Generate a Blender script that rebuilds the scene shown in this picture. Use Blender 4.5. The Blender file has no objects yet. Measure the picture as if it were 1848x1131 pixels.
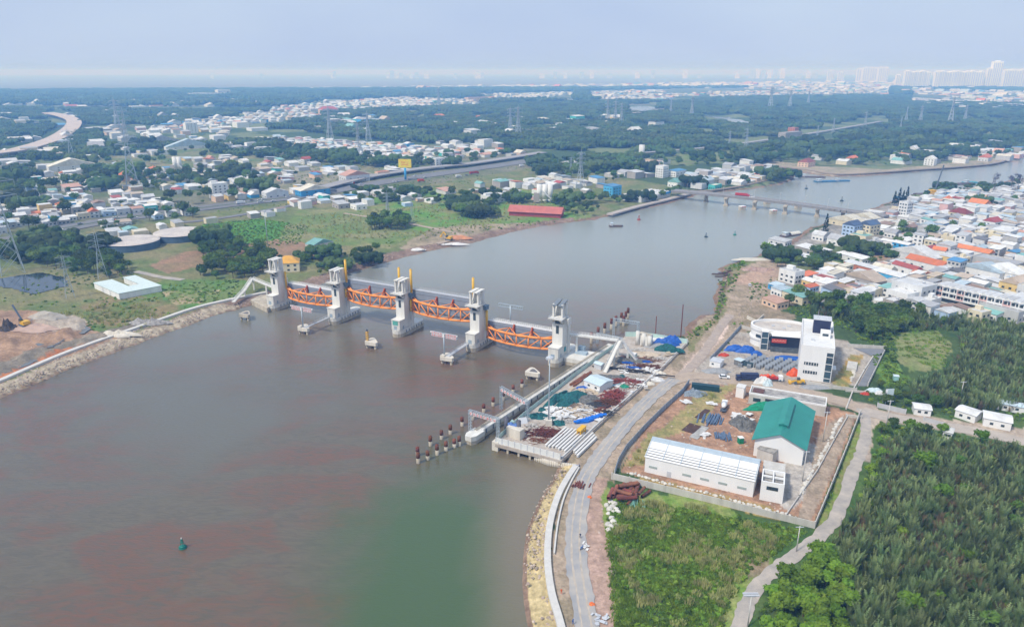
import bpy, math, random
import numpy as np
from mathutils import Vector, Matrix, noise as mnoise
random.seed(7)
SC = bpy.context.scene; COL = SC.collection
# ---------------- camera ----------------
H = 138.0; FPX = 1310.0; CX = 924.0; CY = 565.5; HOR = 128.0
PITCH = math.atan((CY-HOR)/FPX)
cam = bpy.data.cameras.new('camera'); camo = bpy.data.objects.new('camera', cam); COL.objects.link(camo)
cam.sensor_width = 36; cam.lens = 36*FPX/1848; cam.clip_start = 1; cam.clip_end = 60000
camo.location = (0, 0, H); camo.rotation_euler = (math.pi/2-PITCH, 0, 0)
SC.camera = camo
# ---------------- light ----------------
SUN_EL = math.radians(52); SUN_AZ = math.radians(232)      # azimuth clockwise from +Y
sd = Vector((math.sin(SUN_AZ)*math.cos(SUN_EL), math.cos(SUN_AZ)*math.cos(SUN_EL), math.sin(SUN_EL)))
W = bpy.data.worlds.new('World'); SC.world = W; W.use_nodes = True
nt = W.node_tree; bg = nt.nodes['Background']
sky = nt.nodes.new('ShaderNodeTexSky'); sky.sky_type = 'NISHITA'; sky.sun_disc = False
sky.sun_elevation = SUN_EL; sky.sun_rotation = SUN_AZ
sky.air_density = 1.6; sky.dust_density = 0.6; sky.ozone_density = 4.0; sky.altitude = 100
# a hazy, evenly pale sky: the Nishita dome seen through high thin veil cloud
tcw = nt.nodes.new('ShaderNodeTexCoord'); cn = nt.nodes.new('ShaderNodeTexNoise'); cn.inputs['Scale'].default_value = 2.2; cn.inputs['Detail'].default_value = 5
mpw = nt.nodes.new('ShaderNodeMapping'); mpw.inputs['Scale'].default_value = (1, 1, 3.5); nt.links.new(tcw.outputs['Generated'], mpw.inputs[0]); nt.links.new(mpw.outputs[0], cn.inputs['Vector'])
veil = nt.nodes.new('ShaderNodeMix'); veil.data_type = 'RGBA'; nt.links.new(cn.outputs['Fac'], veil.inputs[0])
veil.inputs[6].default_value = (2.15, 2.78, 4.45, 1); veil.inputs[7].default_value = (3.5, 4.2, 5.05, 1)
mx = nt.nodes.new('ShaderNodeMix'); mx.data_type = 'RGBA'; mx.inputs[0].default_value = .96
nt.links.new(sky.outputs[0], mx.inputs[6]); nt.links.new(veil.outputs[2], mx.inputs[7]); nt.links.new(mx.outputs[2], bg.inputs[0]); bg.inputs[1].default_value = 0.135
SC.cycles.volume_bounces = 1; SC.cycles.max_bounces = 6
L = bpy.data.lights.new('sun', 'SUN'); L.energy = 2.75; L.angle = math.radians(7); L.color = (1, .95, .88)
lo = bpy.data.objects.new('sun', L); COL.objects.link(lo)
lo.rotation_euler = (-sd).to_track_quat('-Z', 'Y').to_euler()
SC.view_settings.view_transform = 'Standard'; SC.view_settings.look = 'None'
SC.view_settings.exposure = 0.40; SC.view_settings.gamma = 1
# ---------------- helpers ----------------
SP, CP = math.sin(PITCH), math.cos(PITCH)
LZ = 2.0   # land level, water is 0
def G(px, py, z=LZ):
    u = (px-CX)/FPX; v = (CY-py)/FPX
    t = (H-z)/(SP-v*CP)
    return Vector((t*u, t*(CP+v*SP), z))
def PX(p):
    x, y, z = p; z = z-H
    d = y*CP - z*SP; return CX+FPX*x/d, CY-FPX*(y*SP+z*CP)/d
def GP(pts, z=LZ): return [G(a, b, z) for a, b in pts]
def hsh(ix, iy, s):
    n = (ix*374761393 + iy*668265263 + s*974634777) & 0x7fffffff
    n = ((n ^ (n >> 13))*1274126177) & 0x7fffffff
    n = n ^ (n >> 16)
    return (n & 0xffff)/65535.0
def vn(x, y, s=0):
    xi = np.floor(x).astype(np.int64); yi = np.floor(y).astype(np.int64)
    fx = x-xi; fy = y-yi; fx = fx*fx*(3-2*fx); fy = fy*fy*(3-2*fy)
    a = hsh(xi, yi, s); b = hsh(xi+1, yi, s); c = hsh(xi, yi+1, s); d = hsh(xi+1, yi+1, s)
    return (a*(1-fx)+b*fx)*(1-fy)+(c*(1-fx)+d*fx)*fy
def fbm(x, y, s=0, o=4):
    r = 0; A = .5; T = 0
    for k in range(o): r = r+A*vn(x*2**k+17.3*k, y*2**k-9.1*k, s+k); T += A; A *= .55
    return r/T
def inpoly(x, y, poly):
    r = np.zeros(x.shape, bool); n = len(poly)
    for i in range(n):
        x1, y1 = poly[i][0], poly[i][1]; x2, y2 = poly[(i+1) % n][0], poly[(i+1) % n][1]
        if y1 == y2: continue
        c = ((y1 > y) != (y2 > y)) & (x < (x2-x1)*(y-y1)/(y2-y1)+x1)
        r ^= c
    return r
def segdist(x, y, line, closed=False):
    d = np.full(x.shape, 1e18); n = len(line)
    for i in range(n if closed else n-1):
        ax, ay = line[i][0], line[i][1]; bx, by = line[(i+1) % n][0], line[(i+1) % n][1]
        dx, dy = bx-ax, by-ay; q = dx*dx+dy*dy
        if q < 1e-9: continue
        t = np.clip(((x-ax)*dx+(y-ay)*dy)/q, 0, 1)
        d = np.minimum(d, (x-ax-t*dx)**2+(y-ay-t*dy)**2)
    return np.sqrt(d)
MATS = {}
def mat(key, c=(.5, .5, .5), rough=.75, var=.15, sc=.5, metal=0., c2=None, rnd=0., detail=5, bump=0., streak=False, spec=.3):
    if key in MATS: return MATS[key]
    m = bpy.data.materials.new(key); m.use_nodes = True; n = m.node_tree.nodes; l = m.node_tree.links
    b = n['Principled BSDF']; b.inputs['Roughness'].default_value = rough; b.inputs['Metallic'].default_value = metal
    b.inputs['Specular IOR Level'].default_value = spec
    tc = n.new('ShaderNodeTexCoord'); geo = tc.outputs['Object']
    nz = n.new('ShaderNodeTexNoise'); nz.inputs['Scale'].default_value = sc; nz.inputs['Detail'].default_value = detail; nz.inputs['Roughness'].default_value = .65
    if streak:
        mp = n.new('ShaderNodeMapping'); mp.inputs['Scale'].default_value = (1, 1, .18); l.new(geo, mp.inputs[0]); geo = mp.outputs[0]
    l.new(geo, nz.inputs['Vector'])
    rp = n.new('ShaderNodeValToRGB'); rp.color_ramp.elements[0].position = .32; rp.color_ramp.elements[1].position = .68
    c2 = c2 or tuple(x*(1-2*var) for x in c); c1 = c if c2 is None else c
    rp.color_ramp.elements[0].color = (*c2, 1); rp.color_ramp.elements[1].color = (*c1, 1)
    l.new(nz.outputs['Fac'], rp.inputs[0]); out = rp.outputs[0]
    if rnd:
        oi = n.new('ShaderNodeObjectInfo'); mr = n.new('ShaderNodeMapRange'); mr.inputs[3].default_value = 1-rnd; mr.inputs[4].default_value = 1+rnd
        l.new(oi.outputs['Random'], mr.inputs[0])
        hs = n.new('ShaderNodeHueSaturation'); l.new(mr.outputs[0], hs.inputs['Value']); l.new(out, hs.inputs['Color']); out = hs.outputs[0]
        m2 = n.new('ShaderNodeMath'); m2.operation = 'MULTIPLY_ADD'; m2.inputs[1].default_value = 7.31; m2.inputs[2].default_value = .37; l.new(oi.outputs['Random'], m2.inputs[0])
        m3 = n.new('ShaderNodeMath'); m3.operation = 'FRACT'; l.new(m2.outputs[0], m3.inputs[0])
        m4 = n.new('ShaderNodeMapRange'); m4.inputs[3].default_value = .5-.05*rnd; m4.inputs[4].default_value = .5+.05*rnd; l.new(m3.outputs[0], m4.inputs[0]); l.new(m4.outputs[0], hs.inputs['Hue'])
    l.new(out, b.inputs['Base Color'])
    if bump:
        bp = n.new('ShaderNodeBump'); bp.inputs['Strength'].default_value = .6; bp.inputs['Distance'].default_value = bump
        l.new(nz.outputs['Fac'], bp.inputs['Height']); l.new(bp.outputs[0], b.inputs['Normal'])
    MATS[key] = m; return m
def tag(o, label=None, cat=None, group=None, kind=None):
    if label: o['label'] = label
    if cat: o['category'] = cat
    if group: o['group'] = group
    if kind: o['kind'] = kind
    return o
def empty(name, loc, rz=0, label=None, cat=None, group=None):
    o = bpy.data.objects.new(name, None); COL.objects.link(o); o.location = loc; o.rotation_euler = (0, 0, rz); o.empty_display_size = .5
    return tag(o, label, cat, group)
class MB:
    def __init__(s): s.v = []; s.f = []; s.m = []
    def add(s, vs, fs, mi=0):
        k = len(s.v); s.v += [tuple(a) for a in vs]; s.f += [tuple(i+k for i in f) for f in fs]; s.m += [mi]*len(fs)
    def box(s, c, d, rz=0, mi=0, M=None):
        x, y, z = d[0]/2, d[1]/2, d[2]/2; cs, sn = math.cos(rz), math.sin(rz); vs = []
        for a, b, e in ((-x,-y,-z),(x,-y,-z),(x,y,-z),(-x,y,-z),(-x,-y,z),(x,-y,z),(x,y,z),(-x,y,z)):
            vs.append((c[0]+a*cs-b*sn, c[1]+a*sn+b*cs, c[2]+e))
        s.add(vs, ((0,3,2,1),(4,5,6,7),(0,1,5,4),(1,2,6,5),(2,3,7,6),(3,0,4,7)), mi)
    def prism(s, poly, z0, z1, mi=0, top=None):
        n = len(poly); A = sum(poly[i][0]*poly[(i+1) % n][1]-poly[(i+1) % n][0]*poly[i][1] for i in range(n))
        if A < 0: poly = poly[::-1]
        vs = [(p[0], p[1], z0) for p in poly]+[(p[0], p[1], z1) for p in poly]
        fs = [tuple(range(n-1, -1, -1)), tuple(range(n, 2*n))]
        for i in range(n): j = (i+1) % n; fs.append((i, j, n+j, n+i))
        s.add(vs, fs, mi)
        if top is not None: s.m[-n-1] = top
    def tube(s, a, b, r, r2=None, n=8, mi=0, cap=True):
        a = Vector(a); b = Vector(b); r2 = r if r2 is None else r2; d = (b-a)
        if d.length < 1e-6: return
        q = d.to_track_quat('Z', 'Y'); vs = []
        for (p, rr) in ((a, r), (b, r2)):
            for i in range(n):
                t = 2*math.pi*i/n; vs.append(p+q @ Vector((rr*math.cos(t), rr*math.sin(t), 0)))
        fs = [(i, (i+1) % n, n+(i+1) % n, n+i) for i in range(n)]
        if cap: fs += [tuple(range(n-1, -1, -1)), tuple(range(n, 2*n))]
        s.add(vs, fs, mi)
    def beam(s, a, b, w, h, mi=0):        # rectangular bar between two points
        a = Vector(a); b = Vector(b); d = (b-a).normalized(); up = Vector((0, 0, 1))
        if abs(d.z) > .95: up = Vector((0, 1, 0))
        x = d.cross(up).normalized()*w/2; y = x.cross(d).normalized()*h/2
        vs = [a-x-y, a+x-y, a+x+y, a-x+y, b-x-y, b+x-y, b+x+y, b-x+y]
        s.add(vs, ((0,1,2,3),(7,6,5,4),(1,0,4,5),(2,1,5,6),(3,2,6,7),(0,3,7,4)), mi)
    def build(s, name, mats, parent=None, smooth=False):
        me = bpy.data.meshes.new(name); me.from_pydata(s.v, [], s.f)
        if not isinstance(mats, (list, tuple)): mats = [mats]
        for m in mats: me.materials.append(m)
        if len(mats) > 1: me.polygons.foreach_set('material_index', s.m)
        if smooth: me.polygons.foreach_set('use_smooth', [True]*len(me.polygons))
        me.update()
        o = bpy.data.objects.new(name, me); COL.objects.link(o)
        if parent: o.parent = parent
        return o
def link_copy(o, parent=None):
    c = o.copy(); COL.objects.link(c)
    if parent is not None: c.parent = parent
    for ch in list(o.children): link_copy(ch, c)
    return c
def place(o, loc, rz=0, s=None):
    o.location = loc; o.rotation_euler = (0, 0, rz)
    if s is not None: o.scale = (s, s, s) if not isinstance(s, tuple) else s
    return o
ORD = 'first second third fourth fifth sixth seventh eighth ninth tenth eleventh twelfth thirteenth fourteenth fifteenth sixteenth seventeenth eighteenth nineteenth twentieth'.split()
# ---------------- river outline, ground ----------------
LB = [(-700,1200),(-60,742),(0,718),(60,693),(150,655),(240,622),(330,590),(400,564),(455,550),(500,538),(540,530),(560,520),(600,505),(640,491),(700,472),(770,453),(820,444),(850,438),(880,430),(950,413),(1010,403),(1080,395),(1120,385),(1180,373),(1240,357),(1262,351),(1240,344),(1290,347),(1350,342),(1400,335),(1432,325),(1434,317),(1420,305),(1455,313),(1500,319),(1560,318),(1650,310),(1750,303),(1800,297),(1848,283),(2050,262),(2600,250)]
RB = [(960,1260),(955,1131),(945,1080),(943,1020),(950,960),(975,900),(1003,855),(1012,838),(990,800),(1000,755),(1100,672),(1140,640),(1150,612),(1180,604),(1232,605),(1240,585),(1262,568),(1288,565),(1290,552),(1283,537),(1298,520),(1296,510),(1310,497),(1295,484),(1330,472),(1365,462),(1380,455),(1400,450),(1420,440),(1440,425),(1455,412),(1480,405),(1510,395),(1540,386),(1580,373),(1610,362),(1640,352),(1690,343),(1750,338),(1800,330),(1848,320),(2050,290),(2600,275)]
RIV = [G(a, b, .3).xy for a, b in LB]+[G(a, b, .3).xy for a, b in RB[::-1]]
RIV.append(Vector((0, 20))); RIV.append(Vector((-900, 20)))
def zone(pts): return [tuple(G(a, b).xy) for a, b in pts]
# land-cover patches: (outline, colour a, colour b, noise size m, edge wobble m)
ZN = [
 # left bank
 ([(-300,330),(480,330),(1000,300),(1240,340),(1180,372),(1080,392),(880,428),(640,489),(480,545),(0,715),(-700,1200)], (.13,.17,.06), (.22,.20,.10), 22, 4),
 ([(-50,300),(480,270),(980,255),(980,300),(700,345),(480,370),(0,440),(-300,440)], (.11,.14,.06), (.20,.19,.13), 30, 4),
 ([(60,282),(250,262),(500,262),(700,290),(690,318),(480,345),(120,330)], (.12,.17,.06), (.24,.22,.13), 35, 4),
 ([(480,300),(640,300),(700,325),(560,352),(480,352)], (.30,.27,.20), (.20,.20,.12), 25, 4),
 ([(365,405),(470,395),(560,408),(540,440),(430,450),(350,440)], (.07,.20,.03), (.10,.24,.04), 14, 2),
 ([(535,380),(640,375),(760,405),(750,435),(700,448),(560,440),(500,430)], (.24,.23,.11), (.14,.20,.06), 20, 3),
 ([(700,345),(980,340),(1080,375),(1060,393),(900,415),(780,425),(640,380)], (.11,.24,.04), (.22,.22,.09), 24, 3),
 ([(780,410),(880,405),(960,402),(1000,406),(860,440),(760,456),(720,448)], (.36,.29,.20), (.22,.19,.12), 12, 3),
 ([(270,478),(330,455),(500,432),(545,436),(600,452),(520,472),(400,470),(300,495)], (.30,.19,.12), (.24,.18,.10), 14, 1.5),
 ([(290,505),(440,505),(450,535),(330,560),(250,530)], (.10,.20,.05), (.16,.21,.07), 15, 3),
 ([(290,527),(400,522),(392,548),(310,548)], (.36,.29,.17), (.14,.20,.06), 9, 3),
 ([(150,540),(290,535),(340,560),(240,600),(150,600)], (.11,.17,.05), (.24,.19,.10), 14, 3),
 ([(-100,560),(60,560),(150,575),(175,600),(240,608),(100,650),(0,690),(-300,800)], (.40,.26,.17), (.26,.17,.115), 9, 2),
 ([(90,565),(150,570),(160,600),(110,600),(60,590)], (.44,.38,.31), (.34,.28,.22), 9, 2),
 ([(-80,700),(0,672),(100,635),(160,618),(120,636),(0,686)], (.50,.19,.08), (.42,.16,.07), 6, .6),
 ([(-50,670),(100,623),(230,585),(300,572),(340,556),(240,600),(120,632),(0,678)], (.18,.16,.13), (.26,.22,.17), 8, 1),
 ([(1080,395),(1180,368),(1262,349),(1262,352),(1120,386)], (.30,.22,.17), (.24,.17,.13), 9, .6),
 ([(1200,270),(1400,262),(1500,250),(1600,240),(1500,265),(1330,285),(1240,300)], (.14,.20,.06), (.20,.20,.10), 20, 5),
 ([(1370,288),(1480,300),(1600,306),(1848,280),(2000,258),(2000,270),(1848,286),(1600,316),(1500,317),(1380,300)], (.36,.30,.22), (.26,.24,.16), 16, 1),
 ([(1440,265),(1848,235),(1990,245),(1848,280),(1640,302),(1480,298)], (.10,.15,.06), (.17,.18,.09), 20, 4),
 # right bank
 ([(1290,515),(1400,445),(1560,380),(1700,343),(1848,322),(2300,290),(2400,640),(1848,590),(1700,565),(1560,552),(1420,560),(1330,545)], (.33,.31,.28), (.22,.21,.19), 14, 2),
 ([(1380,460),(1480,440),(1600,455),(1560,487),(1440,490),(1390,490)], (.09,.15,.05), (.16,.18,.08), 12, 3),
 ([(1535,440),(1585,440),(1620,462),(1590,472),(1550,462)], (.42,.28,.17), (.34,.24,.15), 10, 1),
 ([(1232,604),(1262,570),(1290,560),(1285,530),(1300,500),(1330,475),(1400,462),(1425,480),(1405,520),(1370,550),(1340,590),(1300,640),(1260,690),(1200,760),(1110,850),(1120,1131),(1095,1300),(1000,1300),(1010,1131),(985,1040),(1000,930),(1012,840),(1060,785),(1140,712),(1190,668),(1244,618)], (.40,.31,.23), (.27,.22,.15), 5, 1.5),
 ([(1240,600),(1290,570),(1300,520),(1290,490),(1340,470),(1350,490),(1310,520),(1310,565),(1275,600),(1240,640)], (.16,.18,.07), (.28,.22,.13), 6, 2.5),
 ([(1300,470),(1370,455),(1400,462),(1340,480),(1310,492)], (.12,.19,.05), (.18,.19,.08), 8, 1.5),
 ([(1318,500),(1400,480),(1410,498),(1370,512),(1330,515)], (.44,.30,.22), (.36,.26,.19), 8, 1.5),
 ([(1335,545),(1440,540),(1440,575),(1360,600),(1330,600)], (.22,.18,.11), (.32,.25,.18), 6, 2),
 ([(1278,615),(1300,575),(1318,575),(1310,600),(1262,660),(1222,680),(1240,655)], (.62,.48,.40), (.52,.40,.33), 5, 1.2),
 ([(1060,860),(1100,860),(1105,900),(1120,1000),(1135,1131),(1135,1250),(1070,1250),(1050,1000)], (.44,.30,.24), (.36,.25,.19), 5, 1.5),
 ([(1098,868),(1470,955),(1520,900),(1560,800),(1600,740),(1848,760),(2300,800),(2400,1500),(1100,1500),(1125,1060),(1090,950)], (.06,.12,.03), (.10,.15,.045), 8, 1.5),
 ([(1090,880),(1290,900),(1380,960),(1400,1030),(1330,1131),(1100,1200),(1115,1010),(1085,940)], (.16,.26,.05), (.27,.29,.10), 4, 1.5),
 ([(1270,985),(1360,975),(1400,1035),(1340,1050),(1290,1010)], (.30,.22,.14), (.22,.19,.11), 5, 2),
 ([(1545,765),(1562,765),(1540,850),(1510,910),(1480,960),(1470,950),(1500,900)], (.17,.24,.05), (.24,.24,.09), 3, .8),
 ([(1120,850),(1470,942),(1548,748),(1440,715),(1350,695),(1245,690),(1165,765)], (.42,.25,.16), (.27,.165,.11), 4, .3),
 ([(1130,840),(1165,790),(1230,745),(1260,700),(1330,692),(1290,730),(1270,770),(1190,790),(1160,840)], (.38,.29,.14), (.24,.23,.09), 3, 2),
 ([(1160,858),(1380,912),(1420,930),(1400,938),(1150,868)], (.38,.27,.11), (.28,.22,.09), 3, .8),
 ([(1475,790),(1500,760),(1545,745),(1500,860),(1460,945),(1440,935)], (.37,.29,.22), (.30,.24,.18), 4, .3),
 ([(1420,800),(1475,800),(1450,900),(1420,925),(1400,905)], (.36,.33,.30), (.46,.42,.37), 4, .8),
 ([(1260,660),(1330,600),(1450,600),(1598,628),(1565,695),(1440,700),(1240,690)], (.40,.36,.31), (.34,.29,.24), 7, .3),
 ([(1240,692),(1350,694),(1440,712),(1560,745),(1590,735),(1450,698),(1300,676),(1250,676)], (.46,.37,.29), (.38,.31,.25), 6, .8),
 ([(1500,690),(1535,640),(1560,640),(1545,665),(1530,705)], (.42,.27,.09), (.20,.21,.08), 4, .3),
 ([(1445,545),(1600,545),(1760,560),(1848,590),(2300,620),(2300,760),(1848,745),(1640,715),(1585,690),(1600,640),(1535,620),(1540,590),(1440,570),(1410,560)], (.045,.09,.03), (.07,.11,.035), 9, 1),
 ([(1612,600),(1690,597),(1722,625),(1705,665),(1640,672),(1618,640)], (.17,.22,.07), (.24,.24,.11), 9, 2),
 ([(1570,640),(1610,640),(1640,690),(1590,700)], (.15,.24,.05), (.10,.19,.04), 5, 2),
 ([(1555,735),(1640,745),(1720,757),(1848,772),(2100,790),(2100,830),(1848,800),(1700,775),(1600,762),(1575,775),(1570,835),(1550,830),(1560,765)], (.46,.38,.30), (.38,.31,.25), 6, 1),
]
BKR = [(.55,.44,.24), (.40,.32,.17)]; MUD = [(.20,.13,.09), (.26,.18,.13)]; MUD2 = [(.28,.20,.15), (.19,.13,.10)]
def build_ground():
    na, nr = 760, 980
    th = np.linspace(math.radians(-49), math.radians(49), na); rr = 60*(30000/60)**(np.linspace(0, 1, nr)**.93)
    R, T = np.meshgrid(rr, th, indexing='ij'); X = (R*np.sin(T)).ravel(); Y = (R*np.cos(T)).ravel()
    inside = inpoly(X, Y, RIV)
    wob = (fbm(X/9, Y/9, 3)-.5)*7*np.clip(Y/600, .6, 2); d = segdist(X, Y, RIV, True)
    s = np.where(inside, -d, d)+wob*np.clip((Y-150)/200, .25, 1)
    wide = np.clip(Y/220, 1, 3)
    z = np.where(s > 0, LZ*np.clip(s/(5.0*wide), 0, 1)**.8, np.maximum(s*.35, -2.5))
    C = np.zeros((X.size, 3)); f1 = fbm(X/60, Y/60, 11)[:, None]
    C[:] = np.array((.045, .085, .03))*(1-f1)+np.array((.075, .11, .04))*f1
    clr = (Y > 800) & (fbm(X/90, Y/90, 9) < .43); C[clr] = (.16, .19, .085)
    far = (Y > 2600) & (fbm(X/500, Y/160, 5) > .62)
    C[far] = (.20, .19, .15)
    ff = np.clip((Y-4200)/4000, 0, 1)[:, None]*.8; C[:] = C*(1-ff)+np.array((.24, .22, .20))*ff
    for k, (pl, c1, c2, ns, ed) in enumerate(ZN):
        P = zone(pl); A = np.array(P); lo_, hi = A.min(0)-10, A.max(0)+10
        m = (X > lo_[0]) & (X < hi[0]) & (Y > lo_[1]) & (Y < hi[1]); idx = np.nonzero(m)[0]
        x, y = X[idx], Y[idx]; wx = (fbm(x/(ed*2.5+1), y/(ed*2.5+1), k)-.5)*2.6*ed; wy = (fbm(x/(ed*2.5+1)+50, y/(ed*2.5+1), k+9)-.5)*2.6*ed
        ins = idx[inpoly(x+wx, y+wy, P)]
        f = np.clip((fbm(X[ins]/ns, Y[ins]/ns, k*3+1)-.5)*3.2+.5, 0, 1)[:, None]
        C[ins] = np.array(c1)*(1-f)+np.array(c2)*f
    def put(m, cc, ns, seed):
        f = np.clip((fbm(X[m]/ns, Y[m]/ns, seed)-.5)*3+.5, 0, 1)[:, None]; C[m] = np.array(cc[0])*(1-f)+np.array(cc[1])*f
    rgt = X > (Y-200)*.0+0
    near = (Y < 330) & (X > 0) & (s > 1.2) & (s < 9.5) & inpoly(X, Y, zone([(900,840),(1030,835),(1045,838),(1000,930),(985,1040),(1012,1131),(1030,1300),(800,1300)]))
    put(near, BKR, 1.2, 77)
    put((s > -1) & (s < 3.0*wide*.5+1.5) & ~near, MUD, 5, 78)
    up = (s > 0) & (s < 13) & (X < 60) & (Y > 380) & (Y < 760); put(up, MUD2, 6, 79)
    lb = (X < -15) & (Y < 425) & (s > 1.5) & (s < 11); put(lb, [(.46,.39,.29), (.30,.25,.18)], 1.6, 81)
    f2 = fbm(X/2.2, Y/2.2, 31)[:, None]; f3 = fbm(X/.9, Y/.9, 41, 2)[:, None]
    C *= .58+.56*f2+.28*f3
    dry = s > 6; z = z+np.where(dry, (fbm(X/14, Y/14, 61)-.5)*.25, 0)
    # earth heaps of the dirt yard on the left bank
    yd = inpoly(X, Y, zone([(-100,560),(60,560),(150,575),(170,600),(220,606),(100,645),(0,680),(-300,790)]))
    dd = segdist(X, Y, zone([(-100,560),(60,560),(150,575),(170,600),(220,606),(100,645),(0,680),(-300,790)]), True)
    z = z+np.where(yd, np.clip(dd/5, 0, 1)*np.clip(fbm(X/11, Y/11, 71)-.42, 0, 1)*9, 0)
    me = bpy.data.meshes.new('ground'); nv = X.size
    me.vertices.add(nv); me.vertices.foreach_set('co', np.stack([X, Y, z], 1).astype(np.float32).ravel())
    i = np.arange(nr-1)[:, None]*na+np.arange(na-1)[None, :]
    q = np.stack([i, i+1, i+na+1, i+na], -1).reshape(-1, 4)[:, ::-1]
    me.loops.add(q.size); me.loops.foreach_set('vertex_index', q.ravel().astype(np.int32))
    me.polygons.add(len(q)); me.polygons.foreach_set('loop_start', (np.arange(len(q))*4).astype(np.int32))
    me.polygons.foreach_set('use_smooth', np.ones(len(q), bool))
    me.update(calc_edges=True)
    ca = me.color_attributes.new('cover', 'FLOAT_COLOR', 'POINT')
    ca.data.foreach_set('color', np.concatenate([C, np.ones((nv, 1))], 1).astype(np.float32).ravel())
    m = bpy.data.materials.new('ground_cover'); m.use_nodes = True; n = m.node_tree.nodes; l = m.node_tree.links; b = n['Principled BSDF']
    b.inputs['Roughness'].default_value = .95; b.inputs['Specular IOR Level'].default_value = .1
    at = n.new('ShaderNodeAttribute'); at.attribute_name = 'cover'
    g = n.new('ShaderNodeNewGeometry'); nz = n.new('ShaderNodeTexNoise'); nz.inputs['Scale'].default_value = .8; nz.inputs['Detail'].default_value = 8; nz.inputs['Roughness'].default_value = .75
    l.new(g.outputs['Position'], nz.inputs['Vector'])
    mr = n.new('ShaderNodeMapRange'); mr.inputs[1].default_value = .3; mr.inputs[2].default_value = .7; mr.inputs[3].default_value = .62; mr.inputs[4].default_value = 1.38; l.new(nz.outputs['Fac'], mr.inputs[0])
    vm = n.new('ShaderNodeVectorMath'); vm.operation = 'SCALE'; l.new(at.outputs['Color'], vm.inputs[0]); l.new(mr.outputs[0], vm.inputs['Scale'])
    l.new(vm.outputs[0], b.inputs['Base Color'])
    bp = n.new('ShaderNodeBump'); bp.inputs['Distance'].default_value = .5; bp.inputs['Strength'].default_value = .5; l.new(nz.outputs['Fac'], bp.inputs['Height']); l.new(bp.outputs[0], b.inputs['Normal'])
    me.materials.append(m)
    o = bpy.data.objects.new('ground', me); COL.objects.link(o); tag(o, kind='structure')
build_ground()
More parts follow.
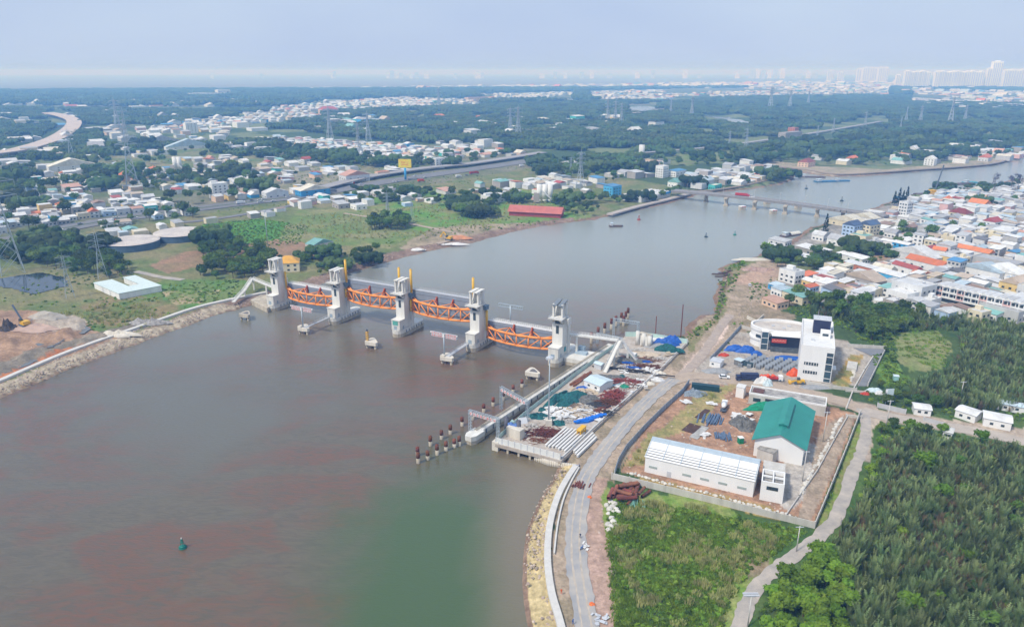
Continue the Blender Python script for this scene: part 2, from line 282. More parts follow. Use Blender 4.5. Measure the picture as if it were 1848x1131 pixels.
# ---------------- water ----------------
def water_mat():
    m = bpy.data.materials.new('river_water'); m.use_nodes = True; n = m.node_tree.nodes; l = m.node_tree.links; b = n['Principled BSDF']
    b.inputs['Roughness'].default_value = .16; b.inputs['IOR'].default_value = 1.42; b.inputs['Specular IOR Level'].default_value = .8
    g = n.new('ShaderNodeNewGeometry')
    def nz(scale, det, mapping=None, dist=0.):
        t = n.new('ShaderNodeTexNoise'); t.inputs['Scale'].default_value = scale; t.inputs['Detail'].default_value = det; t.inputs['Distortion'].default_value = dist
        src = g.outputs['Position']
        if mapping: mp = n.new('ShaderNodeMapping'); mp.inputs['Scale'].default_value = mapping[0]; mp.inputs['Rotation'].default_value = (0, 0, mapping[1]); l.new(src, mp.inputs[0]); src = mp.outputs[0]
        l.new(src, t.inputs['Vector']); return t.outputs['Fac']
    def ramp(f, a, b_): r = n.new('ShaderNodeMapRange'); r.interpolation_type = 'SMOOTHSTEP'; r.inputs[1].default_value = a; r.inputs[2].default_value = b_; l.new(f, r.inputs[0]); return r.outputs[0]
    def mix(f, a, c):
        x = n.new('ShaderNodeMix'); x.data_type = 'RGBA'; l.new(f, x.inputs[0])
        for s_, v in ((6, a), (7, c)):
            if isinstance(v, tuple): x.inputs[s_].default_value = (*v, 1)
            else: l.new(v, x.inputs[s_])
        return x.outputs[2]
    big = nz(.022, 6, ((1, 1.9, 1), -.35), 1.2)
    c = mix(ramp(big, .40, .60), (.122, .100, .062), (.150, .074, .040)); c = mix(ramp(nz(.12, 7, ((1, 3.0, 1), .3), 1.8), .30, .80), c, (.096, .080, .052))
    c = mix(ramp(nz(.009, 3, ((1, 1, 1), 0)), .45, .65), c, (.118, .110, .080))
    sy = n.new('ShaderNodeSeparateXYZ'); l.new(g.outputs['Position'], sy.inputs[0]); c = mix(ramp(sy.outputs[1], 300, 620), c, (.26, .28, .25))  # upstream water paler: mostly sky reflection put into the base colour
    st = nz(.16, 6, ((1, 3.2, 1), .35), 1.5); c = mix(ramp(st, .35, .75), c, (.125, .118, .100)) if False else c
    # green clearer tongue near the lower right bank
    sp = n.new('ShaderNodeSeparateXYZ'); l.new(g.outputs['Position'], sp.inputs[0])
    def blob(cx, cy, rx, ry, rot):
        mp = n.new('ShaderNodeMapping'); mp.vector_type = 'TEXTURE'; mp.inputs['Location'].default_value = (cx, cy, 0); mp.inputs['Rotation'].default_value = (0, 0, rot); mp.inputs['Scale'].default_value = (rx, ry, 1e4)
        l.new(g.outputs['Position'], mp.inputs[0]); ln = n.new('ShaderNodeVectorMath'); ln.operation = 'LENGTH'; l.new(mp.outputs[0], ln.inputs[0])
        ad = n.new('ShaderNodeMath'); ad.operation = 'MULTIPLY_ADD'; ad.inputs[1].default_value = 1.15; l.new(nz(.035, 4, ((1, 1, 1), .5), .6), ad.inputs[0]); l.new(ln.outputs[1], ad.inputs[2])
        return ad.outputs[0]
    p = G(760, 1010, 0); q = G(560, 900, 0)
    inv = n.new('ShaderNodeMath'); inv.operation = 'SUBTRACT'; inv.inputs[0].default_value = 1; l.new(ramp(blob(p.x+6, p.y-12, 38, 84, .10), .9, 1.8), inv.inputs[1])
    c = mix(inv.outputs[0], c, (.056, .096, .030))
    # brown shallow edge near right bank
    p2 = G(925, 950, 0); inv2 = n.new('ShaderNodeMath'); inv2.operation = 'SUBTRACT'; inv2.inputs[0].default_value = 1; l.new(ramp(blob(p2.x+5, p2.y, 11, 60, -.04), .7, 2.5), inv2.inputs[1])
    c = mix(inv2.outputs[0], c, (.175, .145, .095))
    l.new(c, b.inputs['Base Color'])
    bp = n.new('ShaderNodeBump'); bp.inputs['Strength'].default_value = .5; bp.inputs['Distance'].default_value = .3
    l.new(nz(.5, 6, ((1, 2.6, 1), .2), .5), bp.inputs['Height']); l.new(bp.outputs[0], b.inputs['Normal'])
    return m
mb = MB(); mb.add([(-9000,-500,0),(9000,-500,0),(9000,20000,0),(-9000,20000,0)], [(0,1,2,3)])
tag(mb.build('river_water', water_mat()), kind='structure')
# small ponds lie in the land
PONDM = mat('pond_water', (.03,.045,.06), .08, .2, .05, spec=.5)
PUDM = mat('puddle_water', (.16,.16,.15), .12, .2, .1, spec=.5)
def sheet(name, pts, m, z, kind='structure', wob=0., n=6):
    P = [G(a, b) for a, b in pts]; Q = []
    for i in range(len(P)):
        a, b = P[i], P[(i+1) % len(P)]
        for k in range(n):
            p = a.lerp(b, k/n); w = wob*(b-a).length*.06
            Q.append((p.x+random.uniform(-w, w), p.y+random.uniform(-w, w)))
    mb = MB(); A = sum(Q[i][0]*Q[(i+1) % len(Q)][1]-Q[(i+1) % len(Q)][0]*Q[i][1] for i in range(len(Q)))
    if A < 0: Q = Q[::-1]
    mb.add([(x, y, z) for x, y in Q], [tuple(range(len(Q)))]); o = mb.build(name, m)
    if kind: tag(o, kind=kind)
    return o
sheet('pond', [(-30,508),(20,500),(70,492),(118,500),(122,516),(90,524),(60,532),(30,522),(-30,515)], PONDM, 2.3, wob=1)
sheet('pond', [(1150,1095),(1165,1075),(1185,1068),(1200,1080),(1198,1110),(1180,1125),(1158,1118)], PONDM, 2.22, wob=1)
sheet('puddle', [(66,622),(110,607),(118,614),(95,628),(68,632)], PUDM, 2.6, wob=1)
sheet('puddle', [(130,594),(150,586),(163,596),(150,604),(133,601)], PUDM, 2.6, wob=1)
sheet('creek', [(-60,688),(0,670),(100,636),(150,612),(152,616),(110,634),(40,663),(-60,700)], PUDM, 2.24, wob=.5)
sheet('far_creek', [(1135,196),(1150,191),(1175,192),(1183,196),(1160,203)], PUDM, 2.6, wob=1)
sheet('far_creek', [(1270,209),(1310,211),(1352,221),(1330,226),(1300,215)], PUDM, 2.6, wob=1)
sheet('far_creek', [(1540,171),(1640,175),(1740,182),(1640,184),(1560,178)], PUDM, 2.6, wob=1)
# ---------------- roads ----------------
ASPH = mat('asphalt_worn', (.44,.40,.35), .9, .1, .16, c2=(.27,.28,.30), detail=10); HWY = mat('highway_asphalt', (.20,.20,.21), .9, .12, .1)
CONC = mat('concrete_pale', (.52,.49,.44), .85, .12, .6, streak=True); DIRT = mat('packed_dirt', (.45,.36,.28), .95, .12, .3)
TRACK = mat('gravel_track', (.48,.42,.36), .95, .1, .22, c2=(.30,.28,.26)); WCURB = mat('curb_pale', (.62,.60,.56), .85, .08, .5)
def smooth_line(P, n=8):
    Q = []
    for i in range(len(P)-1):
        p0 = P[max(i-1, 0)]; p1 = P[i]; p2 = P[i+1]; p3 = P[min(i+2, len(P)-1)]
        for k in range(n):
            t = k/n; Q.append(.5*((2*p1)+(p2-p0)*t+(2*p0-5*p1+4*p2-p3)*t*t+(3*p1-p0-3*p2+p3)*t**3))
    Q.append(P[-1]); return Q
def ribbon(name, px, w, z, m, th=0., kind='structure', wobble=0., zl=LZ, jag=0):
    P = smooth_line([G(a, b, zl) for a, b in px]); mb = MB(); Lf = []; Rt = []
    for i, p in enumerate(P):
        d = (P[min(i+1, len(P)-1)]-P[max(i-1, 0)]); d.z = 0; d.normalize(); s = Vector((-d.y, d.x, 0)); ww = w/2*(1+random.uniform(-wobble, wobble))
        Lf.append(p+s*ww); Rt.append(p-s*w/2*(1+random.uniform(-wobble, wobble)))
    n = len(P); vs = [(p.x, p.y, z) for p in Lf]+[(p.x, p.y, z) for p in Rt]
    fs = [(i, n+i, n+i+1, i+1) for i in range(n-1)]
    if th:
        vs += [(p.x, p.y, z-th) for p in Lf]+[(p.x, p.y, z-th) for p in Rt]
        fs += [(2*n+i, i, i+1, 2*n+i+1) for i in range(n-1)]+[(n+i, 3*n+i, 3*n+i+1, n+i+1) for i in range(n-1)]+[(0, 2*n, 3*n, n), (n-1, 2*n-1, 4*n-1, 3*n-1)]
    mb.add(vs, fs); o = mb.build(name, m)
    if kind: tag(o, kind=kind)
    return o
road_px = [(1072,1240),(1060,1131),(1048,1060),(1040,1000),(1042,930),(1055,870),(1080,828),(1112,786),(1150,742),(1188,706),(1218,684)]
ribbon('haul_road', road_px, 6.4, 2.18, ASPH, wobble=.12)
for off in (-5, 4): ribbon('wheel_track', [(a+off*(1+(b-684)/500), b) for a, b in road_px], .55, 2.192, mat('track_dust', (.52,.45,.37), .95, .15, .4), wobble=.5)
ribbon('median_strip', [(-200,470),(0,437),(100,416),(200,398),(300,384),(430,368),(560,352)], 3, 2.75, mat('median_green', (.10,.15,.06), .9, .2, .2), wobble=.2)
ribbon('dirt_road', [(1220,683),(1248,662),(1278,625),(1302,588),(1318,568)], 5, 2.165, mat('rubble_track', (.44,.36,.30), .95, .14, .35), wobble=.15)
ribbon('dirt_road', [(1205,690),(1250,678),(1300,683),(1360,693),(1440,706),(1510,722),(1560,741)], 8, 2.172, DIRT, wobble=.1)
ribbon('village_road', [(1556,741),(1600,752),(1700,768),(1780,782),(1860,800),(1980,830)], 8, 2.176, mat('pale_road', (.47,.41,.35), .95, .1, .3), wobble=.1)
ribbon('gravel_lane', [(1556,738),(1563,775),(1556,812),(1540,850),(1528,885),(1508,935),(1470,975),(1420,1012),(1385,1040),(1355,1075),(1335,1131),(1325,1200)], 4.2, 2.18, TRACK, wobble=.2)
EMB = ribbon('embankment_path', [(-200,755),(-60,715),(0,689),(60,663),(120,638),(200,609),(290,578),(360,555),(440,537),(482,529)], 2.6, 3.1, WCURB, th=1.6)
ribbon('embankment_path', [(1040,1250),(1012,1131),(995,1070),(988,1010),(992,950),(1006,900),(1024,865),(1040,842)], 2.0, 3.0, WCURB, th=1.3)
ribbon('embankment_kerb', [(1000,1000),(1006,950),(1016,905),(1030,872),(1045,845)], .5, 2.7, WCURB, th=.7)
ribbon('riverside_promenade', [(1100,388),(1150,374),(1200,362),(1245,350)], 7, 3.2, mat('promenade_paving', (.45,.40,.36), .9, .1, .2), th=1.4)
ribbon('river_dike', [(1262,347),(1330,338),(1380,327),(1425,316)], 4, 3.2, mat('dike_earth', (.34,.28,.22), .9, .1, .2), th=1.4)
ribbon('river_dike', [(1370,298),(1450,306),(1520,315),(1650,307),(1750,300),(1800,294),(1848,280),(1990,262)], 6, 3.2, MATS['dike_earth'], th=1.4)
# highway: two carriageways and a slip road
ribbon('highway', [(-200,470),(0,437),(100,416),(200,398),(300,384),(430,368),(560,352),(680,331),(780,316),(880,302),(960,290),(985,285)], 30, 2.6, HWY, th=.5)
ribbon('highway', [(560,350),(660,325),(760,309),(860,298),(980,279)], 18, 6.5, mat('flyover_deck', (.34,.33,.33), .9, .1, .1), th=1.2)
ribbon('slip_road', [(330,402),(400,394),(480,380),(560,365),(620,352)], 8, 2.5, HWY, th=.3)
ribbon('highway', [(1070,287),(1180,279),(1300,268),(1420,251),(1500,238),(1590,222)], 12, 7, MATS['flyover_deck'], th=1.5)
ribbon('field_track', [(620,385),(700,397),(780,412),(830,425),(790,440)], 5, 2.2, DIRT, wobble=.2)
ribbon('field_track', [(245,490),(290,500),(330,505)], 5, 2.2, TRACK, wobble=.1)
# haze
def haze():
    m = bpy.data.materials.new('haze_air'); m.use_nodes = True; n = m.node_tree.nodes; l = m.node_tree.links
    n.remove(n['Principled BSDF']); v = n.new('ShaderNodeVolumePrincipled'); l.new(v.outputs[0], n['Material Output'].inputs['Volume'])
    v.inputs['Color'].default_value = (.21, .48, 1., 1); v.inputs['Absorption Color'].default_value = (.95, .90, 1, 1); v.inputs['Density'].default_value = HAZE_D; v.inputs['Anisotropy'].default_value = 0
    mb = MB(); mb.box((0, 14000, 83), (36000, 33000, 180)); o = mb.build('haze', m); tag(o, kind='stuff')
HAZE_D = .00026
haze()
# ---------------- tidal barrage ----------------
CW = mat('pier_concrete', (.74,.73,.69), .85, .10, .3, streak=True, c2=(.56,.54,.49)); CST = mat('stained_concrete', (.56,.50,.40), .9, .2, .3, streak=True, c2=(.30,.26,.20))
WP = mat('white_paint', (.78,.78,.77), .6, .05, .4); GRYB = mat('gate_steel_bluegrey', (.27,.31,.37), .55, .1, .15, streak=True)
ORG = mat('gate_orange', (.94,.35,.07), .6, .12, .3, c2=(.78,.25,.05), spec=.5); YEL = mat('hoist_yellow', (.78,.45,.03), .45, .1, .4, spec=.5)
DKST = mat('dark_steel', (.10,.13,.17), .5, .1, .5); GLASSD = mat('dark_glass', (.05,.075,.09), .15, .2, .3, spec=.6); TEAL = mat('teal_panel', (.12,.42,.36), .6, .1, .5)
RUST = mat('rusty_steel', (.23,.075,.04), .8, .2, .8, c2=(.12,.045,.03), rnd=.25); GALV = mat('galvanised_steel', (.50,.58,.64), .45, .1, .5, metal=.3)
RED = mat('sign_red', (.60,.05,.04), .6, .05, 1); LGRY = mat('light_grey_steel', (.55,.57,.60), .55, .08, .5)
NOSE = [G(487,562,0), G(597,586,0), G(713,609,0), G(847,635,0), G(996,662,0)]
_a, _b = NOSE[0], NOSE[4]; AX = (_b-_a).normalized(); SPAN = (_b-_a).length/4; UP = Vector((-AX.y, AX.x, 0))   # UP: upstream
BROT = math.atan2(AX.y, AX.x)
def rail(mb, P, h=1.1, step=2.0, r=.06, mi=0):
    for i in range(len(P)-1):
        a, b = Vector(P[i]), Vector(P[i+1]); n = max(1, int((b-a).length/step))
        for k in range(n+1):
            p = a.lerp(b, k/n); mb.beam(p, p+Vector((0, 0, h)), r, r, mi)
        for hh in (h, h*.55): mb.beam(a+Vector((0, 0, hh)), b+Vector((0, 0, hh)), r, r, mi)
def rounded(l, w, n=6):     # stadium outline along +y, nose at 0
    P = []
    for k in range(n+1):
        t = math.pi+math.pi*k/n; P.append((w/2*math.cos(t), w/2+w/2*math.sin(t)))
    for k in range(n+1):
        t = math.pi*k/n; P.append((w/2*math.cos(t), l-w/2+w/2*math.sin(t)))
    return P
PLAB = ['far left concrete barrage tower beside the orange-roofed house', 'second barrage tower from the left with one tall yellow cylinder on its right',
        'middle barrage tower with two yellow cylinders and a green panel on its base', 'fourth barrage tower with one yellow cylinder behind its top frame', 'right end barrage tower topped by dark slabs next to the lock wall']
def pier(i):
    n0 = set(bpy.data.objects)
    o = empty('barrage_tower', NOSE[i], BROT, PLAB[i], 'tower', 'towers of the river barrage')
    Lp = 25 if 0 < i < 4 else (22 if i == 0 else 25)
    mb = MB(); mb.prism(rounded(Lp, 6.6), -2, 2.0, 1); mb.prism(rounded(Lp, 6.7), 2.0, 3.9, 0)
    if i == 4: mb.prism([(3.0,6),(17,6),(17,20),(3.0,20)], -2, 1.6, 1); mb.prism([(3.3,6.1),(17.1,6.1),(17.1,20),(3.3,20)], 1.6, 3.6, 0)
    mb.build('base', [CW, CST], o)
    mb = MB(); mb.box((0, 3.6, 7.0), (5.4, 5.0, 6.2)); mb.box((0, 3.6, 10.2), (5.9, 5.5, .35)); mb.build('control_room', CW, o)
    mb = MB(); mb.box((-.2, 1.08, 5.3), (2.0, .12, 2.4)); mb.build('door', mat('door_bluegrey', (.32,.40,.46), .6, .08, 1), o)
    mb = MB(); mb.box((2.72, 4.4, 5.2), (.12, 1.0, 2.1)); mb.build('door', MATS['door_bluegrey'], o)
    if i == 2: mb = MB(); mb.box((-.2, 1.02, 8.4), (3.4, .12, 2.6)); mb.build('panel', TEAL, o, )
    if i == 4: mb = MB(); mb.box((3.05, 8.8, 7.3), (.12, 2.0, 2.6)); mb.build('mural', mat('mural_teal', (.05,.35,.40), .6, .2, 2), o)
    mb = MB()
    mb.box((0, 8.6, 13.2), (5.6, 5.6, 18.8))            # main shaft 3.8-22.6
    mb.box((-2.1, 8.6, 24.3), (1.3, 5.0, 3.5)); mb.box((1.9, 9.4, 24.3), (1.8, 4.4, 3.5))
    mb.box((0, 10.9, 24.3), (5.4, .8, 3.5))
    mb.box((2.2, 12.0, 22.3), (1.6, 2.6, 1.2))
    mb.beam((2.4, 11.2, 18.6), (2.4, 13.2, 21.9), 1.4, .7)
    # thin buttress at the gate slot
    mb.box((-3.3, 12.4, 12), (.7, 2.2, 16.6)); mb.box((3.3, 12.4, 12), (.7, 2.2, 16.6))
    mb.build('shaft', CW, o)
    mb = MB(); mb.box((0, 6.35, 19.3), (1.5, 1.3, 4.6)); mb.box((-.2, 6.6, 24.3), (2.3, 1.4, 2.6)); mb.build('opening', GLASSD, o)
    mb = MB(); mb.box((0, 6.6, 26.25), (7.4, 8.2, .5)); mb.box((-2.4, 3.4, 26.1), (2.8, 1.8, .4))
    mb.beam((-2.2, 5.9, 23.6), (-2.2, 3.2, 25.9), .9, .5); mb.beam((2.2, 5.9, 23.6), (2.2, 3.2, 25.9), .9, .5)
    mb.build('balcony', CW, o)
    mb = MB(); rail(mb, [(-3.6, 2.6, 26.5), (3.6, 2.6, 26.5), (3.6, 10.6, 26.5)], 1.1, 1.4); rail(mb, [(-3.6, 2.6, 26.5), (-3.6, 10.6, 26.5)], 1.1, 1.4); mb.build('balcony_railing', LGRY, o)
    # top frame: posts, rear plate with a rounded notch
    mb = MB()
    for sx in (-2.3, 2.3): mb.box((sx, 6.2, 30.2), (.9, 1.5, 7.4)); mb.box((sx, 10.6, 30.2), (1.0, 2.2, 7.4))
    mb.box((-.4, 10.9, 28.4), (3.0, 1.2, 3.8)); mb.beam((-2.2, 8.4, 27), (-2.2, 10.0, 33.4), .8, 1.1); mb.beam((2.2, 8.4, 27), (2.2, 10.0, 33.4), .8, 1.1)
    for k in range(8):        # the quarter-round web between the posts
        t = k/7*math.pi/2; mb.box((-1.6+3.2*k/7, 10.9, 33.6-1.9*math.cos(t)*.9), (.48, 1.0, 3.8*math.cos(t)*.5+.6))
    mb.box((0, 10.9, 33.7), (5.4, 1.3, .6))
    mb.build('hoist_frame', CW, o)
    mb = MB(); m = mat('dark_slab', (.20,.23,.26), .7, .1, .5) if i == 4 else CW
    for sx in (-1.5, 1.5): mb.beam((sx, 4.6, 33.3 if i == 4 else 34.2), (sx, 12.2, 35.0 if i == 4 else 34.3), 2.1, .45)
    mb.build('roof_slab', m, o)
    if i in (1, 2, 3):
        mb = MB(); mb.box((3.4, 11.6, 24.6), (2.6, 3.4, .7)); mb.box((3.6, 11.6, 23.4), (2.0, 2.8, 1.8)); mb.box((3.0, 13.2, 18), (.5, .6, 10)); mb.build('hoist_bracket', mat('bracket_blue', (.16,.23,.30), .5, .1, .5), o)
    # hydraulic cylinders
    def cyl(x, z0, z1, y=11.6):
        mb = MB(); mb.tube((x, y, z0), (x, y, z1), .66, n=12); mb.tube((x, y, z0-.5), (x, y, z0), .75, n=12); mb.tube((x, y, z1), (x, y, z1+.4), .35, n=10)
        c = mb.build('hydraulic_cylinder', YEL, o, True); r = MB(); r.tube((x, y, z0-6), (x, y, z0-.5), .2, n=8); r.build('piston_rod', LGRY, c, True)
    if i == 1: cyl(4.0, 25, 38.5); cyl(3.6, 15.5, 20, 10.8)
    if i == 2: cyl(-3.9, 25, 38.5); cyl(4.0, 25, 38.5); cyl(3.7, 14, 20, 10.8)
    if i == 3: cyl(-3.9, 26, 38.8); cyl(4.0, 10, 21)
    if i == 0: cyl(3.9, 13, 24)
    for k in range(7): mb = MB(); mb.box((3.42, 6+k*2.6 if k < 3 else 6+k*2.4, 2.6), (.25, .4, 1.3)); mb.build('fender', DKST, o)
    mb = MB(); rail(mb, [(-3.0, 1.2, 3.9), (-1, .2, 3.9), (1.2, .2, 3.9), (3.1, 1.4, 3.9), (3.1, 9, 3.9)], 1.0, 1.6); mb.build('base_railing', LGRY, o)
    if i == 4:
        mb = MB(); mb.box((3.2, 9.4, 23.7), (3.4, 3.6, 3.6)); mb.build('equipment_box', CW, o)
        mb = MB(); mb.box((9.5, 14.6, 4.2), (6, 3, 1.2)); mb.box((8.5, 17.6, 5.2), (3.2, 2.2, 3.2)); mb.build('deck_cabinet', mat('pale_blue_steel', (.40,.50,.58), .5, .1, .5), o)
    for q in set(bpy.data.objects)-n0:      # heights above the base were modelled a little tall
        if q.type == 'MESH':
            for v in q.data.vertices:
                if v.co.z > 4: v.co.z = 4+(v.co.z-4)*(.89 if q.name.split('.')[0] not in ('hydraulic_cylinder', 'piston_rod') else .93)
    return o
for i in range(5): pier(i)
GL = ['leftmost orange steel lift gate, hanging low, beside the left bank', 'raised orange lift gate, second from the left', 'raised orange lift gate right of the middle tower', 'rightmost orange steel lift gate, hanging low, next to the lock']
def gate(i):
    zb = (6.0, 12.0, 12.0, 4.6)[i]; hgt = (8.6, 12.0, 12.0, 9.0)[i]
    p = NOSE[i]+AX*(SPAN/2); o = empty('lift_gate', p, BROT, GL[i], 'gate', 'orange lift gates of the barrage')
    w = SPAN-6.9; x0, x1 = -w/2, w/2; yb = 13.2; sag = 4.3; N = 6; zt = zb+7.0*(1 if i in (1, 2) else .88)
    mb = MB(); mb.box((0, yb+.5, zb+hgt/2+.2), (w, .8, hgt)); 
    for k in range(4): mb.box((0, yb+.02, zb+1.4+k*(hgt-2)/3.3), (w-.2, .3, .25))
    mb.build('skin_plate', GRYB, o)
    X = [x0+.3+(w-.6)*k/N for k in range(N+1)]
    Yc = [yb-1.2-sag*(1-(2*k/N-1)**2)**.85 for k in range(N+1)]
    def pt(k, z): return Vector((X[k], Yc[k], z))
    mb = MB()
    for k in range(N):
        mb.tube(pt(k, zt), pt(k+1, zt), .68, n=8)
    mb.build('arched_chord', ORG, o, True); mb = MB()
    for k in range(N): mb.tube(pt(k, zb+.6), pt(k+1, zb+.6), .6, n=8)
    mb.build('arched_chord', ORG, o, True)
    mb = MB()
    for k in range(N+1): mb.tube(pt(k, zb+.6), pt(k, zt), .42, n=6)
    for k in range(N):
        a, b = (zt, zb+.6) if k < N/2 else (zb+.6, zt); mb.tube(pt(k, a), pt(k+1, b), .3, n=6)
    mb.tube(pt(N-1, zt), pt(N, zb+.6), .2, n=6)
    for k in range(N+1):
        for z in (zb+.6, zt):
            if k % 2 == 0: mb.tube(pt(k, z), (X[k], yb, z+(.9 if z == zt else 0)), .30, n=6)
        if 0 < k < N and k % 2: mb.tube(pt(k, zt), (X[k-1], yb, zt+1.2), .26, n=6); mb.tube(pt(k, zt), (X[k+1], yb, zt+1.2), .26, n=6); mb.tube(pt(k, zb+.6), (X[k+1], yb, zb+.6), .22, n=6)
    mb.build('lattice', ORG, o, True)
    for xx in (x0+.6, x1-.6): mb = MB(); mb.box((xx, yb-.7, (zb+zt)/2), (1.0, 1.6, zt-zb)); mb.build('end_post', ORG, o)
    for xx in (-w*.10, w*.16):
        mb = MB(); mb.beam((xx, yb-.3, zt-1.5), (xx, yb-.3, zt+3.6), .8, .5); mb.beam((xx-.2, yb-2.6, zt+.3), (xx, yb-.4, zt+3.3), .5, .4); mb.build('bracket', mat('bracket_red', (.50,.11,.05), .6, .1, .5), o)
    mb = MB(); zz = zb+hgt+.25; mb.box((0, yb+1.2, zz), (w, 2.2, .3)); rail(mb, [(x0, yb+.2, zz+.1), (x1, yb+.2, zz+.1)], 1.2, 1.15, .11 if i in (0, 3) else .06); rail(mb, [(x0, yb+2.2, zz+.1), (x1, yb+2.2, zz+.1)], 1.2, 1.15, .11 if i in (0, 3) else .06)
    mb.build('walkway', WP if i in (0, 3) else LGRY, o)
for i in range(4): gate(i)
# end footbridges
def ww(i, x, y, z): p = NOSE[i]+AX*x+UP*y; return Vector((p.x, p.y, z))
def footbridge(name, pts, w, label, legs, stair_from=None, m=WP):
    o = empty(name, (pts[0].x, pts[0].y, 0), 0, label, 'footbridge'); base = Vector((pts[0].x, pts[0].y, 0)); mb = MB(); rl = MB()
    for a, b in zip(pts, pts[1:]):
        mb.beam(a-base, b-base, w, .5); d = (b-a).normalized(); s = Vector((-d.y, d.x, 0))
        if s.length < .01: s = Vector((1, 0, 0))
        s.normalize()
        for q in (-1, 1): rail(rl, [a-base+s*q*w/2+Vector((0,0,.25)), b-base+s*q*w/2+Vector((0,0,.25))], 1.1, 1.5, .1)
    mb.build('deck', CW, o); rl.build('railing', m, o)
    for p, z0 in legs:
        l = MB(); l.box((p.x-base.x, p.y-base.y, (z0+p.z)/2), (.9, .9, p.z-z0)); l.build('leg', CW, o)
    return o
a = ww(4, 3, 14, 13.2); b = G(1116, 614, 13); 
footbridge('footbridge', [a, b], 2.6, 'long railed footbridge from the right end tower across the lock', [(ww(4, 7, 14, 13), 3), (Vector((b.x, b.y, 12.8)), 2.5)])
c = G(1091, 672, 3.4); footbridge('stair_ramp', [b+Vector((.6,-.8,.1)), c], 2.0, 'white concrete stair ramp descending onto the cluttered platform', [(b.lerp(c, .45)+Vector((1, 0, 0)), 3.3)], m=CW)
cb = G(1150, 652, 3.4); footbridge('stair_ramp', [b+Vector((1.4,.6,.1)), b.lerp(cb, .5)+Vector((0,0,.5)), cb], 1.4, 'thin railed stair behind the white stair ramp on the platform', [(b.lerp(cb, .5)+Vector((0,0,.5)), 3.3)], m=LGRY)
a = ww(0, -3, 13, 9.5); b = G(455, 503, 9.5); c = G(441, 524, 6.5); d = G(421, 545, 3.4)
footbridge('footbridge', [a, b, c, d], 2.0, 'white footbridge with stairs from the left end tower to the left bank', [(Vector((b.x+.5, b.y, 9.3)), 2), (Vector((c.x, c.y, 6.3)), 2), (b.lerp(a, .5)+Vector((0, 0, -.3)), 0)])
# abutment platform at the left bank
P = [G(452,541,3), G(470,532,3), G(492,532,3), G(500,545,3), G(482,556,3)]
mb = MB(); mb.prism([(p.x, p.y) for p in P], -1, 3.0, 0); tag(mb.build('abutment', CST), 'stained concrete abutment joining the left bank path to the barrage', 'abutment')
# mooring dolphins
DP = [(443,577,'grey rust-stained dolphin on piles nearest the left bank',0,0), (549,602,'pale dolphin carrying a signpost, left of the second tower',1,1),
      (671,628,'triangular dolphin with a yellow ladder frame on its corner',0,2), (807,656,'pale dolphin carrying a signpost and bridge near the fourth tower',1,1), (961,684,'plain white triangular dolphin beside the lock wall',0,0)]
CREAM = mat('cream_concrete', (.68,.63,.54), .9, .12, .4, streak=True)
def dolphin(px, py, lab, sign, kind):
    p = G(px, py, 0); o = empty('mooring_dolphin', p, BROT, lab, 'mooring dolphin', 'concrete dolphins downstream of the barrage')
    T = [(-3.4,-1.2),(-2.6,-2.0),(3.6,-1.2),(4.0,-.2),(3.4,.8),(-1.2,4.6),(-2.6,4.8),(-3.4,4.0)]
    mb = MB(); mb.prism(T, 2.0, 3.9, 0); dk = mb.build('cap', CST if px < 450 else CREAM, o)
    if px < 450 or px > 900:
        s = MB(); s.prism([(a*.55+.2, b*.55+.6) for a, b in T], 3.9, 3.93); s.build('worn_patch', mat('patch_dark', (.20,.19,.19), .9, .2, .5), o)
    for x, y in ((-2.4, -.6), (2.6, -.2), (-2.2, 3.4)):
        l = MB(); l.tube((x, y, -2), (x, y, 2.0), .62, n=12); l.build('pile', CST, o, True)
    if kind == 2:
        l = MB()
        for x in (-2.9, -1.9):
            l.tube((x, -.6, 3.9), (x, -.6, 9), .12, n=6)
            l.tube((x, .4, 3.9), (x, .4, 9), .12, n=6)
        for k in range(6): l.box((-2.4, -.1, 4.4+k*.85), (1.2, 1.2, .12))
        l.build('ladder_frame', YEL, o); l = MB(); l.tube((-2.4, -.1, 9), (-2.4, -.1, 10.2), .4, n=8); l.build('lamp', DKST, o)
    if kind == 1: l = MB(); l.box((-1.9, -.4, 4.2), (2.2, 2.2, .7)); l.build('plinth', CREAM, o)
    return o, p
def gl_char(mb, x, z, w, h, k, mi, y):    # a block letter made of strokes
    t = h*.17
    st = {0:'TLRB',1:'LRM',2:'TBL',3:'TMBLr',4:'LRT',5:'TMBR'}[k % 6]
    for c in st:
        if c == 'T': mb.box((x, y, z+h/2-t/2), (w, .08, t), 0, mi)
        if c == 'B': mb.box((x, y, z-h/2+t/2), (w, .08, t), 0, mi)
        if c == 'M': mb.box((x, y, z), (w, .08, t), 0, mi)
        if c == 'L': mb.box((x-w/2+t/2, y, z), (t, .08, h), 0, mi)
        if c in 'Rr': mb.box((x+w/2-t/2, y, z), (t, .08, h), 0, mi)
SIGNW = mat('sign_white', (.80,.76,.76), .5, .04, 1)
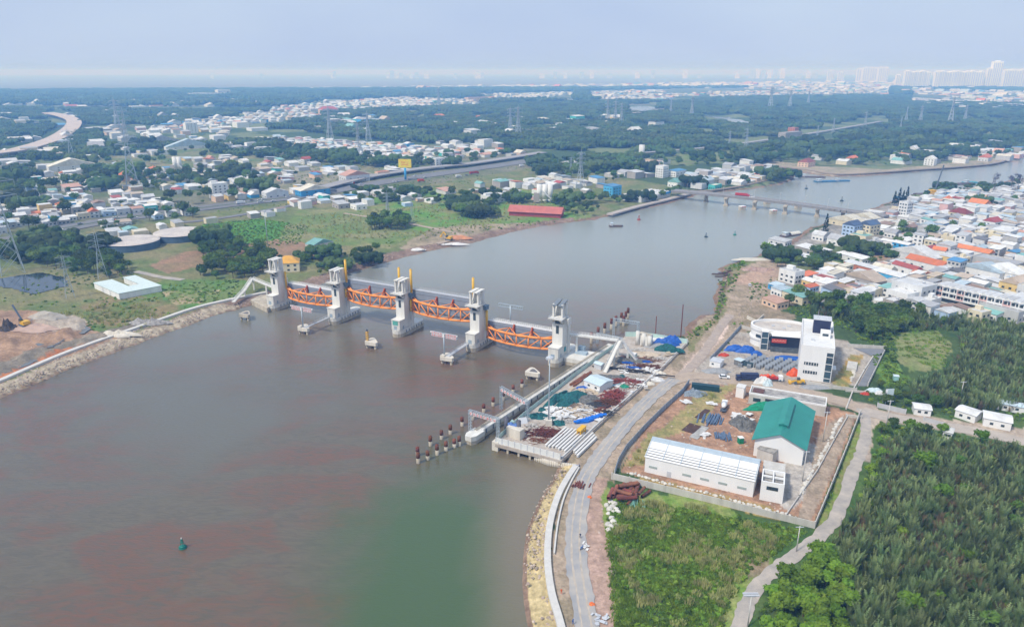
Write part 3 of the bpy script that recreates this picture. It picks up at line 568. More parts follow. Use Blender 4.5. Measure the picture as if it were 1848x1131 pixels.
def tsign(px, py, z, lab, white=True, L=15.0, hp=11):
    p = G(px, py, z); o = empty('signpost', p, BROT, lab, 'sign', 'T-shaped navigation signs')
    mb = MB(); mb.tube((0, 0, 0), (0, 0, hp), .42, .32, 10); mb.build('post', GALV, o, True)
    mb = MB()
    for zz in (hp-1.3, hp+.3): mb.beam((-L/2, .25, zz), (L/2, .25, zz), .25, .25)
    for k in range(12): x = -L/2+L*k/11; mb.beam((x, .25, hp-1.3), (x, .25, hp+.3), .12, .12)
    for zz in (hp-1.3, hp+.3): mb.beam((-L/2, 1.0, zz), (L/2, 1.0, zz), .2, .2)
    mb.build('crossarm', GALV, o)
    if white:
        for r, z2 in ((0, hp+.15), (1, hp-1.15)):
            for sx in (-1, 1):
                b = MB(); n = 5; 
                for k in range(n):
                    x = sx*(1.3+k*1.25+.3); b.box((x, 0, z2), (1.05, .15, 1.15), 0, 0); gl_char(b, x, z2, .72, .8, k*2+r*3+(sx > 0), 1, -.1)
                if r == 0: b.box((sx*7.4, 0, z2+.1), (.9, .15, .8), 0, 0)
                b.build('letter_board', [SIGNW, RED], o)
        b = MB(); b.box((0, -.4, hp-.5), (1.1, .15, 2.0)); b.build('centre_plate', WP, o)
    return o
for d in DP: dolphin(*d)
tsign(547, 590, 3.9, 'white and red lettered T signpost on the dolphin left of the second tower')
tsign(802, 641, 3.9, 'white and red lettered T signpost on the dolphin near the fourth tower')
tsign(921, 592, 3.0, 'bare grey T signpost standing upstream behind the rightmost gate', False, 15, 13)
for (q, i, lab) in (((550,592), 1, 'narrow footbridge from the left signpost dolphin to the second tower'), ((808,643), 3, 'broad pale gangway from the right signpost dolphin to the fourth tower')):
    a = G(*q, 3.9); b = ww(i, -1.5, .6, 4.1); mb = MB(); mb.beam((0,0,.1), b-a+Vector((0,0,.1)), 1.3 if i == 1 else 1.9, .35); o = empty('gangway', a, 0, lab, 'gangway'); mb.build('deck', LGRY, o)
    mb = MB(); d = (b-a).normalized(); s = Vector((-d.y, d.x, 0))
    for sgn in (-1, 1): rail(mb, [s*.8*sgn+Vector((0,0,.2)), b-a+s*.8*sgn+Vector((0,0,.2))], 1, 2, .07)
    mb.build('railing', LGRY, o)
# lock wall
a = G(852, 783, 3.4); b = G(1103, 621, 3.4); d = (b-a).normalized(); s = Vector((-d.y, d.x, 0)); o = empty('lock_wall', (a.x, a.y, 0), math.atan2(d.y, d.x), 'long narrow concrete lock wall running from the sign gantry to the tower', 'wall')
Lw = (b-a).length; mb = MB(); mb.prism([(-2.5,1.4),(-2.5,-1.4),(-.5,-2.4),(5,-2.4),(5,-1.5),(Lw,-1.5),(Lw,1.5),(5,1.5),(5,2.4),(-.5,2.4)], -2, 1.5, 1); mb.prism([(-2.6,1.45),(-2.6,-1.45),(-.5,-2.5),(5,-2.5),(5,-1.6),(Lw,-1.6),(Lw,1.6),(5,1.6),(5,2.5),(-.5,2.5)], 1.5, 3.5, 0); mb.build('wall', [CW, CST], o)
mb = MB(); mb.box((Lw/2, .3, 3.75), (Lw-6, .3, .5)); mb.box((Lw/2, 1.2, 3.65), (Lw-6, .25, .3)); rail(mb, [(2, -1.3, 3.5), (Lw, -1.3, 3.5)], .9, 2.5, .05); mb.build('parapet', CST, o)
for k in range(24): mb = MB(); mb.box((7+k*(Lw-10)/23, -1.75, 2.4), (.35, .3, 1.7)); mb.build('fender', DKST, o)
# sign gantries over the lock
def gantry(pl, pr, z0l, z0r, hgt, lab, letters=True):
    a = G(*pl, z0l); b = G(*pr, z0r); mid = (a+b)/2; d = Vector((b.x-a.x, b.y-a.y, 0)); L2 = d.length; rz = math.atan2(d.y, d.x); o = empty('sign_gantry', (mid.x, mid.y, 0), rz, lab, 'sign gantry', 'sign gantries spanning the lock')
    zt = max(z0l, z0r)+hgt
    for sx, z0 in ((-1, z0l), (1, z0r)):
        mb = MB()
        for ox in (-.45, .45):
            for oy in (-.45, .45): mb.beam((sx*L2/2+ox, oy, z0), (sx*L2/2+ox, oy, zt), .16, .16)
        n = int((zt-z0)/1.4)
        for k in range(n):
            z1 = z0+k*1.4; mb.beam((sx*L2/2-.45, -.45, z1), (sx*L2/2+.45, -.45, z1+1.4), .1, .1); mb.beam((sx*L2/2+.45, .45, z1), (sx*L2/2-.45, .45, z1+1.4), .1, .1)
        mb.build('post', GALV, o)
    mb = MB()
    for zz in (zt-1.3, zt):
        for oy in (-.5, .5): mb.beam((-L2/2-.6, oy, zz), (L2/2+.6, oy, zz), .16, .16)
    for k in range(14): x = -L2/2+L2*k/13; mb.beam((x, -.5, zt-1.3), (x, -.5, zt), .1, .1); mb.beam((x, -.5, zt), (x, .5, zt), .1, .1); mb.beam((x, .5, zt-1.3), (x, .5, zt), .1, .1)
    mb.build('crossbeam', GALV, o)
    if letters:
        n = 8
        for k in range(n):
            x = -L2*.42+L2*.84*k/(n-1); b_ = MB(); b_.box((x, -.75, zt-1.0), (L2/n*.72, .12, 1.25), 0, 0); gl_char(b_, x, zt-1.0, L2/n*.42, .85, k*5+2, 1, -.85); b_.build('letter_board', [SIGNW, RED], o)
gantry((849,776), (899,792), 3.5, 3.4, 8.8, 'front sign gantry with red letters over the tip of the lock wall')
gantry((905,739), (952,759), 1.5, 3.4, 8.8, 'second sign gantry with red letters over the lock wall')
gantry((1107,604), (1151,606), 1, 2.5, 8.0, 'plain grey gantry farthest upstream beside the rusty piles', False)
gantry((1078,620), (1120,631), 3, 2.5, 6.0, 'plain grey gantry just behind the lock footbridge', False)
# guide piles
PL = [(755,835),(754,822),(772,829),(777,804),(789,820),(797,792),(805,813),(813,783),(820,807),(829,804),(834,768),(853,757),(873,743),(890,732),(908,722),(926,708),(942,698)]
PU = [(1079,609),(1067,619),(1091,601),(1103,593),(1111,588),(1121,582),(1125,588),(1129,580),(1133,573)]
proto = None
def guide_pile(top=2.0, big=1.0):
    o = empty('guide_pile', (0, 0, 0)); mb = MB(); mb.tube((0, 0, -2), (0, 0, top), .72, n=12); mb.build('sleeve', CST, o, True)
    mb = MB(); mb.tube((0, 0, top), (0, 0, top+2.0), .74, .70, n=12); mb.tube((0,0,top+2.0), (0,0,top+2.05), .55, n=12); mb.build('rusty_cap', RUST, o, True); return o
proto = guide_pile(); first = True
PLL = 'rusty-capped guide pile in the double row left of the lock wall'
for j, (x, y) in enumerate(PL):
    o = proto if j == 0 else link_copy(proto); place(o, G(x, y, 0), random.random()*3, (1, 1, random.uniform(.9, 1.08)))
    row = [q for q in PL if (q in ((755,835),(772,829),(789,820),(805,813),(820,807),(829,804)))]
    if (x, y) in row: lab = 'short front-row rusty pile, %s from the left tip' % ORD[row.index((x, y))]
    else: rr = sorted([q for q in PL if q not in row]); lab = 'rusty pile of the long back row, %s from its left end' % ORD[rr.index((x, y))]
    tag(o, lab, 'pile', 'rusty guide piles in the river')
for j, (x, y) in enumerate(PU):
    o = link_copy(proto); place(o, G(x, y, 0), random.random()*3, (1.1, 1.1, 1.5)); rr = sorted(PU); tag(o, 'rusty pile upstream behind the lock footbridge, %s from the left' % ORD[rr.index((x, y))], 'pile', 'rusty guide piles in the river')
for (x, y, h, lab) in ((1182,615,14,'thin brown pole at the green hoarding corner'), (1228,613,20,'tall thin brown pole at the muddy bank')):
    mb = MB(); mb.tube((0,0,-1), (0,0,h), .3, .25, 8); tag(place(mb.build('thin_pole', RUST), G(x, y, 1)), lab, 'pole')
# buoys
def buoy(px, py, s, c, lab):
    o = empty('buoy', G(px, py, 0), 0, lab, 'buoy', 'channel buoys'); o.scale = (s, s, s); m = mat('buoy_'+c, {'green': (.01,.20,.15), 'dark': (.03,.06,.07), 'red': (.35,.06,.05)}[c], .5, .1, 1)
    mb = MB(); mb.tube((0,0,-.4),(0,0,.5),1.1,1.2,14); mb.tube((0,0,.5),(0,0,.9),1.2,.6,14); mb.build('float', m, o, True)
    mb = MB()
    for k in range(4): t = k*math.pi/2+.4; mb.beam((.6*math.cos(t), .6*math.sin(t), .8), (.22*math.cos(t), .22*math.sin(t), 3.0), .1, .1)
    mb.tube((0,0,1.9),(0,0,2.0),.45,n=8); mb.tube((0,0,2.6),(0,0,3.2),.3,.2,8); mb.build('cage', m, o)
    mb = MB(); mb.tube((0,0,3.2),(0,0,3.6),.16,n=8); mb.build('lantern', WP, o)
buoy(330, 988, 1.0, 'green', 'green buoy alone on the brown water at lower left'); buoy(1274, 428, 1.3, 'dark', 'dark buoy below the road bridge, left one of the pair')
buoy(1326, 424, 1.2, 'green', 'green buoy below the road bridge, right one of the pair'); buoy(1455, 341, 1.6, 'dark', 'small dark buoy beyond the left half of the road bridge')
buoy(1519, 363, 1.6, 'dark', 'small dark buoy beyond the right half of the road bridge'); buoy(1153, 397, 1.5, 'red', 'small red buoy near the left promenade bank')
# ---------------- work platform beside the lock ----------------
ZP = 3.2
PLAT = [(893,800),(1013,831),(1091,757),(1150,706),(1188,672),(1214,646),(1241,619),(1178,609),(1150,606),(1128,606),(1110,625),(1040,676),(945,750)]
PP = [G(a, b, ZP) for a, b in PLAT]
mb = MB(); mb.prism([(p.x, p.y) for p in PP], 1.9, ZP, 0)
tag(mb.build('work_platform', [mat('platform_slab', (.50,.46,.41), .95, .12, .35, c2=(.34,.28,.23))]), kind='structure')
def local(name, p, q, lab=None, cat=None, group=None):
    d = q-p; return empty(name, p, math.atan2(d.y, d.x), lab, cat, group), Vector((d.x, d.y, 0)).length
HOAR = mat('hoarding_green', (.50,.68,.62), .5, .08, .3); HOARW = mat('hoarding_white', (.72,.73,.71), .6, .06, .5); HOARB = mat('hoarding_blue', (.28,.36,.44), .5, .12, .3)
def hoarding(name, pts, h, z0, m, lab, cat='hoarding', post=6, t=.12, pm=None, base=0):
    P = [G(a, b, z0) for a, b in pts]; o = empty(name, P[0], 0, lab, cat); mb = MB(); pb = MB()
    for a, b in zip(P, P[1:]):
        a2, b2 = a-P[0], b-P[0]; L2 = (b2-a2).length; n = max(1, int(L2/post)); d = (b2-a2).normalized(); s = Vector((-d.y, d.x, 0))
        mb.beam(a2+Vector((0,0,h/2)), b2+Vector((0,0,h/2)), t, h)
        if m.name.startswith('hoarding'):
            for k in range(int(L2/.9)): q = a2+d*(k*.9+.4); mb.beam(q+s*(t/2+.02), q+s*(t/2+.02)+Vector((0,0,h)), .12, .05)
        for k in range(n+1): q = a2.lerp(b2, k/n); pb.box((q.x, q.y, h/2+.1), (t+.18, t+.18, h+.2), math.atan2(d.y, d.x))
        if base: mb.beam(a2+Vector((0,0,.2)), b2+Vector((0,0,.2)), t+.5, .4)
    mb.add(pb.v, pb.f, 1); mb.build('panel' if t < .2 else 'wall', [m, pm or LGRY], o); return o
hoarding('hoarding', [(895,799),(1011,829)], 2.4, ZP, HOARW, 'white panelled hoarding along the front edge of the work platform', post=2.6)
hoarding('hoarding', [(899,793),(945,751),(1040,677),(1109,626)], 1.8, ZP, HOAR, 'long pale green hoarding beside the lock channel')
hoarding('hoarding', [(1128,607),(1150,607),(1178,610),(1240,620)], 2.6, ZP, HOAR, 'green hoarding closing the far end of the work platform')
hoarding('kerb_wall', [(1014,829),(1091,756),(1150,705),(1188,671)], 1.2, ZP-.6, WCURB, 'low white kerb wall between the work platform and the haul road', 'wall', 8, .5)
hoarding('kerb_wall', [(1190,670),(1214,645),(1241,618)], 1.0, ZP-.6, WCURB, 'short white kerb wall by the blue and teal net heap', 'wall', 8, .4)
for k in range(6):
    p = PP[0].lerp(PP[1], .03+k*.17); mb = MB(); mb.box((0,0,0), (.8,.8,4.2)); tag(place(mb.build('support_pile', CST), (p.x+.1, p.y+.8, 0), BROT), 'concrete pile under the platform front, %s from the left' % ORD[k], 'pile', 'piles under the platform front')
mb = MB(); p = PP[0]; mb.box((0,0,0), (2.6,2.6,5.0)); tag(place(mb.build('corner_block', CREAM), (p.x+.6, p.y+1.3, 1.2), BROT), 'cream concrete block at the front left corner of the platform', 'block')
P = [G(966,826,1), G(990,835,1), G(1018,840,1), G(1042,843,1)]; mb = MB()
for a, b in zip(P, P[1:]):
    n = int((b-a).length/.8)
    for k in range(n): q = a.lerp(b, k/n)-P[0]; mb.tube((q.x, q.y, -2), (q.x, q.y, 1.2), .42, n=8)
tag(place(mb.build('sheet_piling', CREAM, smooth=True), P[0]), 'row of pale sheet piling at the muddy shore below the platform', 'sheet piling')
# heaps
NETG = mat('net_teal', (.02,.16,.16), .9, .3, 1.2, c2=(.015,.05,.06), bump=.3); BLUE = mat('tarp_blue', (.02,.13,.50), .5, .15, .8, c2=(.015,.07,.30)); NETK = mat('net_grey', (.20,.20,.19), .9, .3, 1.0, c2=(.07,.07,.07), bump=.3)
WHT = mat('sheet_white', (.72,.71,.69), .7, .12, .8); SAND = mat('sand_heap', (.60,.50,.38), .95, .12, .6); GRAV = mat('gravel_heap', (.34,.35,.36), .95, .15, .9); REDM = mat('red_steel', (.36,.07,.05), .6, .2, .8, c2=(.17,.06,.05)); DRK = mat('dark_scrap', (.05,.05,.055), .8, .3, 1); GRN2 = mat('tarp_green', (.02,.28,.16), .6, .2, .5)
def heap(px, py, rx, ry, h, m, lab, cat='heap', rot=0., z0=ZP, rug=.35, name='heap', grp=None, seed=None, n=16):
    seed = (px*7+py) if seed is None else seed; mb = MB(); vs = []; fs = []
    for j in range(n+1):
        for i in range(n+1):
            x = 2*i/n-1; y = 2*j/n-1
            x2 = x*math.sqrt(max(0, 1-y*y/2)); y2 = y*math.sqrt(max(0, 1-x*x/2)); r = math.hypot(x2, y2)
            e = 1+.25*mnoise.noise(Vector((x2*1.6+seed, y2*1.6, 3)))*1.6
            nn = mnoise.noise(Vector((x2*2.6+seed*.37, y2*2.6, 0)))*rug*1.6+mnoise.noise(Vector((x2*6+seed*.37, y2*6, 5)))*rug*.8
            z = h*(max(0, 1-r**2)**.8)*(1+nn) if r < .999 else -.1
            vs.append((x2*rx*e, y2*ry*e, z))
    for j in range(n):
        for i in range(n): a = j*(n+1)+i; fs.append((a, a+1, a+n+2, a+n+1))
    mb.add(vs, fs); o = mb.build(name, m, smooth=False); place(o, G(px, py, z0), rot); return tag(o, lab, cat, grp)
def bars(px, py, rx, ry, n, m, lab, L=5, h=.9, w=.12, rot=0., z0=ZP, cat='scrap pile', name='bar_pile', al=1.2):
    R = random.Random(px*31+py); mb = MB()
    for k in range(n):
        x, y = R.gauss(0, rx*.42), R.gauss(0, ry*.42); z = .1+h*R.random()*max(.1, 1-(x/rx)**2-(y/ry)**2); t = R.uniform(-al, al); l = L*R.uniform(.5, 1.1)/2; dz = R.uniform(-.3, .3)
        mb.beam((x-l*math.cos(t), y-l*math.sin(t), max(.1, z-dz)), (x+l*math.cos(t), y+l*math.sin(t), max(.1, z+dz)), w, w)
    return tag(place(mb.build(name, m), G(px, py, z0), rot), lab, cat)
def sheets(px, py, rx, ry, n, m, lab, s=1.6, z0=ZP, cat='sheet pile', rot=0.):
    R = random.Random(px*13+py*3); mb = MB()
    for k in range(n):
        x, y = R.uniform(-rx, rx), R.uniform(-ry, ry); z = .1+R.random()*.5; t = R.uniform(0, 3.1); a, b = s*R.uniform(.4, 1), s*R.uniform(.3, .7); tl = R.uniform(-.25, .25)
        c, sn = math.cos(t), math.sin(t); vs = []
        for dz in (0, .08):
            for u_, v_ in ((-a, -b), (a, -b), (a, b), (-a, b)): vs.append((x+u_*c-v_*sn, y+u_*sn+v_*c, z+dz+tl*u_))
        mb.add(vs, ((0,3,2,1),(4,5,6,7),(0,1,5,4),(1,2,6,5),(2,3,7,6),(3,0,4,7)))
    return tag(place(mb.build('sheet_pile', m), G(px, py, z0), rot), lab, cat)
DG = math.atan2((PP[2]-PP[1]).y, (PP[2]-PP[1]).x)       # run of the platform
heap(1003,721,9,2.6,2.0,NETG,'long teal netting heap beside the green hoarding, behind the mast',rot=DG)
heap(1033,718,8,4.5,2.4,NETG,'largest teal netting heap in the middle of the platform',rot=DG-.5)
heap(1020,730,5,2.8,1.8,NETG,'teal netting heap spilling toward the white sheets',rot=DG-.4)
heap(971,752,4,2.6,1.7,NETG,'round teal netting heap left of the tall mast foot'); heap(978,740,1.8,1.6,1.2,NETG,'small teal net bundle against the hoarding near the mast')
heap(1009,764,3,2,1.4,NETG,'small teal netting heap right of the mast foot'); heap(998,757,1.4,1.2,1.4,NETG,'tiny teal bundle touching the mast foot')
heap(1062,721,6,4,1.6,NETK,'grey net and rebar heap right of the largest teal heap'); heap(1098,684,8,4.5,1.6,NETK,'grey scrap net heap right of the white site hut'); heap(1122,651,7,3.5,1.6,NETK,'dark grey net heap behind the stair ramp'); heap(1145,651,6,3,1.4,NETK,'grey scrap heap beside the blue bundles')
heap(1078,732,5,3.5,1.4,DRK,'dark scrap heap below the red steel frames'); heap(1122,681,2,1.6,1.4,NETG,'teal net scrap in the middle of the grey heap')
heap(1205,632,7,3.4,3.0,NETG,'teal netting mound at the far right end of the platform',rot=-.2); heap(1201,622,7,3,3.2,BLUE,'blue and white tarpaulin mound at the far end',rot=-.2); heap(1214,616,5,3,3.0,BLUE,'second blue tarpaulin mound by the far green hoarding',rot=-.3)
heap(1188,625,7,4,1.4,GRAV,'grey gravel heap left of the blue tarpaulins'); heap(1160,640,9,5,.5,SAND,'flat pale sand spread on the far platform',rug=.15); heap(1190,614,9,2.5,1.2,WHT,'pale sheeted stack along the far green hoarding')
heap(1050,700,3,1.6,.8,BLUE,'small blue wrap lying left of the footbridge legs')
sheets(1030,748,12,6,60,WHT,'scatter of white sheets across the middle of the platform'); sheets(1052,742,8,5,26,mat('sheet_tan', (.55,.45,.33), .9, .15, .6),'scatter of tan boards among the white sheets'); sheets(1010,741,6,4,22,WHT,'white sheet stack right of the mast'); sheets(1120,690,10,5,30,WHT,'white boards in front of the red steel pile')
sheets(1060,705,8,3,22,mat('sheet_tan'),'tan and white boards in front of the white site hut'); sheets(1150,670,9,4,24,WHT,'white planks beside the blue pipe bundles'); sheets(1183,640,8,3,14,mat('sheet_tan'),'tan planks on the sand at the far platform')
bars(985,783,9,4.5,150,RUST,'brown heap of rusty reinforcing bars near the platform front',L=5,h=1.6,w=.16); bars(975,796,6,2.5,60,RUST,'lower spill of rusty bars behind the front hoarding',L=3,h=.9)
bars(1108,716,8,5,150,REDM,'bright red steel frame pile by the kerb wall',L=7,h=2.2,w=.2,rot=DG); bars(1095,728,7,4,90,RUST,'rusty rebar cages in front of the red frames',L=5,h=1.8,w=.16); bars(1083,740,7,2.4,60,RUST,'rusty rebar mats lying near the kerb wall',L=5,h=.8,w=.14,rot=DG)
bars(1125,690,9,4,90,REDM,'dark red steel pile right of the grey net heap',L=5,h=1.6,w=.2); bars(1166,662,10,3,90,RUST,'rusty steel mats by the kerb wall bend',L=5,h=1.0,w=.16,rot=-.2); bars(1150,648,12,3,60,RUST,'rusty bars stretching behind the grey heap',L=7,h=.8,w=.16,rot=-.2)
bars(1092,746,5,3,50,DRK,'dark steel offcuts left of the blue tarpaulin',L=3.5,h=.8,w=.2)
bars(1128,668,16,1.2,26,DRK,'long dark steel piles lying across the platform',L=13,h=.7,w=.45,rot=-.32,al=.06); bars(1052,682,8,1.6,16,RUST,'rusty sheet piles by the hoarding, left of the hut',L=12,h=.7,w=.6,rot=DG,al=.05)
bars(1108,697,3.4,1.3,14,mat('pale_blue_pipe', (.40,.55,.60), .5, .1, 1),'pale blue pipe bundle in front of the grey heap',L=6,h=.7,w=.3,rot=.6,al=.08)
for k, (x, y, L2) in enumerate(((1134,656,5),(1162,653,6),(1141,664,6))):
    bars(x, y, 3, 1, 12, BLUE, ('blue pipe bundle behind the long dark piles','blue pipe bundle nearest the rusty mats','blue pipe bundle in front of the long dark piles')[k], L=L2, h=.7, w=.35, rot=-.2, al=.1)
heap(1126,698,2.2,1.6,1.2,GRN2,'small bright green tarpaulin among the scrap')
for k, (x, y) in enumerate(((1165,700),(1125,694),(1150,687),(1098,708),(1078,708),(1175,683),(1140,710))):
    mb = MB(); mb.box((0,0,.5), (1.6,1.1,1.0)); mb.box((0,0,1.06), (1.75,1.25,.12)); tag(place(mb.build('white_crate', WHT), G(x, y, ZP), k*.7), 'white crate on the platform, ' + ('beside the kerb wall','near the bright green tarpaulin','beside the dark red steel pile','just below the pale blue pipes','in front of the white site hut','nearest the kerb wall bend','between the red frames and kerb')[k], 'crate', 'white crates among the scrap')
# blue tarpaulin strip and yellow steel block
P = [G(1040,765,ZP), G(1062,763,ZP), G(1090,752,ZP), G(1085,748,ZP), G(1062,756,ZP)]
mb = MB(); c = P[0]; mb.prism([(p.x-c.x, p.y-c.y) for p in P], 0, .9); 
for k in range(9): q = P[0].lerp(P[2], k/8)-c; mb.box((q.x, q.y+.6, .9+.12*(k % 2)), (2.2, 1.4, .35), k*.4)
tag(place(mb.build('tarpaulin', mat('tarp_bright_blue', (.01,.17,.68), .45, .12, .7)), c), 'bright blue tarpaulin stretched toward the kerb wall', 'tarpaulin')
o = empty('steel_trestle', G(1049,783,ZP), DG, 'yellow steel trestle between the precast beams and blue tarpaulin', 'trestle')
mb = MB()
for x in (-2.2, -.7, .7, 2.2): mb.box((x, -.7, 1.3), (.35, .35, 2.6)); mb.box((x, .7, 1.3), (.35, .35, 2.6))
mb.build('leg', YEL, o); mb = MB(); mb.box((0, 0, 2.6), (5.2, 1.9, .5)); mb.box((0, -.72, 1.2), (5.2, .2, .5)); mb.box((0, .72, 1.2), (5.2, .2, .5)); mb.build('frame', YEL, o)
# precast beams
pb = MB(); pb.box((0, 0, .45), (17, .5, .9)); pb.box((0, 0, .95), (17, .8, .12)); pb.box((0,0,.06), (17,.8,.12)); bm0 = pb.build('precast_beam', mat('beam_white', (.70,.69,.66), .8, .1, .3, streak=True)); n = Vector((-math.sin(DG), math.cos(DG), 0))
LB2 = ['first from the front kerb','second from the front kerb','third from the front kerb','fourth from the front kerb','fifth from the front kerb','sixth from the front kerb','outermost on the left']
c = G(1021,794,ZP)
for k in range(7):
    o = bm0 if k == 0 else link_copy(bm0); place(o, c+n*(-4+1.35*k)+Vector((math.cos(DG), math.sin(DG), 0))*random.uniform(-.6,.6), DG); tag(o, 'long white precast beam behind the front hoarding, '+LB2[k], 'beam', 'precast beams in the main stack')
c = G(1050,805,2.2)
for k in range(4):
    o = link_copy(bm0); place(o, c+n*(-2.2+1.3*k)+Vector((math.cos(DG), math.sin(DG), 0))*k*1.2, DG); tag(o, 'white precast beam outside the kerb wall, %s from the road' % ORD[k], 'beam', 'precast beams outside the kerb')
# site hut, small kiosks, tanks, mast
def hut(name, bl, br, dep, h, z0, wm, rm, lab, cat='hut', ov=.4, rise=.7, win=()):
    a, b = G(*bl, z0), G(*br, z0); o, w = local(name, a, b, lab, cat); mb = MB(); mb.box((w/2, dep/2, h/2), (w, dep, h)); wl = mb.build('wall', wm, o)
    mb = MB(); x0, x1, y0, y1 = -ov, w+ov, -ov, dep+ov
    mb.add([(x0,y0,h),(x1,y0,h),(x1,y1,h),(x0,y1,h),(x0,dep/2,h+rise),(x1,dep/2,h+rise)], [(0,1,5,4),(2,3,4,5),(0,4,3),(1,2,5),(0,3,2,1)]); mb.build('roof', rm, o)
    for (x, z, ww_, hh) in win: mb = MB(); mb.box((x*w, -.03, z), (ww_, .1, hh)); mb.build('window', GLASSD, o)
    return o
ROOFB = mat('roof_pale_blue', (.55,.66,.70), .5, .06, .5)
hut('site_hut', (1054,698), (1082,709), 9, 3.4, ZP, WP, ROOFB, 'white site hut with pale blue roof on the platform', rise=1.0, win=((.3,1.8,1.2,.9),(.75,1.8,1.2,.9)))
hut('small_kiosk', (1072,664), (1084,668), 3, 2.6, ZP, LGRY, ROOFB, 'small grey kiosk with pale blue roof beside the ramp'); hut('small_kiosk', (1133,645), (1144,648), 3, 2.2, ZP, HOAR, WHT, 'tiny pale shelter behind the stair ramp')
hut('bunker', (914,786), (938,795), 3, 4.0, ZP, CREAM, CREAM, 'cream concrete box near the platform front left corner', 'concrete box', 0, .05)
for k, (x, y) in enumerate(((914,778),(936,785))): mb = MB(); mb.tube((0,0,0),(0,0,6.2),.9,n=12); mb.tube((0,0,6.2),(0,0,6.6),.9,.4,12); tag(place(mb.build('tank', mat('tank_dark', (.13,.13,.16), .6, .15, .8), smooth=True), G(x, y, ZP)), ('dark upright tank left of the blue drums','dark upright tank right of the blue drums')[k], 'tank')
for k in range(4): mb = MB(); mb.tube((0,0,0),(0,0,4.6+.4*(k % 2)),.62,n=10); tag(place(mb.build('drum', mat('drum_blue', (.10,.20,.50), .5, .2, 1.2), smooth=True), G(919+4*k, 782+k, ZP)), 'blue and white drum column between the dark tanks, %s from left' % ORD[k], 'drum', 'blue drum columns')
for (x, y, r, lab) in ((945,764,0.3,'tilted pale metal panel near the mast, left side'),(930,768,1.2,'leaning green glass panel behind the dark tanks')):
    o = bpy.data.objects.new('leaning_panel', None); mb = MB(); mb.box((0,0,1.2), (3.6,.2,3.0)); q = mb.build('leaning_panel', LGRY if r < 1 else HOAR); q.location = G(x, y, ZP); q.rotation_euler = (-.9, 0, r); tag(q, lab, 'panel')
for k in range(3):
    mb = MB(); mb.tube((0,0,0),(0,0,7.5-k*.8),1.0,n=12); tag(place(mb.build('silo', CW, smooth=True), G(1150+11*k, 622+2*k, ZP)), 'white upright silo by the far green hoarding, %s from left' % ORD[k], 'silo', 'white silos at the far end')
hut('concrete_block_house', (1147,620), (1168,626), 5, 5.5, ZP, CW, CST, 'pale concrete block beside the white silos at the far end', 'concrete block', 0, .05)
def mast(px, py, z0, h, lab, lamp=True, base=True):
    o = empty('lighting_mast', G(px, py, z0), 0, lab, 'lighting mast')
    if base: mb = MB(); mb.box((0,0,1.2), (2.6,2.6,2.4)); mb.build('plinth', CREAM, o)
    mb = MB(); mb.tube((0,0,0),(0,0,h),.34,.16,10); mb.build('pole', GALV, o, True)
    mb = MB(); mb.tube((0,0,h-1),(0,0,h-.8),1.3,n=12)
    for k in range(8): t = k*math.pi/4; mb.box((1.35*math.cos(t), 1.35*math.sin(t), h-1.3), (.5,.5,.6), t)
    mb.build('lamp_ring', LGRY, o); return o
mast(990,766,ZP,30,'tall lighting mast rising from the middle of the platform')
mast(484,447,2,31,'tall pale mast on the left bank behind the barrage',base=False)
heap(1189,676,3.4,2.0,2.0,CREAM,'cream sandbag mound outside the kerb wall bend',z0=2.2,rug=.2); heap(1183,686,4.2,1.8,1.6,WHT,'white bag mound beside the kerb wall',z0=2.2,rug=.2); heap(1172,693,3,1.4,1.2,CREAM,'smallest pale bag mound beside the road',z0=2.2,rug=.2)

PALE = mat('pale_scrap', (.60,.58,.54), .8, .2, .8, c2=(.36,.33,.30)); BRN = mat('brown_scrap', (.30,.22,.16), .9, .25, .8)
for k, (x, y, rx, ry, m, w_) in enumerate(((960,770,5,3,PALE,'left of the rusty bar heap'),(1000,795,4,2,PALE,'beside the precast beams'),(1015,760,6,3,PALE,'between the mast and the tarpaulin'),(1035,733,5,3,BRN,'below the largest teal heap'),(1060,735,6,3,PALE,'left of the dark scrap heap'),(1045,712,6,2.5,BRN,'behind the largest teal heap'),(1095,700,6,3,BRN,'right of the site hut'),(1115,705,5,3,PALE,'above the red frames'),(1135,695,6,3,BRN,'near the kerb bend'),(1150,680,7,3,PALE,'right of the dark red pile'),(1128,662,6,2.5,PALE,'below the blue bundles'),(1170,650,7,3,BRN,'on the far rusty mats'),(1155,632,6,3,PALE,'by the white silos'),(1190,648,6,2.5,PALE,'near the far kerb'))):
    bars(x, y, rx, ry, 46, m, 'pale mixed offcuts %s' % w_ if m is PALE else 'brown mixed offcuts %s' % w_, L=2.2, h=.6, w=.22, al=3.1)
# ---------------- walled yards ----------------
WALLP = mat('yard_wall_pale', (.58,.56,.52), .9, .1, .35, streak=True, c2=(.44,.42,.38)); WHB = mat('render_white', (.80,.80,.79), .75, .04, .3, streak=True); GRNR = mat('roof_teal_green', (.03,.27,.225), .5, .06, .12, c2=(.025,.215,.18), spec=.4)
OPEN = mat('opening_dark', (.05,.05,.055), .9, .2, .5); FLOORC = mat('inner_floor', (.52,.49,.45), .9, .2, .4)
hoarding('yard_wall', [(1104,864),(1200,887),(1300,911),(1400,936),(1469,953)], 2.4, 2.0, WALLP, 'pale block wall along the front of the green-roofed yard', 'wall', 5, .25, WALLP)
hoarding('yard_wall', [(1470,952),(1500,880),(1530,805),(1552,748)], 2.2, 2.0, WALLP, 'pale block wall on the right side of the green-roofed yard', 'wall', 5, .25, WALLP)
hoarding('inner_wall', [(1415,936),(1441,898),(1475,850),(1505,795),(1530,752)], .9, 2.0, WALLP, 'low inner wall along the drain right of the green hall', 'wall', 8, .3, WALLP)
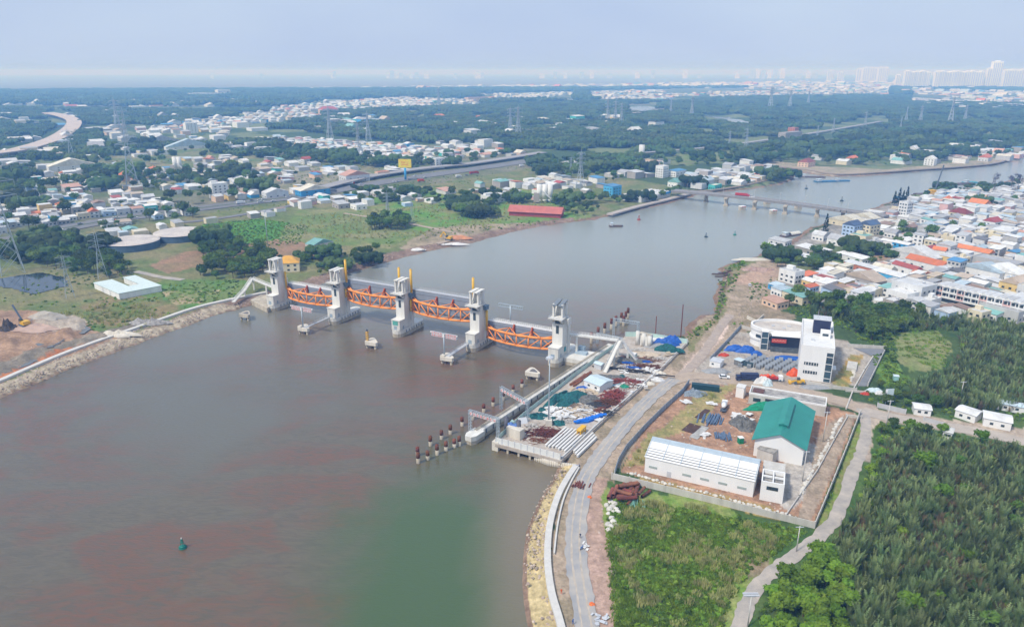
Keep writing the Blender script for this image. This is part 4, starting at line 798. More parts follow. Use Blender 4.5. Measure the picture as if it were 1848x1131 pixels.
hoarding('hoarding', [(1109,858),(1116,836),(1130,812),(1163,775),(1200,738),(1232,709),(1243,693)], 2.4, 2.0, HOARB, 'blue-grey corrugated hoarding between the haul road and the yard')
hoarding('gate_frame', [(1527,752),(1554,755)], 1.2, 2.0, WALLP, 'pale gateway beam at the back right corner of the yard', 'gateway', 9, .4, WALLP)
hoarding('office_wall', [(1439,690),(1500,701),(1545,706)], 1.6, 2.0, WALLP, 'pale wall in front of the white office block', 'wall', 4, .25, WALLP)
hoarding('office_wall', [(1598,632),(1566,697)], 1.8, 2.0, WALLP, 'pale wall on the right side of the office yard', 'wall', 5, .25, WALLP)
hoarding('office_wall', [(1530,626),(1598,630)], 1.8, 2.0, WALLP, 'pale wall at the back right of the office yard', 'wall', 5, .25, WALLP)
hoarding('drain_kerb', [(1575,645),(1560,668),(1540,703),(1527,738)], .7, 2.0, WALLP, 'long low drain kerb right of the office yard', 'kerb', 9, .5, WALLP)
hoarding('hoarding', [(1281,652),(1304,628),(1337,592)], 2.2, 2.0, HOARB, 'blue-grey hoarding left of the round building')
hoarding('office_wall', [(1337,592),(1358,598)], 1.8, 2.0, WALLP, 'short pale wall joining the hoarding to the round building', 'wall', 5, .25, WALLP)
sheet('yard_asphalt', [(1598,630),(1566,697),(1548,697),(1577,644),(1540,628)], mat('yard_asphalt', (.22,.23,.25), .9, .1, .3), 2.14)
# long shed with open roof frame
a, b = G(1163,851), G(1358,897); o, w = local('long_shed', a, b, 'long white shed with an open slatted roof frame', 'shed'); d = 13.5; h = 6.0
mb = MB(); mb.box((w/2, .15, h/2), (w, .3, h)); mb.box((w/2, d-.15, h/2), (w, .3, h)); mb.box((w-.15, d/2, h/2), (.3, d-.6, h)); mb.box((.15, d/2, h/2), (.3, d-.6, h))
for x in (0, w-.3): mb.add([(x,0,h),(x+.3,0,h),(x+.3,d,h),(x,d,h),(x,d*.7,h+3.2),(x+.3,d*.7,h+3.2)], [(0,1,5,4),(2,3,4,5),(0,4,3),(1,2,5)])
mb.build('wall', WHB, o)
mb = MB(); mb.box((w/2, d/2, .3), (w-.7, d-.7, .3)); mb.box((w/2, d/2, 3.4), (w-.8, d-.8, .3)); mb.build('floor', FLOORC, o)
for k in range(9):
    t = k/8.6; e = (.62, .66, .7, .74, .93, .9, .9, .95, .95)[k]/8.6; y0, y1 = -.3+t*d*.7, -.3+(t+e)*d*.7; z0, z1 = h+.25+3.25*t, h+.25+3.25*(t+e); mb = MB(); mb.add([(-.3,y0,z0),(w+.3,y0,z0),(w+.3,y1,z1),(-.3,y1,z1),(-.3,y0,z0-.12),(w+.3,y0,z0-.12),(w+.3,y1,z1-.12),(-.3,y1,z1-.12)], ((0,1,2,3),(7,6,5,4),(0,4,5,1),(2,6,7,3),(1,5,6,2),(3,7,4,0))); mb.build('roof_slat', WP if k < 7 else mat('roof_bluegrey', (.42,.50,.56), .4, .08, .4), o)
for k in range(7): mb = MB(); x = w*k/6; mb.beam((x, 0, h+.35), (x, d*.7, h+3.5), .2, .35); mb.beam((x, d*.7, h+3.5), (x, d, h+.3), .2, .3); mb.build('rafter', GALV, o)
mb = MB(); mb.add([(-.3,d*.7,h+3.55),(w+.3,d*.7,h+3.55),(w+.3,d+.3,h+.25),(-.3,d+.3,h+.25)], [(0,1,2,3)]); mb.add([(-.3,d*.7,h+3.5),(w+.3,d*.7,h+3.5),(w+.3,d+.3,h+.2),(-.3,d+.3,h+.2)], [(3,2,1,0)]); mb.build('roof_sheet', MATS['roof_bluegrey'], o)
for x in (.08, .40, .565, .73, .90): mb = MB(); mb.box((w*x, -.04, 2.6), (3.0, .12, .8)); mb.build('window', mat('window_greygreen', (.36,.42,.40), .4, .1, 1), o)
mb = MB(); mb.box((w*.235, -.04, 1.2), (1.5, .12, 2.4)); mb.build('door', LGRY, o)
for x in (.2, .35, .52, .68, .82, .92): mb = MB(); mb.box((w*x, d*.25, 3.9), (2.6, 2.2, .9)); mb.build('inner_opening', OPEN, o)
# green hall
FLp, FRp, BRp = G(1358,792,9), G(1455,812,9), G(1489,745,9); a = Vector((FLp.x, FLp.y, 2)); o, w = local('green_roof_hall', a, Vector((FRp.x, FRp.y, 2)), 'white hall with a teal green gable roof and raised ridge vent', 'hall')
d = (BRp-FRp).length; h = 7.0; rs = 4.2
mb = MB(); mb.box((w/2, d/2, h/2), (w-1.6, d-1.6, h)); mb.add([(.8,.8,h),(w-.8,.8,h),(w/2,.8,h+rs-.5),(.8,d-.8,h),(w-.8,d-.8,h),(w/2,d-.8,h+rs-.5)], [(0,1,2),(3,5,4)]); mb.build('wall', WHB, o)
mb = MB(); mb.add([(-.3,-.2,h-.1),(w/2,-.2,h+rs),(w+.3,-.2,h-.1),(-.3,d+.2,h-.1),(w/2,d+.2,h+rs),(w+.3,d+.2,h-.1),(-.3,-.2,h-.3),(w/2,-.2,h+rs-.2),(w+.3,-.2,h-.3),(-.3,d+.2,h-.3),(w/2,d+.2,h+rs-.2),(w+.3,d+.2,h-.3)], [(0,1,4,3),(1,2,5,4),(6,9,10,7),(7,10,11,8),(0,6,7,1),(1,7,8,2),(3,4,10,9),(4,5,11,10),(0,3,9,6),(2,8,11,5)])
for k in range(26):
    y = .4+(d-.8)*k/25
    mb.beam((0, y, h+.02), (w/2-1.7, y, h+rs*(w/2-1.7)/(w/2)+.02), .09, .07); mb.beam((w, y, h+.02), (w/2+1.7, y, h+rs*(w/2-1.7)/(w/2)+.02), .09, .07)
rf = mb.build('roof', GRNR, o)
mb = MB(); z0 = h+rs-.6; mb.box((w/2, d*.52, z0+.5), (2.9, d*.62, 1.0)); mb.build('ridge_vent', GRNR, o)
mb = MB(); y0, y1 = d*.2, d*.84; mb.add([(w/2-1.9,y0,z0+1.0),(w/2,y0,z0+1.75),(w/2+1.9,y0,z0+1.0),(w/2-1.9,y1,z0+1.0),(w/2,y1,z0+1.75),(w/2+1.9,y1,z0+1.0)], [(0,1,4,3),(1,2,5,4),(0,2,1),(3,4,5),(0,3,5,2)]); mb.build('vent_roof', GRNR, o)
for k in range(5): mb = MB(); mb.box((w-.75, d*(.14+.18*k), 4.2), (.14, 1.6, 1.1)); mb.build('window', MATS['window_greygreen'], o)
mb = MB(); mb.box((w-.74, d*.07, 1.3), (.14, 1.4, 2.6)); mb.build('door', MATS['door_bluegrey'], o)
# small white pump house with open four-cell roof
a, b = G(1370,901), G(1411.5,909); o, w = local('pump_house', a, b, 'small white box building with a four-cell open roof', 'building'); d = 8.5; h = 7.2
mb = MB()
for (x, y, ww_, dd_) in ((w/2,.2,w,.4),(w/2,d-.2,w,.4),(.2,d/2,.4,d-.8),(w-.2,d/2,.4,d-.8)): mb.box((x, y, h/2), (ww_, dd_, h))
mb.box((w/2, d/2, h-.3), (.35, d-.8, .6)); mb.box((w/4, d/2, h-.3), (w/2-.6, .35, .59)); mb.box((w*.75, d/2, h-.3), (w/2-.6, .35, .59)); mb.build('wall', WHB, o)
mb = MB(); mb.box((w/2, d/2, h-1.6), (w-.8, d-.8, .3)); mb.build('roof_slab', mat('slab_stained', (.42,.40,.37), .9, .3, .5), o)
mb = MB(); mb.box((w*.5, -.04, 5.0), (w*.5, .12, 1.3)); mb.build('window', GLASSD, o)
mb = MB(); mb.box((w*.5, d+4.5, 2.8), (w*1.0, 9, 5.6)); mb.build('rear_block', [WALLP], o)
a, b = G(1365,828), G(1393,838); o, w = local('annex_block', a, b, 'grey flat-roofed annex squeezed between shed and hall', 'building'); mb = MB(); mb.box((w/2, 3.5, 2.2), (w, 7, 4.4)); mb.build('wall', WALLP, o); mb = MB(); mb.box((w/2, 3.5, 4.5), (w+.3, 7.3, .25)); mb.build('roof', MATS['slab_stained'], o)
# low flat-roofed garage behind the hall
a, b = G(1350,728,2), G(1488,752,2); o, w = local('flat_garage', a, b, 'low flat-roofed garage row with green netting behind the green hall', 'garage'); d = 8.5; h = 4.6
mb = MB(); mb.box((w/2, d/2, h/2), (w, d, h)); mb.build('wall', WALLP, o)
mb = MB(); mb.box((w/2, d/2, h+.1), (w-.8, d-.8, .25)); mb.build('roof', mat('roof_sooty', (.48,.46,.43), .95, .3, .35, c2=(.18,.17,.16)), o)
mb = MB()
for (x, y, a_, b_) in ((w/2, .15, w+.2, .35), (w/2, d-.15, w+.2, .35), (.15, d/2, .35, d-.7), (w-.15, d/2, .35, d-.7)): mb.box((x, y, h+.35), (a_, b_, .75))
mb.build('parapet', WHB, o); mb = MB(); mb.box((w*.11, -.05, 2.4), (w*.10, .15, 1.6)); mb.build('window', GLASSD, o); mb = MB(); mb.box((w*.42, -.05, 2.0), (w*.40, .15, 3.4)); mb.build('opening', OPEN, o); mb = MB(); mb.box((3.4, 4.2, h+.3), (4.6, 4.2, .5)); mb.build('roof_hatch', mat('hatch_brown', (.16,.08,.07), .8, .2, 1), o)
heap(1383,737,9,3.2,2.6,mat('net_bright_green', (.01,.30,.17), .8, .2, .8, c2=(.01,.18,.10), bump=.2),'bright green netting heap in front of the flat garage',z0=2)
hut('pillar_hut', (1327,716), (1341,719), 4, 5.0, 2, WHB, WHT, 'narrow white hut left of the flat garage', 'hut', .2, .1)
# office block
TL, TR, BR2 = G(1446,625,18), G(1507,632.5,18), G(1535,588,18); a = Vector((TL.x, TL.y, 2)); o, w = local('office_block', a, Vector((TR.x, TR.y, 2)), 'tall white office block with a dark rooftop box', 'office building'); d = (BR2-TR).length; h = 16
mb = MB(); mb.box((w/2, d/2, h/2), (w, d, h)); mb.build('wall', WHB, o)
mb = MB()
for (x, y, a_, b_) in ((w/2,.15,w,.3),(w/2,d-.15,w,.3),(.15,d/2,.3,d-.6),(w-.15,d/2,.3,d-.6)): mb.box((x, y, h+.5), (a_, b_, 1.0))
mb.build('parapet', WHB, o)
mb = MB(); mb.box((w/2, d/2, h+.06), (w-.6, d-.6, .12)); mb.build('roof', mat('roof_white', (.72,.72,.70), .8, .08, .5), o)
mb = MB(); mb.box((w*.60, d*.62, h+3.4), (7.6, 6.5, 6.8)); pb_ = mb.build('rooftop_box', mat('cladding_navy', (.035,.04,.09), .4, .15, .3), o)
mb = MB(); mb.box((w*.60, d*.62, h+6.95), (8.2, 7.1, .3)); mb.build('box_cap', LGRY, o); mb = MB(); mb.box((w*.72, d*.42, h+1.7), (4.4, 4.0, 3.4)); mb.build('stair_head', WHB, o); mb = MB(); mb.box((w*.72, d*.42-2.02, h+1.9), (2.6, .1, 1.2)); mb.build('window', GLASSD, o)
mb = MB(); mb.tube((w*.45, d*.62, h), (w*.45, d*.62, h+11), .07, n=6); mb.build('antenna', LGRY, o)
for zz in (4.0, 8.2): mb = MB(); mb.box((w*.36, -.04, zz), (w*.42, .14, 1.4)); f = mb.build('window', GLASSD, o); mb = MB(); [mb.box((w*(.20+.08*k), -.13, zz), (.25, .08, 1.4)) for k in range(5)]; mb.build('mullion', WP, f)
mb = MB(); mb.box((w*.88, -.05, h*.46), (2.7, .18, h*.88)); f = mb.build('stair_window', mat('glass_blue', (.06,.11,.14), .12, .3, .15, spec=.6), o); mb = MB(); [mb.box((w*.88, -.17, 2+k*3.5), (2.7, .08, .28)) for k in range(4)]; mb.build('mullion', WP, f)
for r in range(3):
    for k in range(5): mb = MB(); mb.box((w+.04, d*(.12+.17*k), 4+r*4.2), (.14, 2.6, 1.3)); mb.build('window', GLASSD, o)
mb = MB(); mb.box((w+1.2, d*.3, 3.2), (2.4, 5, .3)); mb.build('canopy', WHB, o); mb = MB(); mb.box((w*.35, d*.25, h+.5), (1.6,1.2,.8)); mb.build('roof_unit', LGRY, o)
hut('side_terrace', (1527,668), (1545,671), 10, 1.4, 2, WALLP, WALLP, 'low pale terrace block right of the office', 'terrace', 0, .02)
# round building
c = G(1410,591.5,11); o = empty('round_building', (c.x, c.y, 2), -.22, 'oval white building with a ring parapet and dark front', 'building'); rx, ry, h = 15.0, 9.8, 9.5; N = 56
E = [(rx*math.cos(2*math.pi*k/N), ry*math.sin(2*math.pi*k/N)) for k in range(N)]
mb = MB(); mb.prism([(x*.985, y*.985) for x, y in E], 0, h-1.0); mb.build('wall', WHB, o, False)
def ring(z0, z1, r0, r1, m, name):
    mb = MB()
    for k in range(N):
        (x1, y1), (x2, y2) = E[k], E[(k+1) % N]
        vs = [(x1*r1,y1*r1,z0),(x2*r1,y2*r1,z0),(x2*r1,y2*r1,z1),(x1*r1,y1*r1,z1),(x1*r0,y1*r0,z0),(x2*r0,y2*r0,z0),(x2*r0,y2*r0,z1),(x1*r0,y1*r0,z1)]
        mb.add(vs, ((0,1,2,3),(5,4,7,6),(3,2,6,7),(1,0,4,5)))
    return mb.build(name, m, o)
ring(h-1.0, h+1.0, .955, 1.02, WHB, 'parapet'); ring(3.5, 4.6, .98, 1.03, WHB, 'band')
mb = MB(); mb.prism([(x*.95, y*.95) for x, y in E], h-.99, h-.3); mb.build('roof', mat('roof_worn_cream', (.62,.58,.52), .9, .15, .12, c2=(.42,.37,.33)), o)
mb = MB()
for k in range(33, 42):
    (x1, y1), (x2, y2) = E[k], E[k+1]; mb.add([(x1*1.012,y1*1.012,5),(x2*1.012,y2*1.012,5),(x2*1.012,y2*1.012,6.6),(x1*1.012,y1*1.012,6.6)], [(0,1,2,3)])
mb.build('window', GLASSD, o)
mb = MB(); mb.box((3.5, -ry-.2, 5.9), (19, 5.2, 5.6)); mb.build('front_facade', mat('cladding_black', (.02,.025,.045), .35, .2, .3), o)
mb = MB(); mb.box((3.5, -ry-.2, 1.5), (18.6, 4.9, 3.0)); mb.build('glass_front', mat('glass_grey', (.12,.15,.17), .15, .3, .4, spec=.6), o); mb = MB(); mb.box((4.0, -ry-.4, 8.85), (20, 5.8, .35)); mb.build('canopy', WHB, o)
mb = MB(); mb.box((-2.3, -ry-2.95, 6.2), (7.0, .2, 2.0)); sg = mb.build('red_banner', mat('banner_red', (.55,.07,.05), .6, .1, .8), o); mb = MB(); [mb.box((-5.2+.72*k, -ry-3.07, 6.2+.3*(k % 2)), (.42,.05,.5)) for k in range(9)]; mb.build('lettering', mat('letter_pink', (.75,.35,.28), .6, .1, 1), sg)
mb = MB(); mb.box((-9.0, -ry+.6, 4.9), (3.2, 3.2, 9.8)); tw = mb.build('stair_tower', MATS['glass_blue'], o); mb = MB(); [mb.box((-9.0, -ry+.6, z), (3.4, 3.4, .25)) for z in (.2, 3.4, 6.6, 9.9)]; mb.box((-10.7, -ry-1.1, 4.9), (.25,.25,9.8)); mb.box((-7.3, -ry-1.1, 4.9), (.25,.25,9.8)); mb.build('frame', WP, tw)
for k, (x, y) in enumerate(((1,-2),(-4,1),(4,2))): mb = MB(); mb.box((x, y, h), (1.6, 1.0, .8)); mb.build('roof_unit', LGRY, o)
mb = MB()
P = [G(1348,575), G(1365,583), G(1378,572)]
mb = MB(); [mb.beam(p-P[0]+Vector((0,0,.9)), q-P[0]+Vector((0,0,.9)), .4, 1.8) for p, q in zip(P, P[1:])]; tag(place(mb.build('garden_wall', CREAM), P[0]), 'bent cream wall behind the round building', 'wall')
# storage in the office yard
for (x, y, r1, r2, hh, lab) in ((1325,631,5,3,2.6,'blue tarpaulin mound left of the glass stair tower'),(1347,634,5,2.6,3.2,'blue tarpaulin box mound in front of the oval building'),(1365,640,3,2,2.2,'small blue tarpaulin by the stair tower'),(1420,648,9,2.6,1.8,'long blue tarpaulin behind the grey pipe bundles')):
    heap(x, y, r1, r2, hh, BLUE, lab, z0=2, rug=.15)
bun = MB()
for r in range(3):
    for k in range(4): bun.tube((-2.2, -.75+.5*k, .3+.5*r), (2.2, -.75+.5*k, .3+.5*r), .24, n=6)
b0 = bun.build('pipe_bundle', mat('pvc_grey', (.36,.39,.42), .6, .15, .6)); c = 0; bc = G(1395,659); u_ = Vector((.93,-.36,0)); v_ = Vector((.36,.93,0))
for r in range(6):
    for k in range(7):
        o = b0 if c == 0 else link_copy(b0); p = bc+u_*(-12.5+4.1*k+1.2*(r-2))+v_*(-6+2.6*r); place(o, (p.x, p.y, 2.0+(.0 if (r+k) % 3 else .9)*(c > 0)), math.atan2(v_.y, v_.x)+random.uniform(-.06,.06)); c += 1
        if (r+k) % 3 == 0 and c > 1: o.location.z = 2.0
        tag(o, 'grey pipe bundle in the office yard, %s row from the road, %s from left' % (ORD[r], ORD[k]), 'pipe bundle', 'grey pipe bundles stacked in the yard')
hoarding('hoarding', [(1327,657),(1360,663)], 2.4, 2.0, mat('hoarding_dark', (.05,.09,.11), .6, .15, .5), 'dark hoarding left of the grey pipe bundles')
hut('site_cabin', (1280,661), (1299,665), 6, 3, 2, WHB, LGRY, 'white site cabin by the road corner', 'cabin', .2, .15, win=((.3,1.7,1,.8),))
hut('site_cabin', (1324,657), (1336,661), 4, 2.6, 2, mat('cabin_dark', (.20,.20,.20), .7, .1, .5), ROOFB, 'small dark cabin beside the blue mound', 'cabin', .2, .15)
heap(1306,641,3,1.6,1.2,mat('tarp_red', (.55,.06,.03), .6, .15, .6),'small red tarpaulin beside the hoarding',z0=2)
heap(1293,671,7,3.2,1.8,GRAV,'grey gravel mound behind the white car',z0=2,rug=.15); heap(1472,699,8,2.6,1.0,GRAV,'grey gravel spread in front of the office block',z0=2,rug=.15)
heap(1433,676,4,2.4,2.6,mat('tarp_orange', (.72,.10,.02), .5, .15, .7),'orange wrapped equipment between pipes and office',z0=2)
heap(1376,691,4.2,2.2,3.0,WHT,'white and blue wrapped bundle on the verge below the trucks',z0=2); heap(1385,695,2.6,2.0,2.4,ROOFB,'pale blue wrapped crate stack beside the white bundle',z0=2)
heap(1254,711,5,3.6,1.8,mat('grey_frames', (.30,.36,.42), .5, .3, 1.2),'heap of blue-grey formwork frames in the yard corner',z0=2,rug=.6)
o = empty('shipping_container', G(1273,703,2), -.30, 'long dark teal shipping container in the yard corner', 'container'); mb = MB(); mb.box((0,0,1.3), (12,2.4,2.5)); [mb.box((-5.8+k*.6, 0, 1.3), (.18, 2.5, 2.3)) for k in range(20)]; mb.build('body', mat('container_teal', (.02,.07,.09), .5, .15, .4), o); mb = MB(); mb.box((-6.05, 0, 1.3), (.1, 2.3, 2.4)); mb.build('door', DKST, o)
heap(1342,765,5,7,2.4,NETK,'grey and white scrap heap beside the green roof',z0=2,rug=.7); sheets(1344,756,4,5,26,WHT,'white panels strewn over the scrap heap beside the green roof',z0=2.4)
bars(1282,756,2.6,6,26,mat('steel_navy', (.12,.18,.28), .5, .2, .6),'stack of blue-grey steel sections on bare earth',L=9,h=.8,w=.5,rot=1.15,z0=2,al=.08)
bars(1305,788,1.6,3.6,16,mat('steel_navy'),'short blue-grey steel stack near the long shed',L=6,h=.5,w=.5,rot=1.4,z0=2,al=.08)
mb = MB(); mb.box((0,0,.15), (7.5,5,.3)); tag(place(mb.build('planting_bed', mat('soil_dark', (.10,.055,.045), .95, .2, .6)), G(1248,773), .9), 'dark rectangular soil bed left of the steel stack', 'soil bed')
mb = MB(); mb.box((0,0,.15), (10,2.4,.3)); tag(place(mb.build('planting_bed', MATS['soil_dark']), G(1268,747), .9), 'narrow dark soil bed behind the steel stack', 'soil bed')
mb = MB(); mb.box((0,0,.1), (12,3.4,.2)); tag(place(mb.build('concrete_pad', mat('pad_grey', (.45,.44,.42), .9, .2, .4)), G(1262,780), .95), 'grey concrete pad between soil bed and steel stack', 'pad')
o = empty('portable_toilet', G(1336,799), .2, 'green portable toilet beside the hall wall', 'portable toilet'); mb = MB(); mb.box((0,0,1.2), (1.8,1.8,2.4)); mb.build('body', mat('cabin_green', (.01,.25,.12), .5, .1, 1), o); mb = MB(); mb.box((0,0,2.5), (2,2,.2)); mb.build('roof', WP, o)
for (x, y, r, lab) in ((1284,729,.3,'pale green sheets lying left of the concrete mixer'),(1272,786,.8,'white sheets near the long shed roof'),(1238,726,.9,'white figures of broken board near the yard corner')): sheets(x, y, 1.6, 1.2, 8, WHT, lab, s=1.6, z0=2.1)
# pale stones along inner walls
st = MB(); vs = []; 
def rock_mesh(name, m, s=1., seed=0):
    mb = MB(); R = random.Random(seed); V = []; n1, n2 = 6, 8
    for i in range(1, n1):
        for j in range(n2):
            a_, b_ = math.pi*i/n1, 2*math.pi*j/n2; r = s*(.8+.35*R.random()); V.append((r*math.sin(a_)*math.cos(b_), r*math.sin(a_)*math.sin(b_), .75*r*math.cos(a_)))
    V += [(0,0,.7*s),(0,0,-.7*s)]; F = []
    for i in range(n1-2):
        for j in range(n2): a_ = i*n2+j; b_ = i*n2+(j+1) % n2; F.append((a_, a_+n2, b_+n2, b_))
    for j in range(n2): F.append((len(V)-2, j, (j+1) % n2)); F.append((len(V)-1, (n1-2)*n2+(j+1) % n2, (n1-2)*n2+j))
    mb.add(V, F); return mb.build(name, m)
ROCKM = mat('limestone', (.66,.63,.57), .9, .15, .8, rnd=.15); r0 = rock_mesh('boulder', ROCKM, .9)
RP = [(1100,918),(1106,914),(1112,918),(1098,926),(1107,923),(1104,934),(1097,946),(1103,950),(1107,941),(1111,947),(1098,955),(1109,908),(1102,905),(1095,911),(1115,923)]
for k, (x, y) in enumerate(RP): o = r0 if k == 0 else link_copy(r0); place(o, G(x, y, 2.4), k, random.uniform(.8,1.3)); tag(o, 'white boulder in the cluster below the rusty pipe pile', 'boulder', 'white boulders below the rusty pipes')
def stone_row(pts, n, lab, s=.55, j=.5):
    P = [G(a, b) for a, b in pts]; seg = [(b-a).length for a, b in zip(P, P[1:])]; T = sum(seg)
    for k in range(n):
        t = T*k/n; i = 0
        while t > seg[i] and i < len(seg)-1: t -= seg[i]; i += 1
        p = P[i].lerp(P[i+1], t/seg[i]); o = link_copy(r0); place(o, (p.x+random.uniform(-j, j), p.y+random.uniform(-j, j), 2.2), random.random()*6, s*random.uniform(.6, 1.5)); tag(o, lab, 'stone', lab)
stone_row([(1133,853),(1200,872),(1300,896),(1400,924),(1430,930)], 60, 'pale stone in the line behind the front yard wall')
stone_row([(1445,890),(1480,830),(1505,780),(1518,752)], 45, 'pale stone in the line beside the right inner wall', .7)
stone_row([(1543,665),(1540,678),(1537,690)], 12, 'pale stone in the short line right of the office', .7)
RPM = mat('rusty_pipe', (.26,.085,.05), .8, .25, .6, c2=(.12,.05,.04), rnd=.35)
mb = MB(); mb.tube((-3.6,0,0), (3.6,0,0), .75, n=14, cap=False); mb.tube((3.6,0,0),(-3.6,0,0), .66, n=14, cap=False); rp0 = mb.build('rusty_pipe', RPM, smooth=True)
R = random.Random(5); PPX = [(1110,885,1.2),(1118,880,.9),(1126,876,.5),(1134,874,.3),(1142,878,1.0),(1150,880,1.3),(1158,885,1.0),(1112,895,.1),(1122,897,0),(1132,898,.1),(1140,893,1.2),(1148,892,1.4),(1125,888,-.5),(1133,885,-.6),(1119,890,-.5),(1102,890,1.2),(1166,890,.8),(1137,904,1.1),(1044,868,1.3)]
for k, (x, y, r) in enumerate(PPX[:-1]): o = rp0 if k == 0 else link_copy(rp0); z = 2.8 if k % 3 else 4.1; place(o, G(x, y, z), r, R.uniform(.7, 1)); tag(o, 'large rusty steel pipe in the jumbled pile at the wall corner', 'pipe', 'rusty pipes piled at the wall corner')
bars(1145,907,.8,2.6,10,mat('pipe_mint', (.22,.45,.38), .6, .1, 1),'mint green tubes leaning on the rusty pipe pile',L=6,h=.9,w=.25,rot=1.4,z0=2.4,al=.06)
def lamp(px, py, h, lab, arm=False, z0=2.):
    o = empty('concrete_pole', G(px, py, z0), 0, lab, 'pole'); mb = MB(); mb.tube((0,0,0),(0,0,h),.2,.12,8); mb.build('pole', WCURB, o, True); mb = MB(); mb.beam((-1.2,0,h-.4),(1.2,0,h-.4),.18,.2)
    if arm: mb.beam((-2.0,0,h-.1),(2.0,0,h-.1),.4,.3); mb.beam((-2.0,.8,h-.1),(2.0,.8,h-.1),.4,.3)
    mb.build('crossarm', LGRY, o)
for a_ in ((1437,993+2,9,'white pole standing in the scrub before the front yard wall'),(1349,1131,10,'pole with a double crossarm beside the gravel lane',True),(1598,775,13,'white pole at the road junction right of the yard'),(1485,797,13,'white pole right of the green hall roof'),(1448,868,12,'white pole beside the pump house'),(1733,718,8,'white pole among the palms behind the village road')): lamp(*a_)
# ---------------- houses ----------------
HC = {'white': (.80,.80,.78), 'grey': (.52,.52,.51), 'pale grey': (.66,.67,.67), 'cream': (.74,.66,.48), 'peach': (.72,.52,.38), 'light blue': (.45,.60,.80), 'blue': (.06,.35,.68), 'sky blue': (.10,.48,.80), 'teal': (.08,.50,.45), 'pink': (.70,.45,.42), 'brick': (.55,.20,.12), 'yellow': (.75,.55,.22), 'weathered': (.42,.39,.36)}
RC = {'white': (.76,.77,.76), 'pale grey': (.60,.62,.63), 'grey': (.42,.44,.46), 'light blue': (.48,.60,.68), 'blue': (.08,.30,.55), 'orange': (.68,.20,.08), 'red': (.42,.09,.08), 'dark red': (.24,.05,.05), 'teal': (.22,.48,.45), 'rusty': (.34,.23,.18), 'dark blue': (.06,.12,.22), 'tan': (.55,.46,.36), 'salmon': (.62,.36,.27), 'dark grey': (.16,.17,.19), 'cream': (.70,.66,.55)}
def wm(c): return mat('wall_'+c.replace(' ', '_'), HC[c], .85, .09, .35, streak=True, rnd=.06)
def rm(c): return mat('roofing_'+c.replace(' ', '_'), RC[c], .6, .12, .22, c2=tuple(a*.62+b for a, b in zip(RC[c], (.05, .035, .025))), rnd=.14)
HOUSES = []; OCC = []; FARH = MB()
FMATS = []; FIDX = {}
def fmi(m):
    if m.name not in FIDX: FIDX[m.name] = len(FMATS); FMATS.append(m)
    return FIDX[m.name]
def roof_geo(mb, rt, w, d, h, ov=.35, mi=0):
    if rt == 'flat':
        mb.box((0, 0, h+.12), (w-.5, d-.5, .22), 0, mi)
    elif rt == 'mono':
        r = d*.09; mb.add([(-w/2-ov,-d/2-ov,h+.1),(w/2+ov,-d/2-ov,h+.1),(w/2+ov,d/2+ov,h+.1+r),(-w/2-ov,d/2+ov,h+.1+r),(-w/2-ov,-d/2-ov,h-.1),(w/2+ov,-d/2-ov,h-.1),(w/2+ov,d/2+ov,h-.1+r),(-w/2-ov,d/2+ov,h-.1+r)], ((0,1,2,3),(7,6,5,4),(0,4,5,1),(1,5,6,2),(2,6,7,3),(3,7,4,0)), mi)
    else:
        lx = rt in ('gable', 'hip') and w >= d; a, b = (w, d) if lx else (d, w); r = b*(.16 if rt == 'low' else .32); ins = b*.45 if rt == 'hip' else 0
        V = [(-a/2-ov,-b/2-ov,h),(a/2+ov,-b/2-ov,h),(a/2+ov,b/2+ov,h),(-a/2-ov,b/2+ov,h),(-a/2-ov+ins,0,h+r),(a/2+ov-ins,0,h+r)]
        if not lx: V = [(-y, x, z) for x, y, z in V]
        mb.add(V, ((0,1,5,4),(2,3,4,5),(0,4,3),(1,2,5),(3,2,1,0)), mi)
WINP = {}
def winmesh(w, h):
    k = (round(w, 1), round(h, 1))
    if k not in WINP:
        mb = MB(); mb.box((0, 0, 0), (w, .12, h)); me = bpy.data.meshes.new('window'); me.from_pydata(mb.v, [], mb.f); me.materials.append(GLASSD); WINP[k] = me
    return WINP[k]
